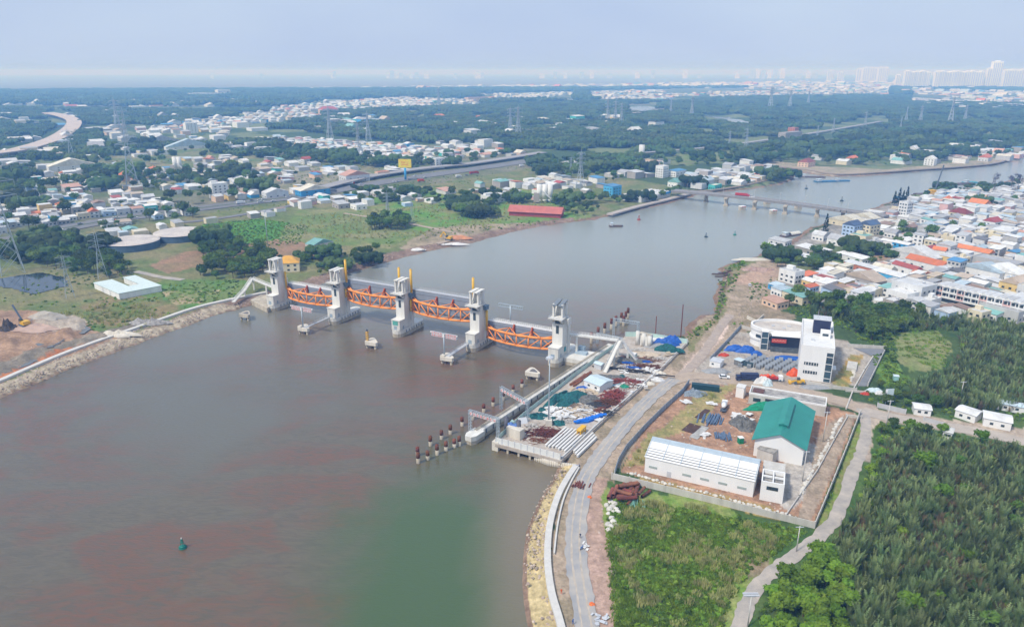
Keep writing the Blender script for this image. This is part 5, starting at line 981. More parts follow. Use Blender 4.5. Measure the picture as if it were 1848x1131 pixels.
def house(x, y, rot, w, d, h, rt='flat', rc='pale grey', wc='white', extra=None, lab=None, cat='house', name='house', far=False, nwin=3, grp='houses of the riverside settlements'):
    OCC.append((x, y, max(w, d)*.5)); 
    if far:
        k0 = len(FARH.v); t = MB(); t.box((0, 0, h/2), (w, d, h), 0, fmi(wm(wc))); roof_geo(t, rt, w, d, h, mi=fmi(rm(rc)))
        c, s = math.cos(rot), math.sin(rot); FARH.add([(x+a*c-b*s, y+a*s+b*c, 2+z_) for a, b, z_ in t.v], []); FARH.f += [tuple(i+k0 for i in f) for f in t.f]; FARH.m += t.m; return None
    o = empty(name, (x, y, LZ), rot, lab, cat, grp if lab is None else None); mb = MB()
    if rt == 'flat':
        mb.box((0, 0, h/2), (w, d, h)); mb.box((0, -d/2+.1, h+.4), (w, .2, .8)); mb.box((0, d/2-.1, h+.4), (w, .2, .8)); mb.box((-w/2+.1, 0, h+.4), (.2, d-.4, .8)); mb.box((w/2-.1, 0, h+.4), (.2, d-.4, .8))
    else:
        mb.box((0, 0, h/2), (w, d, h))
        if rt in ('gable', 'low'):
            lx = rt == 'gable' and w >= d; a, b = (w, d) if lx else (d, w); r = b*(.16 if rt == 'low' else .32)*.9
            V = [(-a/2,-b/2,h),(-a/2,b/2,h),(-a/2,0,h+r),(a/2,-b/2,h),(a/2,b/2,h),(a/2,0,h+r)]
            if not lx: V = [(-q, p, z) for p, q, z in V]
            mb.add(V, ((0,2,1),(3,4,5)))
    mb.build('wall', wm(wc), o); mb = MB(); roof_geo(mb, rt, w, d, h); mb.build('roof', rm(rc), o)
    # windows on the two sides that face the river and the yards
    fl = max(1, int(h/3.1)); ca, sa = math.cos(rot), math.sin(rot)
    for side in range(4):
        nx, ny = ((0,-1),(1,0),(0,1),(-1,0))[side]; wx, wy = nx*ca-ny*sa, nx*sa+ny*ca
        if wx*(-x)+wy*(-y) < .35*math.hypot(x, y): continue
        Lw = w if side % 2 == 0 else d; n = max(1, min(nwin, int(Lw/3.0)))
        for f in range(fl):
            for k in range(n):
                ww_ = min(1.7, Lw/n*.5); q = bpy.data.objects.new('window', winmesh(ww_, 1.3)); COL.objects.link(q); q.parent = o
                t = (k+.5)/n-.5; off = (d if side % 2 == 0 else w)/2+.03
                q.location = (nx*off+(-ny)*t*Lw*.9, ny*off+nx*t*Lw*.9, 1.7+f*3.1); q.rotation_euler = (0, 0, math.atan2(-nx, ny) if side % 2 else 0)
                if side % 2: q.rotation_euler = (0, 0, math.pi/2)
    if extra == 'tank' or (extra is None and rt == 'flat' and random.random() < .5):
        mb = MB(); mb.tube((w*.2-.8, d*.2, h+1.1), (w*.2+.8, d*.2, h+1.1), .55, n=10); mb.build('water_tank', LGRY, o, True)
    if rt == 'flat' and h > 6 and random.random() < .6:
        mb = MB(); mb.box((-w*.2, d*.22, h+1.3), (w*.4, d*.3, 2.4)); mb.build('stair_head', wm(wc), o)
    if lab is None and rt != 'flat' and random.random() < .4:
        mb = MB(); t = random.choice((-1, 1)); mb.beam((-w*.35, t*(d/2+.9), h*.62), (w*.35, t*(d/2+.9), h*.62), 1.9, .12); mb.build('awning', rm(random.choice(('light blue', 'rusty', 'pale grey', 'tan'))), o)
    if lab is None: HOUSES.append((o, x, y, w, d, h, rt, rc, wc))
    return o
ra, rb = G(1690,520), G(1848,560); RROT = math.atan2((rb-ra).y, (rb-ra).x)
# landmark buildings: px, py of the ground centre, w, d, h, extra rotation, roof, colours, label
SPEC = [
 (1766,374,17,12,5,0,'gable','orange','white','large orange gable roof near the upper right shore'), (1708,366,8,10,5,.3,'gable','orange','white','small steep orange roof right of the crane barge'),
 (1732,396,17,13,7,0,'hip','dark red','cream','villa with dark red hipped roofs among trees'), (1789,412,11,13,7,0,'gable','red','white','white house with a pinkish red gable at right'),
 (1757,462,26,8,5,-.02,'gable','orange','white','long white hall with a bright orange roof'), (1694,464,9,7,6,.3,'gable','orange','white','small orange roof above the long white warehouse'),
 (1672,484,28,10,5,-.05,'gable','orange','white','broad low hall with a wide orange roof'), (1635,493,20,7,5,-.15,'gable','red','white','long narrow building with a crimson roof'),
 (1652,468,36,14,5,0,'low','white','pale grey','large white-roofed warehouse left of the orange roofs'), (1604,505,22,9,5,-.05,'mono','white','sky blue','building with a vivid blue side wall'),
 (1594,494,14,10,4,0,'gable','cream','cream','cream gabled building left of the vivid blue wall'), (1487,513,12,9,5,0,'flat','red','white','white box house with a red flat roof'),
 (1553,488,24,7,4.5,-.03,'mono','pale grey','brick','long shed with brick-orange wall and pale roof'), (1555,500,10,7,4,0,'mono','pale grey','teal','small turquoise house in the middle of the near rows'),
 (1427,508,13,10,8,.05,'flat','pale grey','white','white two-storey house with tall dark windows nearest the dirt bank'), (1401,522,8,7,3.5,0,'mono','light blue','blue','low hut with bright blue wall by the dirt bank'),
 (1432,541,22,8,5,-.1,'mono','teal','cream','long cream row house with pale teal roof before the round tree'), (1408,533,9,8,5,-.1,'mono','light blue','white','white house with sky-blue sheet roof behind the peach house'), (1398,552,13,9,4,-.1,'mono','salmon','peach','peach house at the corner of the dirt road'),
 (1407,441,16,9,4,.1,'mono','pale grey','pale grey','pale shed with white roof at the river edge'), (1392,451,13,8,3.5,.1,'mono','white','grey','lean-to with white roof nearest the river point'),
 (1480,433,11,9,5,.1,'gable','pale grey','white','white gabled house beside the moored barge'), (1512,441,14,11,5,.1,'gable','grey','white','white house with twin grey gables'),
 (1536,425,11,13,10,.1,'gable','dark blue','light blue','light blue house with steep dark gable'), (1567,424,11,14,10,0,'gable','dark blue','cream','cream house with a dark blue gable roof'), (1553,441,14,13,8,.1,'flat','teal','cream','cream block building before the light blue house'),
 (1530,407,34,13,5,.12,'low','cream','cream','long cream warehouse nearest the bridge end'), (1560,402,24,12,6,.1,'low','cream','white','white warehouse behind the long cream one'), (1577,391,17,10,5,.1,'flat','pale grey','white','white block at the right end of the bridge'),
 (1631,394,9,9,16,0,'flat','grey','pale grey','tall windowless grey slab tower in the town'), (1539,470,24,9,4,-.1,'mono','white','white','white-roofed shed at the edge of the bare earth'), (1467,458,26,11,4.5,-.05,'mono','white','weathered','long white-roofed shed behind the pylon'), (1450,470,10,8,4,0,'mono','white','white','small white shed among the riverside trees'),
 (1645,541,20,15,11,-.02,'flat','pale grey','pale grey','tall blank pale wall block beside the terrace row'), (1626,548,14,12,8,-.02,'flat','white','white','white cube house left of the tall blank block'),
 (1800,483,30,13,6,0,'flat','grey','grey','wide grey concrete block at the right edge'), (1806,502,30,12,6,0,'low','white','white','wide white-roofed block behind the terrace row'), (1775,499,26,12,6,0,'low','light blue','white','pale blue-roofed hall behind the terrace row'),
 (1812,570,22,16,6,0,'flat','grey','grey','flat grey roof block in front of the terrace row'), (1787,572,12,12,4,0,'mono','teal','white','pale teal roof between the terrace and the palms'), (1832,530,14,16,8,0,'gable','tan','yellow','yellowish house with gabled porch at right edge'),
 (1812,428,17,24,7,.1,'flat','white','pale grey','tall pale block with white roof at upper right'),
 (1560,510,26,13,4.2,-.05,'low','tan','weathered','broad tan-roofed hall in the near rows'),
]
def put_spec(S, R0):
    for (px, py, w, d, h, dr, rt, rc, wc, lab) in S:
        p = G(px, py); house(p.x, p.y, R0+dr, w, d, h, rt, rc, wc, lab=lab, cat='house' if 'house' in lab or 'villa' in lab else 'building', name='house' if 'house' in lab or 'villa' in lab else 'building')
put_spec(SPEC, RROT)
for q in ((240,446),(326,430),(230,520)): g_ = G(*q); OCC.append((g_.x, g_.y, 25))
# white terrace row with three storeys and balconies
P0, P1 = G(1694,546), G(1860,586)
dirt = (P1-P0).normalized(); nT = 12
for k in range(nT):
    p = P0+dirt*((P1-P0).length*(k+.5)/nT); rot = math.atan2(dirt.y, dirt.x); w = (P1-P0).length/nT; d = 12; h = 10.2
    o = empty('terrace_house', (p.x, p.y+5, 2), rot, 'white three-storey terrace house with balconies, %s from the left of the row' % ORD[k], 'house', 'white terrace row'); OCC.append((p.x, p.y+5, 8))
    mb = MB(); mb.box((0, d/2, h/2), (w-.02, d, h)); mb.build('wall', wm('white'), o); mb = MB(); mb.box((0, d/2+.6, h+.15), (w-.3, d-1.5, .3)); mb.build('roof', rm('pale grey'), o)
    mb = MB(); [mb.box((0, -.7, 3.3*f), (w, 1.6, .25)) for f in (1, 2)]; mb.build('balcony', wm('white'), o)
    mb = MB(); [mb.box((0, -1.45, 3.3*f+.7), (w, .12, .9)) for f in (1, 2)]; [mb.box((sx*(w/2-.15), -1.1, h/2+1.6), (.3, .7, h-3.2)) for sx in (-1, 1)]; mb.build('railing', wm('white' if k % 3 else 'pink'), o)
    mb = MB(); mb.add([(-w/2,-1.3,h),(w/2,-1.3,h),(0,-1.3,h+1.6),(-w/2,-.9,h),(w/2,-.9,h),(0,-.9,h+1.6)], ((0,1,2),(5,4,3),(0,2,5,3),(1,4,5,2),(0,3,4,1))); mb.build('pediment', wm('white'), o)
    for f in range(3):
        for sx in (-.25, .25): q = bpy.data.objects.new('window', winmesh(1.5 if f else 2.2, 2.1)); COL.objects.link(q); q.parent = o; q.location = (sx*w, -.03, 1.5+3.3*f)
OA = lambda: np.array(OCC)
HWL = [tuple(G(a, b).xy) for a, b in [(-200,470),(0,437),(100,416),(200,398),(300,384),(430,368),(560,352),(680,331),(780,316),(880,302),(960,290),(1000,285),(1070,287),(1180,279),(1300,268),(1420,251)]]
def free(x, y, r, A): return len(A) == 0 or np.all((A[:, 0]-x)**2+(A[:, 1]-y)**2 > (A[:, 2]*.9+r)**2)
def fill(poly, R0, sx, sy, prob, far=False, hs=(3.2, 6.5), big=.1, seed=1, wrange=(5.5, 10), drange=(8, 14), pal=None, maxn=999, clump=0., skip=22):
    R = random.Random(seed); P = zone(poly); A = np.array(P); c = A.mean(0); ca, sa = math.cos(R0), math.sin(R0); ext = max(A.max(0)-A.min(0)); n = 0
    nx, ny = int(ext/sx)+1, int(ext/sy)+1; Aocc = OA(); jobs = []; own = []
    for j in range(-ny, ny):
        for i in range(-nx, nx):
            if R.random() > prob: continue
            u, v = i*sx+R.uniform(-.12, .12)*sx+(j % 2)*sx*.4, j*sy+R.uniform(-.1, .1)*sy
            x, y = c[0]+u*ca-v*sa, c[1]+u*sa+v*ca
            if not inpoly(np.array([x]), np.array([y]), P)[0]: continue
            w, d = min(sx*.97, R.uniform(*wrange)), min(sy*.96, R.uniform(*drange))
            if not free(x, y, min(w, d)*.42, Aocc): continue
            if inpoly(np.array([x]), np.array([y]), RIV)[0] or (skip and segdist(np.array([x]), np.array([y]), HWL)[0] < skip): continue
            if clump and fbm(np.array([x/150.]), np.array([y/150.]), 5)[0] < clump: continue
            h = R.uniform(*hs)*(1.55 if R.random() < big else 1)
            rt = R.choices(['mono', 'flat', 'low', 'gable'], (4, 2.6, 2.6, .6))[0]
            rc = R.choices(['white', 'pale grey', 'grey', 'light blue', 'cream', 'tan', 'rusty', 'salmon', 'teal', 'red', 'orange', 'dark grey', 'blue'], pal or (8, 8, 4, 3.2, 2, 2, 1.1, .9, .8, .35, .4, .7, .35))[0]
            wc = R.choices(['white', 'pale grey', 'grey', 'cream', 'peach', 'light blue', 'weathered', 'pink', 'teal', 'blue', 'yellow'], (8, 4, 2.5, 2, .8, .8, 2, .5, .3, .3, .5))[0]
            jobs.append((math.hypot(x, y), x, y, R0+R.choice((0, 0, 0, math.pi/2 if abs(sx-sy) < 3 else 0))+R.uniform(-.06, .06), w, d, h, rt, rc, wc))
    jobs.sort()
    for k, (dd, x, y, ro, w, d, h, rt, rc, wc) in enumerate(jobs): house(x, y, ro, w, d, h, rt, rc, wc, far=far or k >= maxn or abs(PX((x, y, 3))[0]-924) > 960, nwin=3 if y < 700 else 2)
    return len(jobs)
n1 = fill([(1408,505),(1500,484),(1570,486),(1700,470),(1848,462),(1990,470),(1990,600),(1848,600),(1780,585),(1690,578),(1640,562),(1560,552),(1500,545),(1450,520)], RROT, 9.6, 11.5, .95, seed=3, maxn=118, drange=(8, 12))
n2 = fill([(1583,392),(1640,366),(1700,350),(1790,345),(1848,340),(1960,332),(1990,470),(1848,462),(1700,462),(1600,430),(1570,405)], RROT+.1, 11.5, 14, .86, seed=4, wrange=(6, 11), drange=(8, 14), maxn=80)
n3 = fill([(1500,445),(1545,436),(1600,440),(1640,455),(1600,462),(1560,452)], RROT, 12, 14, .85, seed=5, maxn=14)
LROT = math.atan2((G(480,372)-G(100,416)).y, (G(480,372)-G(100,416)).x)
LSPEC = [
 (396,358,17,14,17,0,'flat','white','white','tall white five-storey block with dark window grid, left of centre'), (45,390,9,8,5,.1,'hip','orange','white','white house with a bright orange hipped roof at far left'),
 (640,327,34,20,9,0,'low','salmon','pale grey','big hangar with pale salmon roof beside the highway'), (565,352,36,16,7,0,'low','cream','blue','cream-roofed shed with blue side by the highway junction'), (497,355,26,14,6,0,'low','white','pale grey','white-roofed market shed left of the highway junction'),
 (553,296,13,11,8,.1,'gable','red','white','white villa with red roof alone among dark trees'), (790,302,18,13,13,.1,'flat','pale grey','white','white cube block beside the flyover'), (690,318,18,9,6,0,'flat','orange','peach','orange-tinted market block behind the hangar'),
 (522,487,15,13,6.5,-.45,'hip','yellowish','cream','cream house with orange-yellow hipped roof behind the left tower'), (577,448,20,10,5,.25,'low','teal','pale grey','shed with pale teal roof on the left bank field'), (1010,338,14,10,6,.1,'low','red','pale grey','long-roofed red house right of the green sign'),
 (1105,352,17,13,11,.1,'mono','blue','sky blue','bright blue three-storey building beside the white market'), (1194,320,13,12,15,.1,'flat','white','white','tall white windowless block over the riverside rows'), (1222,318,26,12,8,.1,'mono','blue','white','white hall with a bright blue roof edge by the riverside'),
 (1222,336,22,14,6,.1,'gable','teal','white','white hall with grey-teal gable roof near the bridge'), (1372,321,22,12,5,.1,'hip','orange','white','white riverside hall with orange hipped roof near the creek mouth'), (1425,254,62,16,17,-.02,'flat','weathered2','weathered','unfinished grey frame block beyond the creek'),
 (1430,247,16,16,19,0,'flat','brickish','brick','reddish unfinished frame tower at the left end of the grey block'),
 (1455,300,26,16,7,.1,'hip','dark red','peach','red-tiled temple hall on the far embankment'), (1537,292,22,12,6,.1,'gable','orange','white','white house with orange roof on the far embankment'), (1777,290,26,14,6,.1,'gable','orange','pale grey','grey house with orange roof near the far river bend'), (1678,298,14,14,10,.1,'gable','white','white','white two-storey gabled house on the far bank'), (1648,277,22,15,9,.1,'gable','white','white','white gabled hall behind the far bank trees'),
 (1802,279,34,14,5,.1,'low','salmon','white','salmon-roofed sheds by the far river bend'),
 (130,306,60,22,7,0,'low','cream','white','long cream-roofed factory left of the first pylon'), (98,330,18,12,6,0,'flat','cream','cream','small cream block below the long factory'), (345,240,26,20,22,0,'flat','white','white','white office block in the far left industrial strip'), (340,268,80,16,5,-.05,'low','light blue','white','very long pale blue roof in the far left strip'), (290,262,70,24,8,0,'low','pale grey','peach','peach-walled factory in the far left strip'),
 (375,176,190,40,22,0,'flat','white','white','far white factory complex, left part on the plain'), (403,174,70,50,34,0,'flat','white','white','far white office tower beside the factory complex'),
 (890,365,26,12,8,.1,'flat','pale grey','white','white batching plant sheds near the red roof'), (593,205,60,30,14,0,'hip','red','peach','far large red-roofed temple on the plain'), (860,182,120,30,16,0,'flat','salmon','peach','far pinkish apartment row on the plain'),
 (1290,345-4,16,9,5,.1,'flat','cream','teal','turquoise riverside block by the bridge head'), (1285,333,15,10,9,.1,'flat','cream','cream','cream riverside block behind the turquoise one'),
]
RC['yellowish'] = (.80,.42,.06); RC['weathered2'] = (.45,.42,.40); RC['brickish'] = (.40,.16,.13)
put_spec(LSPEC, LROT)
# white market hall with striped roofs
o = empty('market_hall', G(1166,358), LROT+.1, 'white market hall with rows of striped roofs and a blue sign', 'market hall'); mb = MB(); mb.box((0,0,2.6), (56,26,5.2)); mb.build('wall', wm('pale grey'), o); OCC.append((G(1166,352).x, G(1166,352).y, 26))
for k in range(6): mb = MB(); mb.add([(-28,-13+4.4*k,5.3),(28,-13+4.4*k,5.3),(28,-10.4+4.4*k,6.9),(-28,-10.4+4.4*k,6.9),(-28,-9.3+4.4*k,5.3),(28,-9.3+4.4*k,5.3)], ((0,1,2,3),(3,2,5,4),(0,3,4),(1,5,2))); mb.build('roof', rm('white'), o)
mb = MB(); mb.box((20,-13.6,5.4), (18,.3,2.6)); mb.build('sign_board', wm('blue'), o)
# red long shed and sand-coloured sheds
o = empty('long_red_shed', G(968,389), -.28, 'long low shed with a faded red roof by the left bank', 'shed'); mb = MB(); mb.box((0,0,2), (52,15,4)); mb.build('wall', mat('wall_maroon', (.40,.07,.07), .7, .15, .3), o); mb = MB(); roof_geo(mb, 'gable', 54, 17, 4.2); mb.build('roof', mat('roof_faded_red', (.52,.16,.13), .7, .12, .2), o); OCC.append((G(968,389).x, G(968,389).y, 22))
n4 = fill([(0,368),(60,342),(140,348),(185,378),(160,402),(70,430),(0,442),(-80,450),(-80,380)], LROT, 12, 14, .72, seed=6, maxn=30, wrange=(7, 12), drange=(8, 14))
n5 = fill([(165,395),(200,362),(240,355),(330,375),(460,345),(470,362),(330,392),(180,412)], LROT, 13, 15, .85, seed=7, maxn=20, wrange=(7, 13), drange=(8, 14))
n6 = fill([(1225,335),(1260,312),(1340,300),(1400,305),(1405,322),(1330,334),(1250,342)], LROT+.1, 17, 20, .85, seed=8, maxn=30, far=True, wrange=(11, 17), drange=(12, 19))
n7 = fill([(925,325),(1010,318),(1080,340),(1060,352),(940,345)], LROT, 24, 24, .5, seed=9, maxn=12, far=True, wrange=(10, 16), drange=(10, 16))
n8 = fill([(600,372),(700,345),(720,352),(640,380)], LROT, 18, 20, .6, seed=10, maxn=8, wrange=(12, 16), drange=(12, 18))
# far settlements: too many and too small to tell apart, one object
FP = (9, 6, 2, 2, 2, 1, .3, 1.2, .6, .5, .5, .2, .5)
for k, (pl, sx, pr) in enumerate((
  ([(480,250),(560,252),(700,262),(830,282),(830,300),(700,292),(560,272),(480,262)], 17, .8), ([(270,232),(470,205),(580,205),(560,215),(440,225),(300,242)], 24, .75), ([(490,196),(700,178),(860,182),(860,190),(700,196),(500,205)], 30, .85),
  ([(580,200),(700,188),(770,190),(640,204)], 30, .6), ([(870,172),(1030,168),(1035,182),(880,180)], 36, .8), ([(1066,168),(1180,164),(1240,172),(1200,182),(1070,178)], 36, .85), ([(1240,170),(1560,160),(1600,168),(1400,174),(1250,176)], 40, .7),
  ([(1200,158),(1848,150),(1990,158),(1848,176),(1600,170),(1450,163)], 60, .5), ([(60,175),(300,182),(500,178),(500,188),(200,190),(60,182)], 50, .22), ([(150,186),(420,175),(480,180),(400,190)], 40, .5), ([(1420,290),(1480,285),(1600,280),(1848,262),(1900,262),(1848,290),(1600,302),(1460,300)], 26, .35),
  ([(1690,172),(1848,178),(1990,185),(1990,195),(1848,190)], 40, .4), ([(700,262),(900,272),(960,280),(830,292)], 22, .6), ([(0,295),(60,298),(120,312),(20,325)], 24, .5), ([(480,352),(560,340),(600,345),(640,360),(520,375)], 16, .7), ([(640,352),(760,335),(960,312),(1010,320),(900,350),(760,352),(690,365)], 22, .38), ([(640,300),(760,300),(820,302),(760,318),(660,320)], 20, .55), ([(1000,300),(1200,292),(1230,300),(1180,325),(1060,335)], 24, .35), ([(60,330),(230,330),(300,342),(200,356),(60,345)], 22, .35), ([(600,262),(830,258),(960,262),(940,270),(700,268)], 26, .4), ([(180,428),(240,415),(430,392),(560,372),(560,378),(430,400),(350,412),(200,432)], 14, .5), ([(60,300),(240,300),(480,318),(480,345),(240,352),(60,340)], 18, .34), ([(330,282),(480,285),(640,298),(640,315),(480,335),(330,312)], 20, .3), ([(850,335),(1010,320),(1100,335),(1080,352),(1000,365),(850,352)], 16, .4), ([(640,372),(760,350),(850,352),(820,365),(700,380)], 15, .3), ([(0,205),(480,200),(900,215),(1200,205),(1190,252),(700,240),(0,240)], 42, .13), ([(0,250),(200,240),(480,262),(480,300),(0,300)], 34, .16), ([(0,188),(480,186),(480,192),(0,196)], 60, .3), ([(1640,180),(1848,185),(1990,190),(1848,200),(1650,192)], 45, .4), ([(180,232),(330,228),(420,240),(400,262),(270,258)], 30, .35), ([(1730,265),(1848,262),(1848,280),(1760,285)], 22, .5),
  ([(560,160),(1500,148),(1700,150),(1600,156),(600,166)], 90, .4), ([(400,262),(480,250),(520,262),(480,280),(420,275)], 24, .35))):
    fill(pl, LROT, sx, sx*1.05, pr, far=True, clump=0. if pr < .35 or sx < 19 else (.47 if k in (2, 4, 5, 6, 7, 11, 16) else .40), seed=20+k, wrange=(sx*.45, sx*.9), drange=(sx*.5, sx*.95), hs=(4, 9) if sx > 23 else (3, 5.2), pal=FP)
tag(FARH.build('distant_houses', FMATS), 'countless small pale houses scattered across the far plain', 'houses', kind='stuff')
SC['house_counts'] = str((n1, n2, n3, n4, n5, n6, n7, n8, len(HOUSES)))
# labels: look first, then the nearest landmark building and the order seen from it
LM = [(G(a, b), t) for a, b, t in ((1766,374,'large orange gable'),(1732,396,'dark red villa'),(1757,462,'long orange hall'),(1672,484,'wide orange hall'),(1604,505,'vivid blue wall'),(1427,508,'house nearest the dirt bank'),(1631,394,'tall grey slab'),(1530,407,'long cream warehouse'),(1789,412,'pinkish red gable'),(1645,541,'tall blank block'),(1770,560,'white terrace row'),(1487,513,'red flat roof'),(1652,468,'large white warehouse'),(1812,570,'flat grey block'),(1812,428,'tall pale right block'),
   (396,358,'five-storey block'),(45,390,'orange hipped roof'),(565,352,'cream-roofed shed'),(1372,321,'riverside orange roof'),(1222,336,'grey-teal gable'),(1010,338,'long-roofed red house'),(640,327,'salmon hangar'),(240,440,'round storage tanks'),(1285,333,'cream riverside block'),(120,380,'far left street corner'))]
buckets = {}
for rec in HOUSES:
    o, x, y, w, d, h, rt, rc, wc = rec; q = min(LM, key=lambda t: (t[0].x-x)**2+(t[0].y-y)**2); a, b = PX((x, y, 2)); c, e = PX(q[0])
    dr = ('left of' if a < c else 'right of') if abs(a-c) > 1.6*abs(b-e) else ('behind' if b < e else 'in front of')
    look = (('tall ' if h > 7 else '')+wc+(' house' if wc != 'weathered' else ' grey house'), {'mono': rc+' sheet roof', 'flat': rc+' flat roof', 'low': rc+' low gable', 'gable': rc+' tile gable'}[rt])
    buckets.setdefault((look, dr, q[1]), []).append((math.hypot(q[0].x-x, q[0].y-y), o))
for (look, dr, lm), L_ in buckets.items():
    L_.sort(key=lambda t: t[0])
    for k, (dd, o) in enumerate(L_):
        o['label'] = '%s with %s, %s%s the %s' % (look[0], look[1], (('nearest %s ' if k == 0 else ORD[k]+' nearest %s ').replace('%s ', '') if len(L_) > 1 else ''), dr, lm); o['label'] = o['label'].replace('nearest', 'nearest ').replace('  ', ' ')
        if len(o['label'].split()) > 16: o['label'] = o['label'].replace('nearest ', '', 1)
# ---------------- vegetation ----------------
def leafm(key, c, c2, rnd=.3):
    if key in MATS: return MATS[key]
    m = mat(key, c, .75, .2, .35, c2=c2, rnd=rnd, spec=.2); n = m.node_tree.nodes; l = m.node_tree.links; b = n['Principled BSDF']; t = n.new('ShaderNodeBsdfTranslucent'); x = n.new('ShaderNodeMixShader'); x.inputs[0].default_value = .35
    l.new(b.inputs['Base Color'].links[0].from_socket, t.inputs[0]); l.new(b.outputs[0], x.inputs[1]); l.new(t.outputs[0], x.inputs[2]); l.new(x.outputs[0], n['Material Output'].inputs['Surface']); return m
LM1 = leafm('leaf_broad', (.14,.215,.040), (.080,.145,.028), .45); LM2 = leafm('leaf_light', (.23,.36,.04), (.13,.24,.025)); LM3 = leafm('leaf_palm', (.31,.37,.15), (.10,.155,.06), .55); LM4 = leafm('leaf_forest', (.095,.155,.045), (.052,.098,.030), .5)
LM5 = leafm('leaf_reed', (.56,.52,.26), (.36,.40,.11), .3); LM6 = leafm('leaf_scrub', (.27,.39,.055), (.16,.27,.035), .4); LMC = leafm('leaf_conifer', (.025,.060,.030), (.015,.04,.02), .1); LM7 = leafm('leaf_lime', (.17,.30,.03), (.10,.20,.02), .15); BARK = mat('bark', (.16,.12,.09), .95, .2, 1)
def quadleaf(mb, p, s, R, up=.3, mi=0):
    n = Vector((R.gauss(0, 1), R.gauss(0, 1), R.gauss(0, 1)+up)).normalized(); a = n.orthogonal().normalized(); b = n.cross(a); t = R.random()*6.3; u = (a*math.cos(t)+b*math.sin(t))*s; v = (b*math.cos(t)-a*math.sin(t))*s*.7
    mb.add([p-u, p-v*.9+u*.2, p+u, p+v*.9-u*.2], [(0,1,2,3)], mi)
def blob(mb, c, r, R, seg=(5, 8), sq=.8):
    V = []; n1, n2 = seg
    for i in range(1, n1):
        for j in range(n2):
            a, b = math.pi*i/n1, 2*math.pi*(j+.5*(i % 2))/n2; q = r*R.uniform(.78, 1.12); V.append((c[0]+q*math.sin(a)*math.cos(b), c[1]+q*math.sin(a)*math.sin(b), c[2]+sq*q*math.cos(a)))
    V += [(c[0], c[1], c[2]+sq*r), (c[0], c[1], c[2]-sq*r)]; F = []; m = len(V)
    for i in range(n1-2):
        for j in range(n2): a = i*n2+j; b = i*n2+(j+1) % n2; F.append((a, a+n2, b+n2, b))
    for j in range(n2): F.append((m-2, j, (j+1) % n2)); F.append((m-1, (n1-2)*n2+(j+1) % n2, (n1-2)*n2+j))
    mb.add(V, F)
def crown(R, r, z, nl, nq, qs):
    mb = MB(); cs = []
    for k in range(nl):
        a = R.random()*6.28; q = r*R.uniform(.1, .62); c = Vector((q*math.cos(a), q*math.sin(a), z+R.uniform(-.25, .45)*r*(1-q/r))); rr = r*R.uniform(.34, .52); cs.append((c, rr)); blob(mb, c, rr*.86, R)
    for k in range(nq):
        c, rr = R.choice(cs); d = Vector((R.gauss(0, 1), R.gauss(0, 1), R.gauss(.25, 1))).normalized(); quadleaf(mb, c+Vector((d.x, d.y, d.z*.85))*rr*R.uniform(.85, 1.18), qs*R.uniform(.6, 1.3), R)
    return mb
def mk_tree(seed, r, hh, nl, nq, qs, lm):
    R = random.Random(seed); o = bpy.data.objects.new('tree', None); c = crown(R, r, hh-r*.55, nl, nq, qs); me = meshonly(c, lm)
    t = MB(); t.tube((0,0,-.3), (.1,.1,hh*.5), .24, .15, 7)
    for k in range(4): a = k*1.6+R.random(); t.tube((.05,.05,hh*(.32+.05*k)), (r*.5*math.cos(a), r*.5*math.sin(a), hh*.75), .11, .05, 5)
    return me, meshonly(t, BARK)
def meshonly(mb, m):
    me = bpy.data.meshes.new('crown'); me.from_pydata(mb.v, [], mb.f); me.materials.append(m); me.update(); return me
TREES = [mk_tree(11+k, 3.6+.5*(k % 3), 7.2+.6*(k % 4), 9, 330, .62, LM1) for k in range(6)]
TREEL = [mk_tree(31+k, 3.4, 6.4, 8, 300, .58, LM2) for k in range(3)]
def frondmesh(seed, nf, L, lm, upr=1.0):
    R = random.Random(seed); mb = MB()
    for f in range(nf):
        az = f*2.4+R.uniform(-.3, .3); l = L*R.uniform(.75, 1.1); lean = R.uniform(.04, .52)/upr; P = []; n = 7
        p = Vector((.25*math.cos(az), .25*math.sin(az), 0)); th = lean*.45
        for k in range(n+1):
            P.append(p.copy()); p = p+Vector((math.cos(az)*math.sin(th), math.sin(az)*math.sin(th), math.cos(th)))*(l/n); th += lean*.16+.03*k*lean
        side = Vector((-math.sin(az), math.cos(az), 0))
        for k in range(1, n+1):
            a, b = P[k-1], P[k]; d = (b-a).normalized(); w = (.62 if k < n else .35)*(1-.35*abs(k/n-.45))
            for s in (-1, 1):
                for q in (0, .5):
                    c = a.lerp(b, q+.05); tip = c+side*s*w+d*w*.85+Vector((0,0,-.12)); mb.add([c, c+d*(l/n*.42), tip], [(0,1,2)] if s > 0 else [(0,2,1)])
    return meshonly(mb, lm)
NIPA = [frondmesh(50+k, 11+k % 4, 5.9+.5*(k % 3), LM3, 1.35) for k in range(6)]
NIPD = frondmesh(66, 9, 5, leafm('leaf_dead', (.26,.19,.10), (.14,.10,.05), .3), .8)
def reedmesh(seed, lm, n=34, h=2.2, r=1.3):
    R = random.Random(seed); mb = MB()
    for k in range(n):
        a = R.random()*6.28; q = r*math.sqrt(R.random()); x, y = q*math.cos(a), q*math.sin(a); hh = h*R.uniform(.6, 1.2); t = R.random()*6.28; w = .11; lx, ly = R.gauss(0, .35), R.gauss(0, .35)
        mb.add([(x-w*math.cos(t), y-w*math.sin(t), 0), (x+w*math.cos(t), y+w*math.sin(t), 0), (x+lx*.5+w*math.cos(t), y+ly*.5+w*math.sin(t), hh*.7), (x+lx, y+ly, hh), (x+lx*.5-w*math.cos(t), y+ly*.5-w*math.sin(t), hh*.7)], [(0,1,2,3,4)])
    return meshonly(mb, lm)
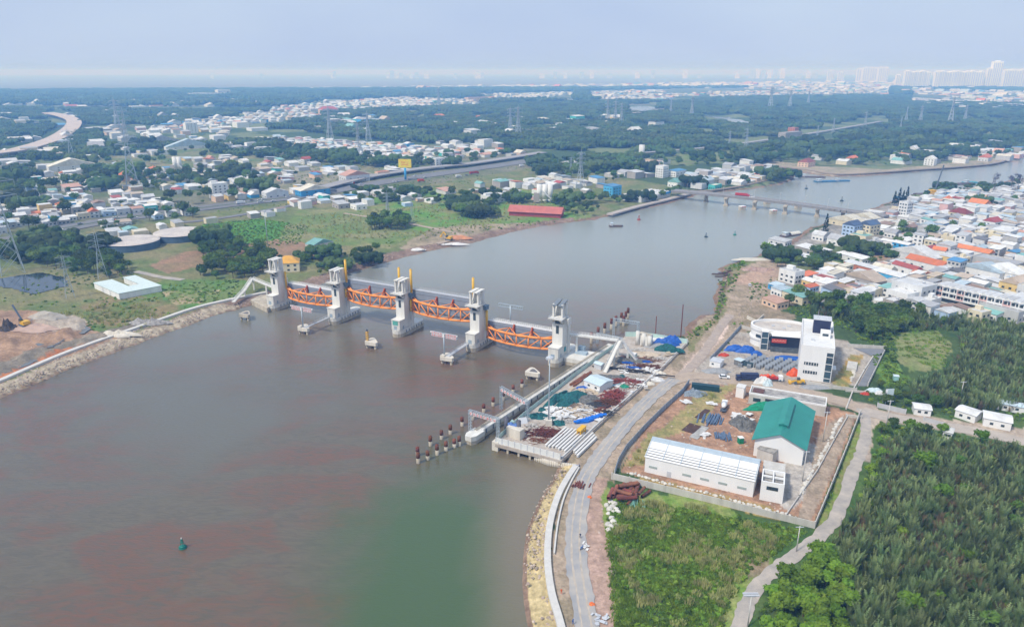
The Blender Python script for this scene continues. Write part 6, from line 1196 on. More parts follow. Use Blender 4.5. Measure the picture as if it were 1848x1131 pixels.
def shrubmesh(seed, lm, r=1.3, n=90, qs=.38):
    R = random.Random(seed); mb = MB()
    for k in range(3): blob(mb, (R.gauss(0, r*.35), R.gauss(0, r*.35), r*.45), r*.5, R, (4, 6))
    for k in range(n): d = Vector((R.gauss(0, 1), R.gauss(0, 1), abs(R.gauss(0, 1)))).normalized(); quadleaf(mb, d*r*R.uniform(.55, 1.05), qs*R.uniform(.6, 1.3), R)
    return meshonly(mb, lm)
SHR = [shrubmesh(70+k, LM6) for k in range(3)]; SHD = [shrubmesh(80+k, LM1) for k in range(2)]; REED = [reedmesh(90+k, LM5) for k in range(3)]; GRASS = [reedmesh(95+k, LM6, 26, .9, 1.2) for k in range(2)]
def clumpmesh(seed, R0, lm, nb, lo, hi):     # a patch of forest canopy, many crowns wide
    R = random.Random(seed); mb = MB()
    for k in range(nb): a = R.random()*6.28; q = R0*math.sqrt(R.random()); blob(mb, (q*math.cos(a), q*math.sin(a), R.uniform(lo, hi)), R.uniform(2.4, 4.4), R, (4, 7), .95)
    return meshonly(mb, lm)
LM4b = leafm('leaf_forest_light', (.13,.17,.05), (.06,.10,.03), .4)
CL1 = [clumpmesh(100+k, 13, LM4 if k < 5 else LM4b, 26, 4, 8) for k in range(7)]
GNG = {}
def scatter(name, pts, scl, meshes, label, cat, z=None, tilt=0.):
    pts = np.asarray(pts, float)
    if len(pts) == 0: return
    key = name+str(len(GNG)); cc = bpy.data.collections.new('protos_'+key)
    for k, me in enumerate(meshes): q = bpy.data.objects.new('proto_%02d' % k, me); cc.objects.link(q)
    me = bpy.data.meshes.new(name); n = len(pts); co = np.zeros((n, 3)); co[:, :2] = pts[:, :2]; co[:, 2] = LZ if z is None else z
    me.vertices.add(n); me.vertices.foreach_set('co', co.astype(np.float32).ravel())
    a = me.attributes.new('scl', 'FLOAT', 'POINT'); a.data.foreach_set('value', np.asarray(scl, np.float32)); rs = np.random.RandomState(n)
    a = me.attributes.new('rz', 'FLOAT', 'POINT'); a.data.foreach_set('value', (rs.rand(n)*6.283).astype(np.float32)); a = me.attributes.new('pk', 'INT', 'POINT'); a.data.foreach_set('value', rs.randint(0, len(meshes), n).astype(np.int32))
    o = bpy.data.objects.new(name, me); COL.objects.link(o); g = bpy.data.node_groups.new('scatter_'+key, 'GeometryNodeTree'); GNG[key] = g
    g.interface.new_socket('Geometry', in_out='INPUT', socket_type='NodeSocketGeometry'); g.interface.new_socket('Geometry', in_out='OUTPUT', socket_type='NodeSocketGeometry')
    N = g.nodes; Lk = g.links; gi = N.new('NodeGroupInput'); go = N.new('NodeGroupOutput'); ip = N.new('GeometryNodeInstanceOnPoints'); ci = N.new('GeometryNodeCollectionInfo'); ci.inputs['Collection'].default_value = cc; ci.inputs['Separate Children'].default_value = True; ci.inputs['Reset Children'].default_value = True
    def na(nm, ty): q = N.new('GeometryNodeInputNamedAttribute'); q.data_type = ty; q.inputs['Name'].default_value = nm; return q.outputs['Attribute']
    cx = N.new('ShaderNodeCombineXYZ'); Lk.new(na('rz', 'FLOAT'), cx.inputs[2]); Lk.new(gi.outputs[0], ip.inputs['Points']); Lk.new(ci.outputs[0], ip.inputs['Instance']); ip.inputs['Pick Instance'].default_value = True
    Lk.new(na('pk', 'INT'), ip.inputs['Instance Index']); Lk.new(cx.outputs[0], ip.inputs['Rotation']); Lk.new(na('scl', 'FLOAT'), ip.inputs['Scale']); Lk.new(ip.outputs[0], go.inputs[0])
    md = o.modifiers.new('scatter', 'NODES'); md.node_group = g; return tag(o, label, cat, kind='stuff')
OC = OA()
class Hash:     # occupied cells from house footprints
    def __init__(s, c=4.): s.c = c; s.k = set()
    def addc(s, x, y, r):
        for i in range(int((x-r)//s.c), int((x+r)//s.c)+1):
            for j in range(int((y-r)//s.c), int((y+r)//s.c)+1): s.k.add((i, j))
    def hit(s, x, y): return (int(x//s.c), int(y//s.c)) in s.k
HS = Hash()
for q in ((522,492,26),(577,452,24),(240,452,40),(300,440,20),(230,522,24)): g_ = G(q[0], q[1]); HS.addc(g_.x, g_.y, q[2]*.6)
for x, y, r in OCC: HS.addc(x, y, r*.75)
ROADS = [(road_px, 7), ([(1205,690),(1250,678),(1300,683),(1360,693),(1440,706),(1510,722),(1560,741)], 6), ([(1556,741),(1600,752),(1700,768),(1780,782),(1860,800),(1980,830)], 7.5), ([(1556,738),(1563,775),(1556,812),(1540,850),(1528,885),(1508,935),(1470,975),(1420,1012),(1385,1040),(1355,1075),(1335,1131),(1325,1200)], 4.5),
  ([(-200,470),(0,437),(100,416),(200,398),(300,384),(430,368),(560,352),(680,331),(780,316),(880,302),(960,290),(1000,285),(1070,287),(1180,279),(1300,268),(1420,251),(1500,238),(1590,222)], 20), ([(560,350),(660,325),(760,309),(860,298),(980,279)], 16), ([(330,402),(400,394),(480,380),(560,365),(620,352)], 7), ([(1215,687),(1245,665),(1280,625),(1305,585),(1325,550),(1340,515),(1352,480)], 5)]
def roadmask(P):
    ok = np.ones(len(P), bool)
    for px, w in ROADS: L_ = [tuple(p.xy) for p in smooth_line([G(a, b) for a, b in px], 3)]; ok &= segdist(P[:, 0], P[:, 1], L_) > w
    return ok
def sample(poly, spacing, seed, dens=1., jitter=.45, clump=0., rm_=True, occ=True, world=None):
    P = world or zone(poly); A = np.array(P); lo_, hi = A.min(0), A.max(0); rs = np.random.RandomState(seed)
    xs = np.arange(lo_[0], hi[0], spacing); ys = np.arange(lo_[1], hi[1], spacing*.9); X, Y = np.meshgrid(xs, ys); X[::2] += spacing/2
    X = (X+rs.uniform(-jitter, jitter, X.shape)*spacing).ravel(); Y = (Y+rs.uniform(-jitter, jitter, Y.shape)*spacing).ravel(); m = inpoly(X, Y, P) & (rs.rand(X.size) < dens)
    if clump: m &= fbm(X/(spacing*6), Y/(spacing*6), seed) > clump
    Q = np.stack([X[m], Y[m]], 1)
    if len(Q) and rm_: Q = Q[roadmask(Q)]
    if len(Q): ins = inpoly(Q[:, 0], Q[:, 1], RIV); Q = Q[~ins]
    if occ and len(Q): Q = Q[[not HS.hit(x, y) for x, y in Q]]
    return Q
def vis(P, m=60): 
    t = np.array([PX((x, y, 4)) for x, y in P]); return (t[:, 0] > -m) & (t[:, 0] < 1848+m) & (t[:, 1] < 1131+80)
# -- nipa grove
NP_ = [(sample([(1552,905),(1588,850),(1605,800),(1660,795),(1700,800),(1848,818),(2050,850),(2300,1000),(2200,1400),(1560,1300),(1530,1131),(1530,1060),(1500,1000),(1500,960),(1530,930)], 2.2, 1, .93), 'nipa grove below the village road'),
  (sample([(1640,704),(1700,685),(1735,640),(1730,604),(1848,598),(2100,610),(2150,770),(1848,748),(1760,742),(1700,735),(1640,715)], 2.3, 2, .93), 'nipa grove above the village road'),
  (sample([(1440,566),(1500,560),(1600,566),(1700,570),(1848,596),(1800,604),(1690,596),(1600,602),(1545,598),(1530,580),(1470,572)], 3.0, 3, .8), 'mixed palm strip between office and town')]
allp = [(x, y, g) for Q, g in NP_ for x, y in Q]; print('nipa', len(allp))
vv = vis([(a, b) for a, b, g in allp]); near = sorted([(math.hypot(p[0], p[1]), p) for p, q in zip(allp, vv) if q])[:300]; nearset = set((p[0], p[1]) for _, p in near)
TINT = {0: 'tall dark nipa palm with upright feathery fronds in the near grove', 1: 'broad mid-green nipa palm in the near grove below the road'}
for k, (dd, (x, y, g)) in enumerate(near):
    o = bpy.data.objects.new('nipa_palm', NIPA[k % 6]); COL.objects.link(o); place(o, (x, y, LZ-.1), random.random()*6.28, random.uniform(.5, 1.08)); tag(o, 'nipa palm with upright feathery fronds in the crowded grove at lower right', 'palm', 'nipa palms of the lower right grove')
rest = np.array([(x, y) for x, y, g in allp if (x, y) not in nearset]); scatter('nipa_grove', rest, np.random.RandomState(1).uniform(.5, 1.08, len(rest)), NIPA+[NIPD], 'dense feathery nipa palm thicket beyond the nearest palms', 'palm thicket')
# -- individual broadleaf trees and shrubs of the right bank, left bank and towns
TR_ = [
 ([(1350,1131),(1400,1062),(1460,1005),(1500,1000),(1535,1060),(1535,1131),(1560,1300),(1330,1300)], 4.2, 1., 'L', 'dense light green bush tree beside the bottom end of the gravel lane', .8),
 ([(1530,840),(1590,800),(1600,830),(1590,860),(1560,910),(1535,930),(1525,905)], 4.5, .8, 'L', 'light green viny bush between the lane and the palm grove', .55),
 ([(1590,765),(1700,785),(1660,800),(1600,800),(1580,790)], 5, .6, 'T', 'leafy tree on the verge below the village road', .6),
 ([(1585,695),(1640,712),(1700,735),(1660,745),(1600,735),(1570,712)], 5, .6, 'T', 'leafy tree on the verge above the village road', .6),
 ([(1535,572),(1600,575),(1640,588),(1615,606),(1560,616),(1538,600)], 6, .9, 'T', 'dark leafy tree just behind the office yard wall', .9),
 ([(1600,600),(1640,590),(1690,586),(1612,600),(1612,640),(1610,690),(1590,660)], 6, .5, 'L', 'light green bush around the grassy clearing', .6),
 ([(1440,548),(1500,545),(1600,560),(1700,566),(1640,590),(1560,605),(1540,580),(1480,566)], 6.5, .8, 'T', 'dark leafy tree in the belt behind the office block', 1.),
 ([(1395,470),(1480,455),(1600,455),(1610,478),(1560,490),(1440,486),(1400,487)], 8, .8, 'T', 'dark leafy tree in the belt dividing the town and river sheds', 1.),
 ([(1370,460),(1400,450),(1440,470),(1400,478)], 7, .6, 'L', 'pale leafy tree on the river point', .9),
 ([(1585,410),(1640,420),(1700,430),(1680,448),(1620,440),(1590,432)], 9, .75, 'T', 'dark leafy tree in the park strip of the town', 1.2),
 ([(1640,365),(1700,350),(1848,340),(1960,332),(1990,500),(1848,500),(1700,500),(1620,470),(1600,430)], 13, .33, 'T', 'dark tree standing among the right bank houses', 1.),
 ([(1610,368),(1690,343),(1790,338),(1848,330),(1848,338),(1700,352),(1620,372)], 10, .7, 'T', 'green tree along the far right shore', .8),
 ([(375,436),(400,428),(440,440),(420,460),(360,470)], 7, .75, 'T', 'dark tree right of the round storage tanks', 1.1),
 ([(360,500),(370,478),(440,452),(500,458),(500,480),(460,500),(400,505)], 7, .85, 'T', 'dark tree in the grove behind the left footbridge', 1.1),
 ([(500,470),(560,462),(680,455),(700,465),(620,492),(550,500),(520,505)], 7, .55, 'T', 'tree near the orange-yellow roofed house on the left bank', .85),
 ([(80,445),(180,445),(240,490),(200,505),(110,495),(30,470)], 8, .7, 'T', 'dark tree between the tanks and the dark pond', 1.1),
 ([(170,408),(230,402),(235,418),(190,425)], 9, .5, 'T', 'tree between the tanks and the highway', 1.),
 ([(670,398),(735,398),(735,415),(670,415)], 7, .9, 'T', 'dark tree of the small clump in the left bank meadow', 1.2),
 ([(830,372),(900,370),(900,392),(820,392)], 8, .8, 'T', 'dark tree of the clump left of the faded red shed', 1.1),
 ([(740,345),(830,345),(960,350),(960,372),(820,365),(740,365)], 12, .5, 'T', 'tree in the green strip above the red shed', 1.3),
 ([(1010,360),(1080,352),(1100,360),(1070,390),(1010,392)], 10, .6, 'T', 'tree between the red shed and the promenade', 1.2),
 ([(1100,372),(1200,360),(1245,344),(1200,352),(1100,366)], 11, .8, 'T', 'tree in the promenade row along the left bank', 1.),
 ([(0,345),(120,340),(180,372),(330,360),(420,345),(470,340),(480,350),(330,400),(160,410),(0,440)], 15, .5, 'T', 'dark tree standing among the left bank houses', 1.4),
 ([(1380,318),(1432,312),(1430,330),(1385,330)], 12, .9, 'T', 'dark tree on the wooded point at the creek mouth', 1.6),
]
cand = []
for k, (pl, sp, dn, ty, lab, s) in enumerate(TR_):
    Q = sample(pl, sp, 40+k, dn)
    if len(Q): v = vis(Q, 20); cand += [(math.hypot(x, y), x, y, ty, lab, s) for (x, y), q in zip(Q, v) if q]
print('trees', len(cand)); cand.sort(key=lambda t: t[0]/t[5]); far_t = []
for k, (dd, x, y, ty, lab, s) in enumerate(cand):
    if k >= 300: far_t.append((x, y, s)); continue
    me, tr = random.choice(TREES if ty == 'T' else TREEL); o = empty('tree', (x, y, LZ), random.random()*6.28, lab, 'tree', lab.split(' ', 1)[1].replace('tree ', 'trees ').replace('bush ', 'bushes ')); s2 = s*random.uniform(.75, 1.25); o.scale = (s2, s2, s2*random.uniform(.85, 1.1))
    for nm, m_ in (('crown', me), ('trunk', tr)): q = bpy.data.objects.new(nm, m_); COL.objects.link(q); q.parent = o
EX = [([(60,282),(250,262),(500,262),(560,275),(480,290),(240,300),(100,300)], 22, .35, 1.6), ([(150,300),(240,322),(430,300),(480,330),(420,348),(250,345),(150,340)], 14, .6, 1.5), ([(480,330),(560,300),(640,325),(760,300),(760,315),(600,350),(480,362)], 18, .3, 1.3),
  ([(0,325),(150,330),(200,345),(120,345),(0,350)], 13, .8, 1.6), ([(480,265),(700,290),(720,300),(620,305),(480,285)], 14, .8, 1.5), ([(700,290),(960,272),(960,285),(780,308),(700,318)], 16, .55, 1.4), ([(970,285),(1200,285),(1200,305),(1080,335),(960,315)], 14, .6, 1.4), ([(1190,300),(1400,268),(1620,250),(1848,240),(1848,262),(1620,285),(1480,292),(1300,300)], 15, .75, 1.6),
  ([(1250,335),(1400,322),(1400,330),(1260,347)], 14, .6, 1.3), ([(1480,290),(1848,262),(1848,278),(1640,298),(1500,300)], 15, .5, 1.3), ([(600,350),(740,340),(760,360),(640,378)], 12, .6, 1.3), ([(1640,280),(1848,262),(1848,275)], 15, .4, 1.4), ([(-60,300),(60,290),(60,330),(-60,345)], 16, .5, 1.5), ([(0,440),(100,425),(170,440),(100,470),(0,480)], 9, .6, 1.2), ([(720,360),(900,360),(900,372),(720,372)], 12, .5, 1.1)]
for k, (pl, sp, dn, s) in enumerate(EX): far_t += [(x, y, s) for x, y in sample(pl, sp, 140+k, dn)]
A = np.array(far_t); print('far trees', len(A)); scatter('distant_trees', A[:, :2], A[:, 2]*np.random.RandomState(5).uniform(.35, 1.25, len(A)), [t[0] for t in TREES]+[CL1[0]], 'loose dark trees between the far fields and roads', 'trees')
Q = np.concatenate([sample([(1552,905),(1605,800),(1848,818),(2050,850),(2300,1000),(2200,1400),(1560,1300),(1530,1000)], 9, 77, .35, occ=False), sample([(1700,700),(1730,620),(1760,600),(1848,598),(2100,610),(2150,770),(1848,748),(1700,735)], 10, 78, .4, occ=False), sample([(1440,566),(1600,560),(1848,590),(1848,600),(1600,602),(1470,572)], 8, 79, .5)])
scatter('mixed_undergrowth', Q, np.random.RandomState(8).uniform(.35, .75, len(Q)), [t[0] for t in TREES]+[t[0] for t in TREEL], 'leafy undergrowth mixed into the palm groves', 'undergrowth', z=LZ-.4)
# -- far forest canopy
def fan(y0, y1, x0=-400, x1=2300): return [(x0, y0), (x1, y0), (x1, y1), (x0, y1)]
FZ = [([(-400,205),(60,215),(230,232),(480,232),(700,255),(960,268),(1200,282),(1600,244),(2300,236),(2300,186),(1500,172),(1000,186),(700,196),(300,200),(-400,190)], 19, .93), ([(-400,305),(-400,215),(80,222),(230,245),(480,262),(480,285),(300,272),(120,290)], 17, .75), ([(-500,190),(700,194),(1500,170),(2400,184),(2400,163),(1500,158),(-500,168)], 34, .85)]
FF = []
EXC = [zone(q) for q in ([(460,248),(560,248),(700,258),(840,280),(830,300),(700,292),(560,274),(460,264)], [(260,235),(470,202),(590,200),(580,216),(440,228),(300,244)], [(480,200),(600,180),(870,178),(870,192),(700,198),(500,206)], [(1130,188),(1190,188),(1190,206),(1130,206)], [(1262,206),(1360,210),(1355,230),(1262,220)], [(860,170),(1040,165),(1040,184),(870,184)], [(1060,164),(1250,160),(1250,184),(1060,182)], [(1250,160),(1610,156),(1610,172),(1250,178)], [(-100,285),(60,255),(95,232),(80,205),(100,196),(140,205),(152,232),(110,262),(60,285),(0,296)], [(180,228),(420,222),(430,262),(180,265)], [(1640,160),(1848,168),(2000,175),(2000,192),(1848,190),(1640,184)], [(1440,238),(1600,205),(1610,225),(1450,262)])]
for k, (pl, sp, dn) in enumerate(FZ):
    Q = sample(pl, sp, 200+k, dn, occ=True)
    for E_ in EXC: Q = Q[~inpoly(Q[:, 0], Q[:, 1], E_)]
    v = vis(Q, 150); Q = Q[v]; gap = fbm(Q[:, 0]/90, Q[:, 1]/90, 9) > .43; Q = Q[gap]; FF.append(np.c_[Q, np.full(len(Q), sp/19*1.0)])
FF = np.concatenate(FF); print('forest', len(FF)); scatter('forest', FF[:, :2], FF[:, 2]*np.random.RandomState(6).uniform(.8, 1.25, len(FF)), CL1, 'far mangrove forest canopy covering the plain', 'forest')
# -- ground cover: scrub, reeds and grass
def cover(name, lst, meshes, lab, cat, s0=.7, s1=1.3, seed=300):
    Q = np.concatenate([sample(pl, sp, seed+k, dn, clump=cl) for k, (pl, sp, dn, cl) in enumerate(lst)]); print(name, len(Q)); scatter(name, Q, np.random.RandomState(seed).uniform(s0, s1, len(Q)), meshes, lab, cat, z=LZ-.05)
cover('scrub', [([(1540,585),(1625,598),(1612,650),(1640,695),(1590,700),(1605,640),(1598,626),(1540,612)], 2.0, .9, 0), ([(1418,556),(1450,548),(1640,585),(1720,595),(1640,600),(1545,600),(1440,572)], 2.4, .9, 0), ([(1095,900),(1468,962),(1440,990),(1380,1035),(1330,1131),(1300,1250),(1120,1250),(1130,1080)], 1.25, .9, .40), ([(1380,1030),(1500,960),(1530,930),(1540,1131),(1500,1200),(1330,1200)], 1.8, .8, 0), ([(1545,850),(1600,800),(1620,800),(1600,900),(1530,960),(1500,975)], 1.6, .9, 0), ([(1575,735),(1640,755),(1720,775),(1848,806),(1848,830),(1700,800),(1600,800),(1572,800)], 1.9, .7, .3), ([(1095,900),(1300,925),(1468,962),(1440,990),(1380,1035),(1330,1131),(1300,1250),(1120,1250),(1130,1080),(1095,950)], 2.1, .55, .46), ([(1290,925),(1468,958),(1440,985),(1380,960)], 1.8, .8, 0), ([(290,505),(440,505),(450,535),(330,560),(150,600),(150,540)], 3.2, .5, .42), ([(640,380),(980,345),(1080,375),(1060,393),(900,415),(780,430),(700,445)], 5, .5, .5), ([(0,290),(480,285),(640,300),(480,345),(100,350),(0,345)], 7, .55, .48), ([(480,300),(960,285),(960,345),(640,380),(520,430),(340,430)], 7, .4, .5), ([(100,470),(300,500),(290,530),(100,560),(0,545)], 5, .6, .4), ([(365,405),(470,395),(560,408),(540,440),(430,450),(350,440)], 3.2, .9, 0), ([(1240,600),(1290,570),(1300,520),(1290,490),(1340,470),(1350,490),(1310,520),(1310,565),(1275,600),(1240,640)], 2.2, .7, .38), ([(1310,500),(1400,500),(1440,560),(1340,590),(1300,640),(1260,660),(1320,560)], 2.6, .45, .52), ([(1572,640),(1610,640),(1640,690),(1590,700)], 2.2, .9, 0), ([(1560,705),(1700,735),(1800,745),(1848,745),(1848,765),(1700,752),(1570,728)], 2.4, .7, .3)], SHR+SHD[:1], 'low green scrub and bushes covering open ground', 'scrub', .28, .85)
cover('reeds', [([(1105,900),(1300,915),(1400,975),(1350,1100),(1300,1200),(1200,1200),(1110,1000)], 1.3, .7, .53), ([(60,560),(340,540),(330,560),(240,598),(150,575)], 3, .6, .5), ([(640,385),(980,350),(1050,380),(860,420),(560,440),(530,385)], 5, .5, .5), ([(1260,735),(1240,695),(1300,695),(1270,760),(1190,830),(1130,845),(1180,770)], 2.4, .35, .5)], REED, 'tan reeds and dry seed grass', 'reeds', .45, .95, 400)
cover('grass', [([(1548,768),(1562,775),(1540,850),(1490,950),(1475,940)], 1.3, .8, 0), ([(1615,602),(1690,598),(1720,625),(1705,665),(1640,672)], 2.2, .5, .4), ([(1095,950),(1320,960),(1330,1131),(1120,1250)], 1.0, .9, 0), ([(1100,895),(1468,962),(1400,1010),(1100,960)], 1.0, .9, 0), ([(290,520),(400,520),(392,548),(310,550)], 3, .4, 0)], GRASS, 'short green grass tufts', 'grass', .6, 1.2, 500)
RUB = [rock_mesh('rubble_stone', mat('rubble_mix', (.52,.42,.34), .95, .2, .8, rnd=.3), .45, 60+k) for k in range(3)]; RM_ = [q.data for q in RUB]
for q in RUB: bpy.data.objects.remove(q)
cover('rubble', [([(1300,500),(1400,470),(1420,530),(1360,560),(1330,600),(1260,680),(1210,690),(1240,640),(1290,590),(1320,540)], 1.6, .35, .45), ([(1060,870),(1098,880),(1110,1000),(1130,1131),(1080,1131),(1055,1000)], 1.6, .25, .4), ([(1120,850),(1470,942),(1548,748),(1440,715),(1245,695),(1165,765)], 2.0, .3, .5), ([(960,850),(1030,835),(990,950),(990,1060),(1010,1131),(960,1131),(945,1040)], 1.1, .6, .4), ([(640,488),(780,450),(900,425),(1060,396),(1060,390),(880,415),(760,440),(560,500)], 2.6, .6, .42), ([(0,715),(150,652),(340,584),(470,545),(470,538),(300,575),(100,648),(0,690)], 1.5, .6, .35), ([(0,570),(160,580),(180,605),(0,680)], 3, .3, .5)], RM_, 'loose broken stone and rubble on bare ground', 'rubble', .35, 1.3, 600)
# -- single special trees
def conifer(px, py, h, lab, z0=2):
    R = random.Random(px); o = empty('conifer', G(px, py, z0), 0, lab, 'tree'); t = MB(); t.tube((0,0,0),(0,0,h*.9),.3,.08,6); t.build('trunk', BARK, o); mb = MB()
    for k in range(260): f = R.random()**.7; z = h*(.12+.88*(1-f)); r = h*.17*f*R.uniform(.5, 1.05)+.15; a = R.random()*6.28; quadleaf(mb, Vector((r*math.cos(a), r*math.sin(a), z)), .75, R)
    mb.build('crown', LMC, o)
for k, (x, y) in enumerate(((1613,370),(1621,369),(1628,369),(1635,366))): conifer(x, y, 15+3*(k % 2), 'dark pointed conifer at the right shore, %s from the left' % ORD[k])
conifer(1489,422,18,'dark slim conifer at the water edge left of the light blue house')
def sparse(px, py, h, lab):
    R = random.Random(px); o = empty('tall_tree', G(px, py), 0, lab, 'tree'); t = MB(); t.tube((0,0,0),(0,0,h*.8),.45,.15,6); [t.tube((0,0,h*(.35+.08*k)),(R.uniform(-3,3),R.uniform(-3,3),h*(.55+.08*k)),.15,.06,5) for k in range(5)]; t.build('trunk', BARK, o); mb = MB()
    for k in range(12): c = Vector((R.gauss(0,2),R.gauss(0,2),h*R.uniform(.5,1))); [quadleaf(mb, c+Vector((R.gauss(0,.9),R.gauss(0,.9),R.gauss(0,.9))), .6, R) for _ in range(22)]
    mb.build('crown', mat('leaf_purple_grey', (.10,.09,.11), .8, .2, .5), o)
for k, (x, y, h) in enumerate(((1792,350,24),(1823,345,22),(1835,345,20))): sparse(x, y, h, 'tall sparse dark tree against the river at upper right, %s from left' % ORD[k])
for k, (x, y, s) in enumerate(((1664,850,1.25),(1700,905,.95),(1738,900,.8),(1640,1110,1.0),(1641,783,.9),(1700,788,.8),(1768,800,.9),(1438,540,1.2),(1424,553,.9),(1382,455,1.2),(1340,480,.6))):
    me, tr = TREEL[k % 3] if k not in (7, 8) else TREES[k % 6]; o = empty('tree', G(x, y), k, ('lime green crown standing out of the palm grove, topmost','lime green tree inside the palm grove, middle one','small lime green tree right of the middle one','lime green tree at the bottom edge of the palm grove','flat-crowned tree in the village road, left one','pale yellowish tree in the village road, middle','bright green tree in the village road, right one','large round tree before the blue hut','small round bush tree by the teal-roofed row','pale feathery tree on the river point','low bush on the muddy point')[k], 'tree'); o.scale = (s, s, s)
    for nm, m_ in (('crown', me), ('trunk', tr)): q = bpy.data.objects.new(nm, m_ if nm == 'trunk' else m_.copy()); COL.objects.link(q); q.parent = o; 
    if k < 7: o.children[0].data.materials[0] = LM7
# ---------------- bridge, vehicles, boats, pylons, skyline ----------------
DKP = [(1215,343.5),(1290,350),(1361,357.3),(1418,364.5),(1474,372),(1520,378.5),(1566,385),(1600,390)]
P = [G(a, b, 10.3 if 0 < i < 6 else 9) for i, (a, b) in enumerate(DKP)]; base = Vector((P[0].x, P[0].y, 0)); o = empty('road_bridge', base, 0, 'long low concrete road bridge crossing the river', 'bridge')
PS = smooth_line(P, 5); mb = MB(); rl = MB()
for a, b in zip(PS, PS[1:]):
    d = (b-a).normalized(); s = Vector((-d.y, d.x, 0)); mb.beam(a-base+Vector((0,0,-.8)), b-base+Vector((0,0,-.8)), 10, 2.3)
    for q in (-1, 1): rl.beam(a-base+s*q*4.8+Vector((0,0,.5)), b-base+s*q*4.8+Vector((0,0,.5)), .25, 1.0)
mb.build('deck', mat('bridge_concrete', (.26,.25,.25), .9, .12, .3), o); rl.build('railing', mat('rail_grey',(.36,.37,.39),.6,.1,.5), o)
for (x, y) in ((1274,364),(1310,371),(1361,378),(1416,386),(1474,391),(1520,395)):
    p = G(x, y, 0)-base; mb = MB(); mb.box((p.x, p.y, 3.6), (3.4, 3.0, 8.4), -.5); mb.box((p.x, p.y, 8.0), (3.4, 9.5, 1.2), -.5); mb.box((p.x, p.y, .5), (5, 5, 1.4), -.5); mb.build('pier', CST, o)
for k in range(7):
    a = PS[2+k*4]; mb = MB(); mb.tube(a-base, a-base+Vector((0,0,9)), .12, n=6); mb.beam(a-base+Vector((0,0,9)), a-base+Vector((1,-2,9.2)), .15, .15); mb.build('lamp_post', LGRY, o)
for k, (x, y) in enumerate(((1339,379),(1395,386),(1384,368),(1440,376))):
    o = empty('bridge_fender', G(x, y, 0), .3, ('red and white striped bridge fender, left of the middle','red and white striped bridge fender, right of the middle','plain fender block beyond the bridge, left','plain fender block beyond the bridge, right')[k], 'fender', 'fender blocks round the bridge'); mb = MB(); mb.box((0,0,1.2), (5.5,5,5)); mb.build('block', CST, o); mb = MB(); mb.box((0,0,3.95), (5.8,5.3,.9)); [mb.box((-2.2+1.1*i, -2.7, 3.9), (.5,.1,.9), 0, 1) for i in range(5)]; mb.build('striped_rim', [WP if k < 2 else CST, RED if k < 2 else CST], o)
def car(px, py, rot, m, lab, z0=2.2, s=1.):
    o = empty('car', G(px, py, z0), rot, lab, 'car'); o.scale = (s, s, s); mb = MB(); mb.add([(-2.2,-.88,.35),(2.2,-.88,.35),(2.2,.88,.35),(-2.2,.88,.35),(-2.2,-.88,.95),(2.15,-.88,.85),(2.15,.88,.85),(-2.2,.88,.95)], ((0,3,2,1),(4,5,6,7),(0,1,5,4),(1,2,6,5),(2,3,7,6),(3,0,4,7)))
    mb.add([(-1.9,-.8,.94),(1.0,-.8,.9),(1.0,.8,.9),(-1.9,.8,.94),(-1.5,-.68,1.5),(.3,-.68,1.5),(.3,.68,1.5),(-1.5,.68,1.5)], ((4,5,6,7),)); mb.build('body', m, o)
    mb = MB(); mb.add([(-1.9,-.8,.94),(1.0,-.8,.9),(1.0,.8,.9),(-1.9,.8,.94),(-1.5,-.68,1.49),(.3,-.68,1.49),(.3,.68,1.49),(-1.5,.68,1.49)], ((0,1,5,4),(1,2,6,5),(2,3,7,6),(3,0,4,7))); mb.build('windows', GLASSD, o)
    for x in (-1.35, 1.35):
        for y in (-.85, .85): w = MB(); w.tube((x, y-.12, .33), (x, y+.12, .33), .33, n=10); w.build('wheel', DKST, o)
def truck(px, py, rot, m, cm, lab, L_=8, hh=2.4, load=None, z0=2.2, cat='truck'):
    o = empty('truck', G(px, py, z0), rot, lab, cat); mb = MB(); mb.box((-1.2, 0, 1.1+hh/2), (L_, 2.4, hh)); mb.build('cargo_box', m, o); c = MB(); c.box((L_/2-.1, 0, 1.5), (1.9, 2.3, 2.1)); c.build('cab', cm, o); w_ = MB(); w_.box((L_/2+.87, 0, 1.9), (.06, 2.0, .8)); w_.build('windscreen', GLASSD, o)
    ch = MB(); ch.box((-.4, 0, .75), (L_+2.2, 1.2, .3)); ch.build('chassis', DKST, o)
    for x in (-L_/2, -L_/2+1.3, L_/2-.3):
        for y in (-1.05, 1.05): w = MB(); w.tube((x, y-.16, .5), (x, y+.16, .5), .5, n=10); w.build('wheel', DKST, o)
    if load:
        R = random.Random(3); mb = MB(); [blob(mb, (R.uniform(-L_/2-.6, L_/2-2.4), R.uniform(-.7, .7), 1.3+hh+R.uniform(0,.5)), .75, R) for k in range(11)]; mb.build('load', load, o)
VW = mat('paint_white', (.80,.80,.80), .35, .03, 1, spec=.5); VN = mat('paint_navy', (.03,.04,.10), .5, .1, .6); VO = mat('paint_orange', (.78,.09,.02), .45, .1, .6); VR = mat('paint_red', (.5,.04,.03), .4, .1, .6); VG = mat('paint_grey', (.25,.26,.28), .4, .1, .6); VB = mat('paint_blue', (.05,.15,.40), .4, .1, .6)
car(1307, 682, -.15, VW, 'white pickup-like car parked by the grey gravel mound', s=1.12); truck(1347, 686, -.05+math.pi, VN, VN, 'dark navy covered truck on the dirt road', 8, 2.5); truck(1392, 686, -.12, VR, VW, 'white-cabbed truck loaded with orange bundles', 8, .7, VO)
car(1353, 515.5, 1.3, VW, 'white car on the muddy riverside ground', s=1.05)
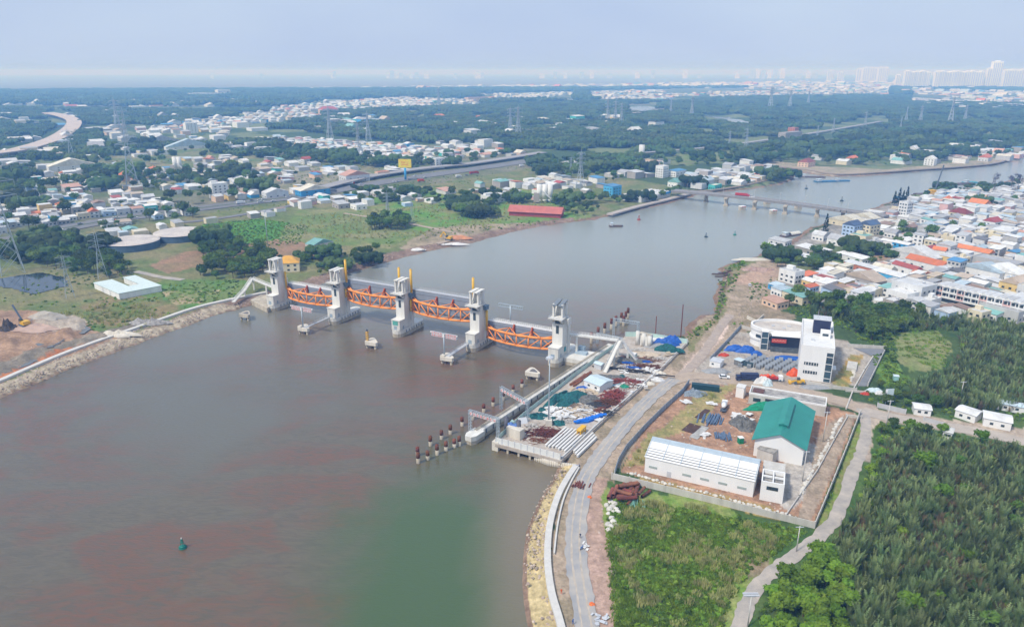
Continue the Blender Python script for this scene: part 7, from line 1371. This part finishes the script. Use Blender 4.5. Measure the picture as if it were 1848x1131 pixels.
def digger(px, py, rot, m, lab, z0, kind, s=1.):
    o = empty(kind, G(px, py, z0), rot, lab, kind.replace('_', ' ')); o.scale = (s, s, s)
    if kind == 'wheel_loader':
        b = MB(); b.box((-1.2,0,1.5),(3.6,2.2,1.4)); b.build('body', m, o); c = MB(); c.box((0,0,2.7),(1.4,1.5,1.3)); c.build('cab', GLASSD, o); a = MB(); a.beam((1,.6,1.6),(3.6,.6,.9),.35,.4); a.beam((1,-.6,1.6),(3.6,-.6,.9),.35,.4); a.build('arm', m, o); k = MB(); k.box((4.1,0,.7),(1.2,2.8,1.1)); k.build('bucket', m, o)
        for x in (-2, 1.5):
            for y in (-1.2, 1.2): w = MB(); w.tube((x,y-.25,.8),(x,y+.25,.8),.8,n=12); w.build('wheel', DKST, o)
    else:
        for y in (-1.2, 1.2): t = MB(); t.box((0,y,.45),(4.2,.6,.9)); t.build('track', DKST, o)
        b = MB(); b.box((-.6,0,1.7),(3.4,2.7,1.5)); b.build('body', m, o); c = MB(); c.box((.8,.8,2.5),(1.5,1.1,1.5)); c.build('cab', GLASSD, o)
        a = MB(); L2 = 9 if kind == 'crawler_crane' else 4.5; a.beam((1,0,1.8),(1+L2*.7,0,1.8+L2*.7),.6,.6); a.build('boom', DKST if kind == 'crawler_crane' else m, o)
        if kind == 'excavator': q = MB(); q.beam((4.1,0,5.0),(6.2,0,2.2),.4,.5); q.box((6.2,0,1.8),(1.2,1.2,1.0)); q.build('stick', m, o)
digger(1440,692,math.pi-.15,YEL,'yellow wheel loader in front of the office block',2.1,'wheel_loader',.9); digger(45,588,math.pi*.82,YEL,'yellow crawler crane with dark boom in the dirt yard',3.8,'crawler_crane',1.3); digger(810,433,2.6,YEL,'yellow excavator on the left bank spoil',2.2,'excavator',1.3)
o = empty('concrete_mixer', G(1306,738), 1.2, 'white concrete mixer truck on bare earth in the yard', 'concrete mixer'); mb = MB(); mb.tube((-3.2,0,2.6),(.8,0,2.2),.7,1.35,12); mb.tube((.8,0,2.2),(2.0,0,2.0),1.35,.8,12); mb.build('drum', VW, o, True); mb = MB(); mb.box((2.9,0,1.7),(1.7,2.2,2.2)); mb.build('cab', VW, o); mb = MB(); mb.box((-.4,0,.85),(7.2,1.4,.35)); mb.build('chassis', DKST, o)
for x in (-2.6,-1.2,2.8):
    for y in (-1.05,1.05): w = MB(); w.tube((x,y-.16,.5),(x,y+.16,.5),.5,n=10); w.build('wheel', DKST, o)
# highway traffic
TV = [(105,419,'b',VW),(123,420,'c',VW),(195,402,'t',VW),(42,432,'t',VW),(60,429,'c',VG),(435,368,'b',VW),(597,347,'t',VG),(572,352,'c',VR),(797,305,'b',VW),(760,328,'b',VO),(828,320,'b',VW),(856,314,'t',VR),(842,317,'c',VG),(942,301,'b',VW),(957,298,'b',VW),(630,333,'t',VW),(520,356,'c',VW),(280,388,'c',VR),(340,381,'c',VW),(1100,283,'c',VW),(1118,282,'c',VW),(1340,354.5,'t',VR),(1357,356,'c',VW)]
for k, (x, y, ty, m) in enumerate(TV):
    br = y > 350 and x > 1300; z0 = 10.2 if br else (7.2 if x > 1050 else 2.7); a = LROT if not br else -.5; col_ = {'paint_white': 'white', 'paint_grey': 'grey', 'paint_red': 'red', 'paint_orange': 'orange'}[m.name]
    where = 'on the road bridge' if br else ('on the far flyover' if x > 1050 else 'on the highway'); near_ = 'behind the billboard' if x == 760 else 'over the middle piers' if br else min((('near the far left pylon', 20), ('above the storage tanks', 200), ('below the five-storey block', 400), ('at the highway junction', 540), ('below the salmon hangar', 630), ('below the white cube block', 790), ('near the green sign', 950), ('', 1110)), key=lambda t: abs(t[1]-x))[0]
    lab = '%s %s %s %s' % (col_, {'c': 'car', 'b': 'van', 't': 'truck'}[ty], where, near_)
    if ty == 'c': car(x, y, a, m, lab.strip()+(', left one' if x in (1100,105) else ''), z0, 1.2)
    elif ty == 'b': truck(x, y, a, m, m, lab.strip()+{942: ', rear one', 797: ', left one'}.get(x, ''), 7, 2.4, None, z0, 'van')
    else: truck(x, y, a, m, VR if m is VW else m, lab.strip(), 13, 2.4, None, z0)
R = random.Random(12); HW1 = smooth_line([G(a, b) for a, b in ((0,437),(100,416),(200,398),(300,384),(430,368),(560,352),(680,331),(780,316),(880,302),(960,290))], 12)
for k in range(26):
    i = R.randrange(4, len(HW1)-6); d = (HW1[i+1]-HW1[i]).normalized(); sd_ = Vector((-d.y, d.x, 0)); p = HW1[i].lerp(HW1[i+1], R.random())+sd_*R.choice((-10, -6.5, 6.5, 10)); q = PX((p.x, p.y, 2)); m = R.choice((VW, VW, VG, VW)); n0 = len(bpy.data.objects)
    if any(math.hypot(q[0]-v[0], (q[1]-v[1])*2) < 14 for v in TV): continue
    before = set(bpy.data.objects); car(q[0], q[1], math.atan2(d.y, d.x), m, 'x', 2.7, 1.15)
    for o in set(bpy.data.objects)-before:
        if not o.parent: o['label'] = 'small %s car in the highway traffic, a speck at this distance' % ('white' if m is VW else 'grey'); o['group'] = 'small %s cars in the highway traffic' % ('white' if m is VW else 'grey'); o.location.z = 2.65
# boats
def barge(px, py, rot, L2, w, hm, cov, lab, s=1., cabin=True):
    o = empty('barge', G(px, py, 0), rot, lab, 'barge'); o.scale = (s, s, s); mb = MB(); mb.prism([(-L2/2,-w/2),(L2/2-2,-w/2),(L2/2,0),(L2/2-2,w/2),(-L2/2,w/2)], -.4, 1.2); mb.build('hull', hm, o)
    if cov is not None:
        mb = MB(); n = 8
        for i in range(n): a, b = math.pi*i/n, math.pi*(i+1)/n; mb.add([(-L2*.12,w*.42*math.cos(a),1.2+1.9*math.sin(a)),(L2*.4,w*.42*math.cos(a),1.2+1.9*math.sin(a)),(L2*.4,w*.42*math.cos(b),1.2+1.9*math.sin(b)),(-L2*.12,w*.42*math.cos(b),1.2+1.9*math.sin(b))], [(0,1,2,3)])
        mb.build('cover', cov, o)
    if cabin: mb = MB(); mb.box((-L2*.34,0,2.4),(L2*.16,w*.7,2.4)); mb.build('cabin', LGRY, o); mb = MB(); mb.box((-L2*.34,0,3.7),(L2*.2,w*.8,.2)); mb.build('cabin_roof', ROOFB, o)
HB = mat('hull_brown', (.13,.09,.08), .7, .2, .4); HBL = mat('hull_blue', (.03,.16,.32), .6, .15, .4)
barge(1428,425,.55,24,6,HB,mat('cover_cream',(.70,.68,.60),.8,.1,.3),'barge with cream arched cover moored near the right bank'); barge(1490,328,.2,30,9,HBL,None,'blue barge beyond the bridge, left of two'); barge(1520,327,.2,22,7,HBL,None,'small blue tug beyond the bridge, right of two'); barge(1722,333,.25,60,9,HB,None,'long low dark barge near the upper right shore',cabin=False); barge(1751,330,.25,20,8,mat('hull_teal',(.04,.28,.33),.6,.1,.4),None,'teal tug at the end of the long dark barge')
barge(1112,409,.1,13,4,HB,None,'small green-cabined boat near the left promenade'); barge(1465,320,-.15,36,8,HB,None,'dark barge lying in the creek mouth'); barge(1653,357,.15,42,14,HBL,None,'blue work barge beside the crane barge'); 
o = empty('crane_barge', G(1687,352,0), .15, 'crane barge with yellow crane and long raised boom', 'crane barge'); mb = MB(); mb.box((0,0,.6),(46,14,2.2)); mb.build('hull', HB, o); mb = MB(); mb.box((-3,0,4),(9,6,4.5)); mb.build('crane_body', YEL, o); mb = MB(); mb.beam((-1,0,5),(8,4,34),1.1,1.1); mb.build('boom', DKST, o); mb = MB(); mb.box((15,2,3.2),(10,7,4)); mb.build('cabin', LGRY, o)
for k, (x, y) in enumerate(((1303,495),(1308,499),(1313,492))): mb = MB(); mb.prism([(-6,-.9),(5,-.9),(7.5,0),(5,.9),(-6,.9)], -.2, .7); mb.box((-2,0,1.2),(4,1.5,1)); tag(place(mb.build('sampan', [HB]), G(x, y, 0), math.pi+.12*k), 'dark wooden sampan moored at the muddy point, %s from left' % ORD[k], 'boat', 'sampans at the muddy point')
# tanks, silos, billboard, U-roof
for k, (x, y) in enumerate(((240,446),(326,430))):
    o = empty('storage_tank', G(x, y), 0, ('round storage tank with pale dome lid, left of the pair','round storage tank with pale dome lid, right of the pair')[k], 'storage tank'); OCC.append((x, y, 1)); mb = MB(); mb.tube((0,0,0),(0,0,5.6),20.5,n=48); mb.build('wall', mat('tank_wall_dark',(.09,.15,.22),.6,.15,.2), o, False); mb = MB(); mb.tube((0,0,5.6),(0,0,6.2),21,19.6,48); mb.tube((0,0,6.2),(0,0,6.8),19.6,5,48); mb.build('lid', mat('tank_lid',(.60,.55,.50),.85,.18,.12,c2=(.42,.38,.36)), o)
A_, B_, C_ = G(168,510,6), G(214,530,6), G(292,515,6); o = empty('courtyard_building', Vector((B_.x, B_.y, 2)), 0, 'U-shaped white building with pale roof round a small court', 'building'); w1 = (A_-B_); w1.z = 0; w2 = (C_-B_); w2.z = 0
def pp(u, v, z=0): q = w1*u+w2*v; return (q.x, q.y, z)
mb = MB(); rf = MB()
for (u0, u1, v0, v1) in ((0,.36,0,1),(.36,1,0,.44),(.36,1,.70,1)):
    e = .01; mb.prism([pp(u0+e,v0+e)[:2],pp(u1-e,v0+e)[:2],pp(u1-e,v1-e)[:2],pp(u0+e,v1-e)[:2]],0,3.6); rf.prism([pp(u0,v0)[:2],pp(u1,v0)[:2],pp(u1,v1)[:2],pp(u0,v1)[:2]],3.7,4.1)
mb.build('wall', wm('white'), o); rf.build('roof', mat('roof_pale_mint', (.62,.72,.70), .5, .06, .3), o)
o = empty('billboard', G(732,325), -.1, 'yellow billboard on a thick blue column', 'billboard'); mb = MB(); mb.tube((0,0,0),(0,0,16),1.5,n=12); mb.build('column', wm('blue'), o, True); mb = MB(); mb.box((0,0,21.5),(17,1,11)); pn = mb.build('panel', mat('billboard_yellow',(.78,.72,.05),.5,.1,.2,c2=(.75,.45,.06)), o); mb = MB(); mb.box((-2,-.55,23),(6,.1,1.4)); mb.box((0,-.55,20),(9,.1,1.2)); mb.build('lettering', mat('letter_orange',(.80,.35,.03),.5,.1,1), pn)
for k, (x, y, h, r, n, lab) in enumerate(((318,312,22,3,2,'pale twin silos in the far left yard'),(973,366,20,2.8,3,'triple white silos of the batching plant by the red shed'),(1157,292,26,4.5,1,'grey silo tower with a conveyor above the riverside'))):
    o = empty('silo_group', G(x, y), 0, lab, 'silo'); 
    for i in range(n): mb = MB(); mb.tube((i*r*2.1,0,4),(i*r*2.1,0,h),r,n=14); mb.tube((i*r*2.1,0,1),(i*r*2.1,0,4),r*.3,r,14); mb.build('silo', wm('white') if k < 2 else wm('pale grey'), o, True)
    mb = MB(); mb.beam((2,-1,h*.7),(-14 if k == 2 else 18,-6,1),1.6,1.2); mb.build('conveyor', LGRY, o); mb = MB(); mb.box((-3,0,6),(6,6,10)); mb.build('plant_frame', wm('weathered'), o)
heap(1160,298,26,14,9,mat('sand_far',(.50,.38,.26),.95,.15,.1),'large tan sand mound under the grey silo tower',z0=2,rug=.2); heap(828,430,12,5,2.4,mat('clay_orange',(.60,.28,.15),.95,.15,.3),'orange clay mound beside the excavator',z0=2,rug=.3); heap(822,441,10,2.6,1.4,WHT,'white sandbag mound at the left bank waterline',z0=1.4,rug=.4); heap(753,451,6,2.6,1.4,WHT,'smaller white debris mound on the left bank',z0=1.4,rug=.5)
heap(85,578,11,6,5.5,mat('sand_grey',(.46,.42,.36),.95,.12,.2),'grey sand cone in the dirt yard at left',z0=2.4,rug=.12); heap(60,592,14,7,2.2,mat('sand_pink',(.50,.36,.29),.95,.12,.2),'pinkish spoil heap right of the crawler crane',z0=2.4,rug=.25); heap(270,583,12,3.4,2.2,mat('rubble_grey',(.44,.42,.40),.95,.3,.8),'grey rubble heap behind the embankment path',z0=2.4,rug=.8); heap(215,605,10,3,2.2,CREAM,'pale rubble heap beside the embankment path',z0=2.4,rug=.6)
heap(1362,468,15,5,.9,mat('pale_slab',(.60,.56,.48),.95,.1,.2),'flat pale spoil spread on the river point',z0=2,rug=.1); heap(1365,487,12,5,1.6,mat('rubble_pink',(.50,.35,.29),.95,.3,.5),'pink brick rubble on the riverside ground',z0=2,rug=.7)
heap(15,595,5,3,4.5,mat('machine_dark',(.10,.08,.07),.8,.3,.8),'dark rusty screening machine at the left frame edge',z0=2.4,rug=.6)
# pylons
def pylon_mesh(Hh, tk):
    B = Hh*.085; body = MB(); arms = []
    def wd(z): return B*(1-z/(Hh*.62))+1.0*(z/(Hh*.62)) if z < Hh*.62 else 1.0
    Z = [0, Hh*.16, Hh*.3, Hh*.42, Hh*.52, Hh*.62, Hh*.72, Hh*.82, Hh*.92]
    for z0, z1 in zip(Z, Z[1:]):
        a, b = wd(z0), wd(z1); C = ((-1,-1),(1,-1),(1,1),(-1,1))
        for i in range(4):
            x, y = C[i]; x2, y2 = C[(i+1) % 4]; body.beam((x*a,y*a,z0),(x*b,y*b,z1),tk*1.25,tk*1.25); body.beam((x*a,y*a,z0),(x2*b,y2*b,z1),tk*.7,tk*.7); body.beam((x2*a,y2*a,z0),(x*b,y*b,z1),tk*.7,tk*.7)
    body.beam((0,0,Hh*.92),(0,0,Hh),tk,tk)
    for z in (Hh*.64, Hh*.76, Hh*.88):
        a = MB(); L2 = Hh*.15
        for s in (-1, 1):
            for y in (-.8, .8): a.beam((s*1.0,y,z),(s*L2,0,z+.4),tk,tk); a.beam((s*1.0,y,z+2.2),(s*L2,0,z+.4),tk*.7,tk*.7)
            a.beam((s*L2,0,z+.4),(s*L2,0,z-2),tk*.6,tk*.6)
        arms.append(a)
    return body, arms
PYM = mat('pylon_steel', (.46,.52,.56), .5, .1, .3, metal=.2); pproto = {}
PY = [(240,338,235,1),(22,492,318,0),(131,291,242,2),(127,537,466,0),(186,503,424,0),(213,232,186,2),(230,262,205,2),(596,252,196,3),(648,284,222,1),(700,394,345,0),(744,402,358,0),(1047,342,272,1),(1030,314,283,2),(921,241,195,3),(935,249,193,3),(1096,222,180,3),(1110,221,183,3),(1121,226,187,3),(1248,212,176,4),(1210,207,180,4),(1345,279,233,2),(1316,264,238,2),(1390,195,160,4),(1425,194,165,4),(1458,190,166,4),(1560,232,205,3),(1503,240,216,3),(1624,238,215,3),(1634,223,197,3),(1660,223,195,3),(1714,226,182,3),(1740,222,195,4),(665,255,205,4),(792,195,160,5),(1475,245,228,4)]
for (bx, by, ty, tc) in PY:
    p = G(bx, by); dist = math.hypot(p.x, p.y); hgt = (by-ty)*math.hypot(dist, H)/FPX/math.cos(math.atan2(H, dist)*.6); tk = min(.9, max(.22, dist/3600)); key = min(3, int(dist/700))
    if key not in pproto:
        b, ar = pylon_mesh(50, .2+.17*key); root = empty('transmission_pylon', (0,0,0)); b.build('lattice_body', PYM, root); [q.build('crossarm', PYM, root) for q in ar]; pproto[key] = root; o = root
    else: o = link_copy(pproto[key])
    place(o, p, .5+(bx % 5)*.1, hgt/50)
    rl_ = sorted([q for q in PY], key=lambda t: t[0]); idx = rl_.index((bx, by, ty, tc))
    near_ = min((('right of the U-shaped building',240,510),('at the left edge of the frame',22,492),('left of the five-storey block',240,338),('behind the long cream-roofed factory',131,291),('beside the dark pond',127,537),('below the left storage tank',186,503),('far behind the five-storey block',222,240),('beyond the billboard',620,262),('in the left bank meadow',722,400),('near the promenade bank',1047,342),('in the middle of the forest',928,245),('of the faint trio in the forest',1110,222),('of the faint line in the far forest',1300,200),('near the unfinished block',1335,270),('by the far flyover',1540,235),('in the forest at right',1690,224)), key=lambda t: (t[1]-bx)**2+(2*(t[2]-by))**2)[0]
    o['tmp'] = near_; o['px'] = bx; tag(o, None, 'pylon', 'transmission pylons across the plain')
grp = {}
for o in [q for q in bpy.data.objects if q.get('tmp')]: grp.setdefault(o['tmp'], []).append(o)
for k, L_ in grp.items():
    L_.sort(key=lambda q: q['px'])
    for i, o in enumerate(L_): o['label'] = 'grey lattice pylon ' + k + ('' if len(L_) == 1 else ', %s from left' % ORD[i])
for L_ in grp.values():
    for o in L_: del o['tmp']; del o['px']
# elevated road under construction
def flyover(px, w, z, lab, wz=9):
    P = smooth_line([G(a, b, z) for a, b in px], 6); base = Vector((P[0].x, P[0].y, 0)); o = empty('elevated_road', base, 0, lab, 'elevated road'); Lf = []; Rt = []
    for i, p in enumerate(P): d = P[min(i+1, len(P)-1)]-P[max(0, i-1)]; d.z = 0; d.normalize(); s = Vector((-d.y, d.x, 0)); Lf.append(p+s*w/2-base); Rt.append(p-s*w/2-base)
    n = len(P); V = Lf+Rt+[p-Vector((0,0,2)) for p in Lf]+[p-Vector((0,0,2)) for p in Rt]; F = [(i+1, i, n+i, n+i+1) for i in range(n-1)]+[(i, i+1, 2*n+i+1, 2*n+i) for i in range(n-1)]+[(n+i+1, n+i, 3*n+i, 3*n+i+1) for i in range(n-1)]; mb = MB(); mb.add(V, F); mb.build('deck', mat('new_concrete',(.55,.47,.42),.9,.12,.05), o)
    for i in range(2, n-1, 3): mb = MB(); q = P[i]-base; mb.box((q.x, q.y, z/2-.5), (6, 3, z-1.5)); mb.build('pier', CST, o)
flyover([(-180,292),(0,274),(60,262),(105,246),(130,228),(132,216),(112,208),(86,203)], 34, 13, 'wide curving unfinished elevated road at far left'); flyover([(58,262),(76,272),(122,276)], 10, 9, 'short curved ramp branching from the elevated road')
# high-rise clusters
HR = mat('tower_white', (.95,.94,.90), .8, .05, .02, rnd=.05); HR2 = mat('tower_grey', (.62,.66,.70), .8, .05, .02, rnd=.05); WB = mat('tower_window', (.42,.48,.54), .5, .1, .05)  # white and plain blue-grey walls, alternating along the faint skyline
def tower(px, by, ty, wpx, dep, lab, grp_, m=HR, bands=True):
    p = G(px, by, 2); dist = math.hypot(p.x, p.y); sc = p.length/FPX; w = wpx*sc; h = max(12, H-2-(ty-HOR)*(p.y*CP+H*SP)/FPX*1.0); o = empty('high_rise', p, math.atan2(-p.x, p.y)*.5+.15, lab, 'high-rise', grp_)
    mb = MB(); mb.box((0,0,h/2),(w,dep,h)); mb.box((0,0,h+2.5),(w*.45,dep*.5,5)); mb.build('wall', m, o)
    if bands:
        n = max(2, int(wpx/2.6))
        for k in range(n): b = MB(); b.box((-w/2+w*(k+.5)/n, -dep/2-.3, h*.49), (w/n*.34, .8, h*.9)); b.build('window_strip', WB, o)
T1 = [(1498,146,128,11),(1516,145,130,9),(1550,146,124,10),(1560,147,122,9),(1569,147,122,9),(1578,147,123,8),(1587,148,122,8),(1595,148,122,8),(1619,155,135,8)]
for k, (x, b, t, w) in enumerate(T1): tower(x, b, t, w, 30, 'pale slab tower left of the main white block, %s from left' % ORD[k], 'pale towers on the right horizon', HR if k != 8 else HR)
xs = [1633,1642,1651,1660,1669]+[1687,1696,1705,1714,1723,1732,1741]+[1749,1757,1765]
for k, x in enumerate(xs): tower(x, 160, 128+(k*5 % 3), 8, 40, 'bright white apartment slab of the long row, %s from left' % ORD[k], 'bright white apartment row on the right horizon')
tower(1791,160,112,13,45,'tallest white tower on the right horizon','bright white apartment row on the right horizon'); tower(1779,160,124,6,30,'lower step beside the tallest white tower','bright white apartment row on the right horizon')
for k, x in enumerate((1811,1820,1829,1838,1847,1857)): tower(x, 161, 127-(k % 2), 8, 40, 'white slab in the cluster right of the tallest tower, %s from left' % ORD[k], 'white slabs at the right frame edge')
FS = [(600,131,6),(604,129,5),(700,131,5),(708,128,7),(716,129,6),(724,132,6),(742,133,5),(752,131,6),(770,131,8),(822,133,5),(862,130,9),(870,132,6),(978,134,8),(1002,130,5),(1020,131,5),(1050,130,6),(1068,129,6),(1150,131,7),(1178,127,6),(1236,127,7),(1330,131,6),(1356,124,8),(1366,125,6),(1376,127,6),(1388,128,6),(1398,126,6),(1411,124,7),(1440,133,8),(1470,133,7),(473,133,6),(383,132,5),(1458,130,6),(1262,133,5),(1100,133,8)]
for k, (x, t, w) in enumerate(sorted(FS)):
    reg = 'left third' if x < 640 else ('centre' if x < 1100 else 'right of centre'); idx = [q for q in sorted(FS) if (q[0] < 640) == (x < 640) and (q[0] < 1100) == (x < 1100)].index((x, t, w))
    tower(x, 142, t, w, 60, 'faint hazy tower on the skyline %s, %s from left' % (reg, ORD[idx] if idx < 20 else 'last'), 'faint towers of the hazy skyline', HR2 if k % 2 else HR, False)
# village road buildings and small site things at right
for a_ in (((1649,748),(1679,752),6,3,'pale grey hut beside the village road, left of the panels'),((1722,752),(1758,764),7,3.4,'open-fronted long shed with white roof on the village road'),((1773,768),(1823,778),8,3.6,'long white-roofed house at the right of the village road'),((1797,738),(1850,748),5,3,'pale teal cabin row behind the white-roofed house'),((1700,790),(1716,794),5,3,'small white-roofed hut half hidden by the palm grove')):
    (a, b, d, h, lab) = a_; hut('roadside_house', a, b, d, h, 2, WHB, rm('white') if 'teal' not in lab else rm('light blue'), lab, 'house', .4, .8, win=((.3,1.7,1.2,1),(.7,1.7,1.2,1)))
hoarding('panel_fence', [(1583,735),(1634,747)], 2.2, 2, mat('hoarding_grey', (.50,.51,.53), .7, .1, .5), 'grey stacked concrete panels along the village road, left run'); hoarding('panel_fence', [(1666,760),(1702,770)], 2.0, 2, MATS['hoarding_grey'], 'grey concrete panels along the village road, right run')
o = empty('water_tower', G(1600,728), 0, 'small tank tower with pale blue sheet at the road bend', 'water tower'); mb = MB(); [mb.box((x,y,2.2),(.25,.25,4.4)) for x in (-1.2,1.2) for y in (-1.2,1.2)]; mb.build('leg', LGRY, o); mb = MB(); mb.tube((0,0,4.4),(0,0,6.4),1.2,n=12); mb.build('tank', LGRY, o, True); mb = MB(); mb.box((0,-1.6,6.2),(2.6,.2,3)); mb.build('sheet', ROOFB, o)
hut('small_kiosk', (1612,688), (1621,689), 2.5, 2.6, 2, mat('wall_mint', (.35,.62,.58), .6, .1, 1), ROOFB, 'mint green kiosk alone in the bushes', 'kiosk', .2, .3)
heap(1578,706,4,2,1.6,ROOFB,'pale blue sheet heap outside the office yard corner',z0=2,rug=.4); heap(1562,711,1.8,1.2,1,mat('tarp_red'),'small orange-red heap by the yard gateway',z0=2); heap(1588,710,2.5,1.6,1.2,WHT,'white sack heap right of the pale blue sheets',z0=2,rug=.3)
hoarding('drain_box', [(1527,706),(1561,709)], 1.0, 2.0, WALLP, 'pale gateway beam at the front corner of the office yard', 'gateway', 9, .4, WALLP)
# people and small things on the haul road
def person(px, py, c, lab, z0=2.2, rot=0):
    me = bpy.data.meshes.new('person'); J = [(0,0,.95),(0,0,1.2),(0,0,1.42),(0,0,1.55),(0,.02,1.68),(-.2,0,1.4),(-.3,.05,1.12),(-.32,.2,.9),(.2,0,1.4),(.3,.05,1.12),(.3,.25,.95),(-.1,0,.9),(-.13,.1,.5),(-.14,0,.06),(-.14,.15,.03),(.1,0,.9),(.14,-.1,.5),(.16,-.2,.06),(.16,-.06,.03)]
    E_ = [(0,1),(1,2),(2,3),(3,4),(2,5),(5,6),(6,7),(2,8),(8,9),(9,10),(0,11),(11,12),(12,13),(13,14),(0,15),(15,16),(16,17),(17,18)]; rad = [.15,.15,.17,.06,.11,.07,.05,.04,.07,.05,.04,.1,.075,.05,.04,.1,.075,.05,.04]
    me.from_pydata(J, E_, []); o = bpy.data.objects.new('person', me); COL.objects.link(o); md = o.modifiers.new('skin', 'SKIN'); o.modifiers.new('sub', 'SUBSURF').levels = 1; o.modifiers['sub'].render_levels = 1
    for i, v in enumerate(me.skin_vertices[0].data): v.radius = (rad[i], rad[i])
    me.materials.append(c); place(o, G(px, py, z0), rot); tag(o, lab, 'person')
person(1013,1071,mat('cloth_orange',(.70,.12,.03),.8,.1,2),'person in orange work clothes beside the kerb',2.3); person(1047,970,mat('cloth_dark',(.04,.05,.09),.8,.1,2),'person in dark clothes walking on the haul road'); person(1034,1125,mat('cloth_blue',(.04,.14,.45),.8,.1,2),'person in blue at the bottom edge of the haul road',2.3,1)
def bike(px, py, rot, lab):
    o = empty('motorbike', G(px, py, 2.2), rot, lab, 'motorbike'); 
    for x in (-.62, .62): w = MB(); w.tube((x,-.05,.3),(x,.05,.3),.3,n=12); w.build('wheel', DKST, o)
    b = MB(); b.beam((-.6,0,.6),(.35,0,.55),.28,.3); b.beam((.3,0,.5),(.5,0,1.0),.12,.12); b.beam((-.65,0,.82),(.1,0,.78),.26,.12); b.beam((.5,-.35,1.02),(.5,.35,1.02),.06,.06); b.build('body', VB, o)
bike(1050,990,.9,'dark motorbike parked on the haul road'); bike(1043,842,.5,'blue motorbike at the top of the curved path')
heap(1068,1090,.9,.7,.7,mat('tarp_orange2',(.80,.20,.06),.6,.1,1),'bright orange sack beside the lower haul road',z0=2.1); heap(1064,897,.8,.6,.6,MATS['tarp_orange2'],'small orange sack beside the upper haul road',z0=2.1)
sheets(1082,1118,2.0,1.6,22,LGRY,'grey scrap sheets beside the haul road at the bottom edge',s=.8,z0=2.1); sheets(1058,985,.7,1.8,9,WHT,'white scraps beside the parked motorbike',s=.6,z0=2.1)
bars(1044,876,1.4,3.0,14,RUST,'small rusty pipe stack beside the haul road',L=3.5,h=.6,w=.35,rot=1.3,z0=2.2,al=.15)
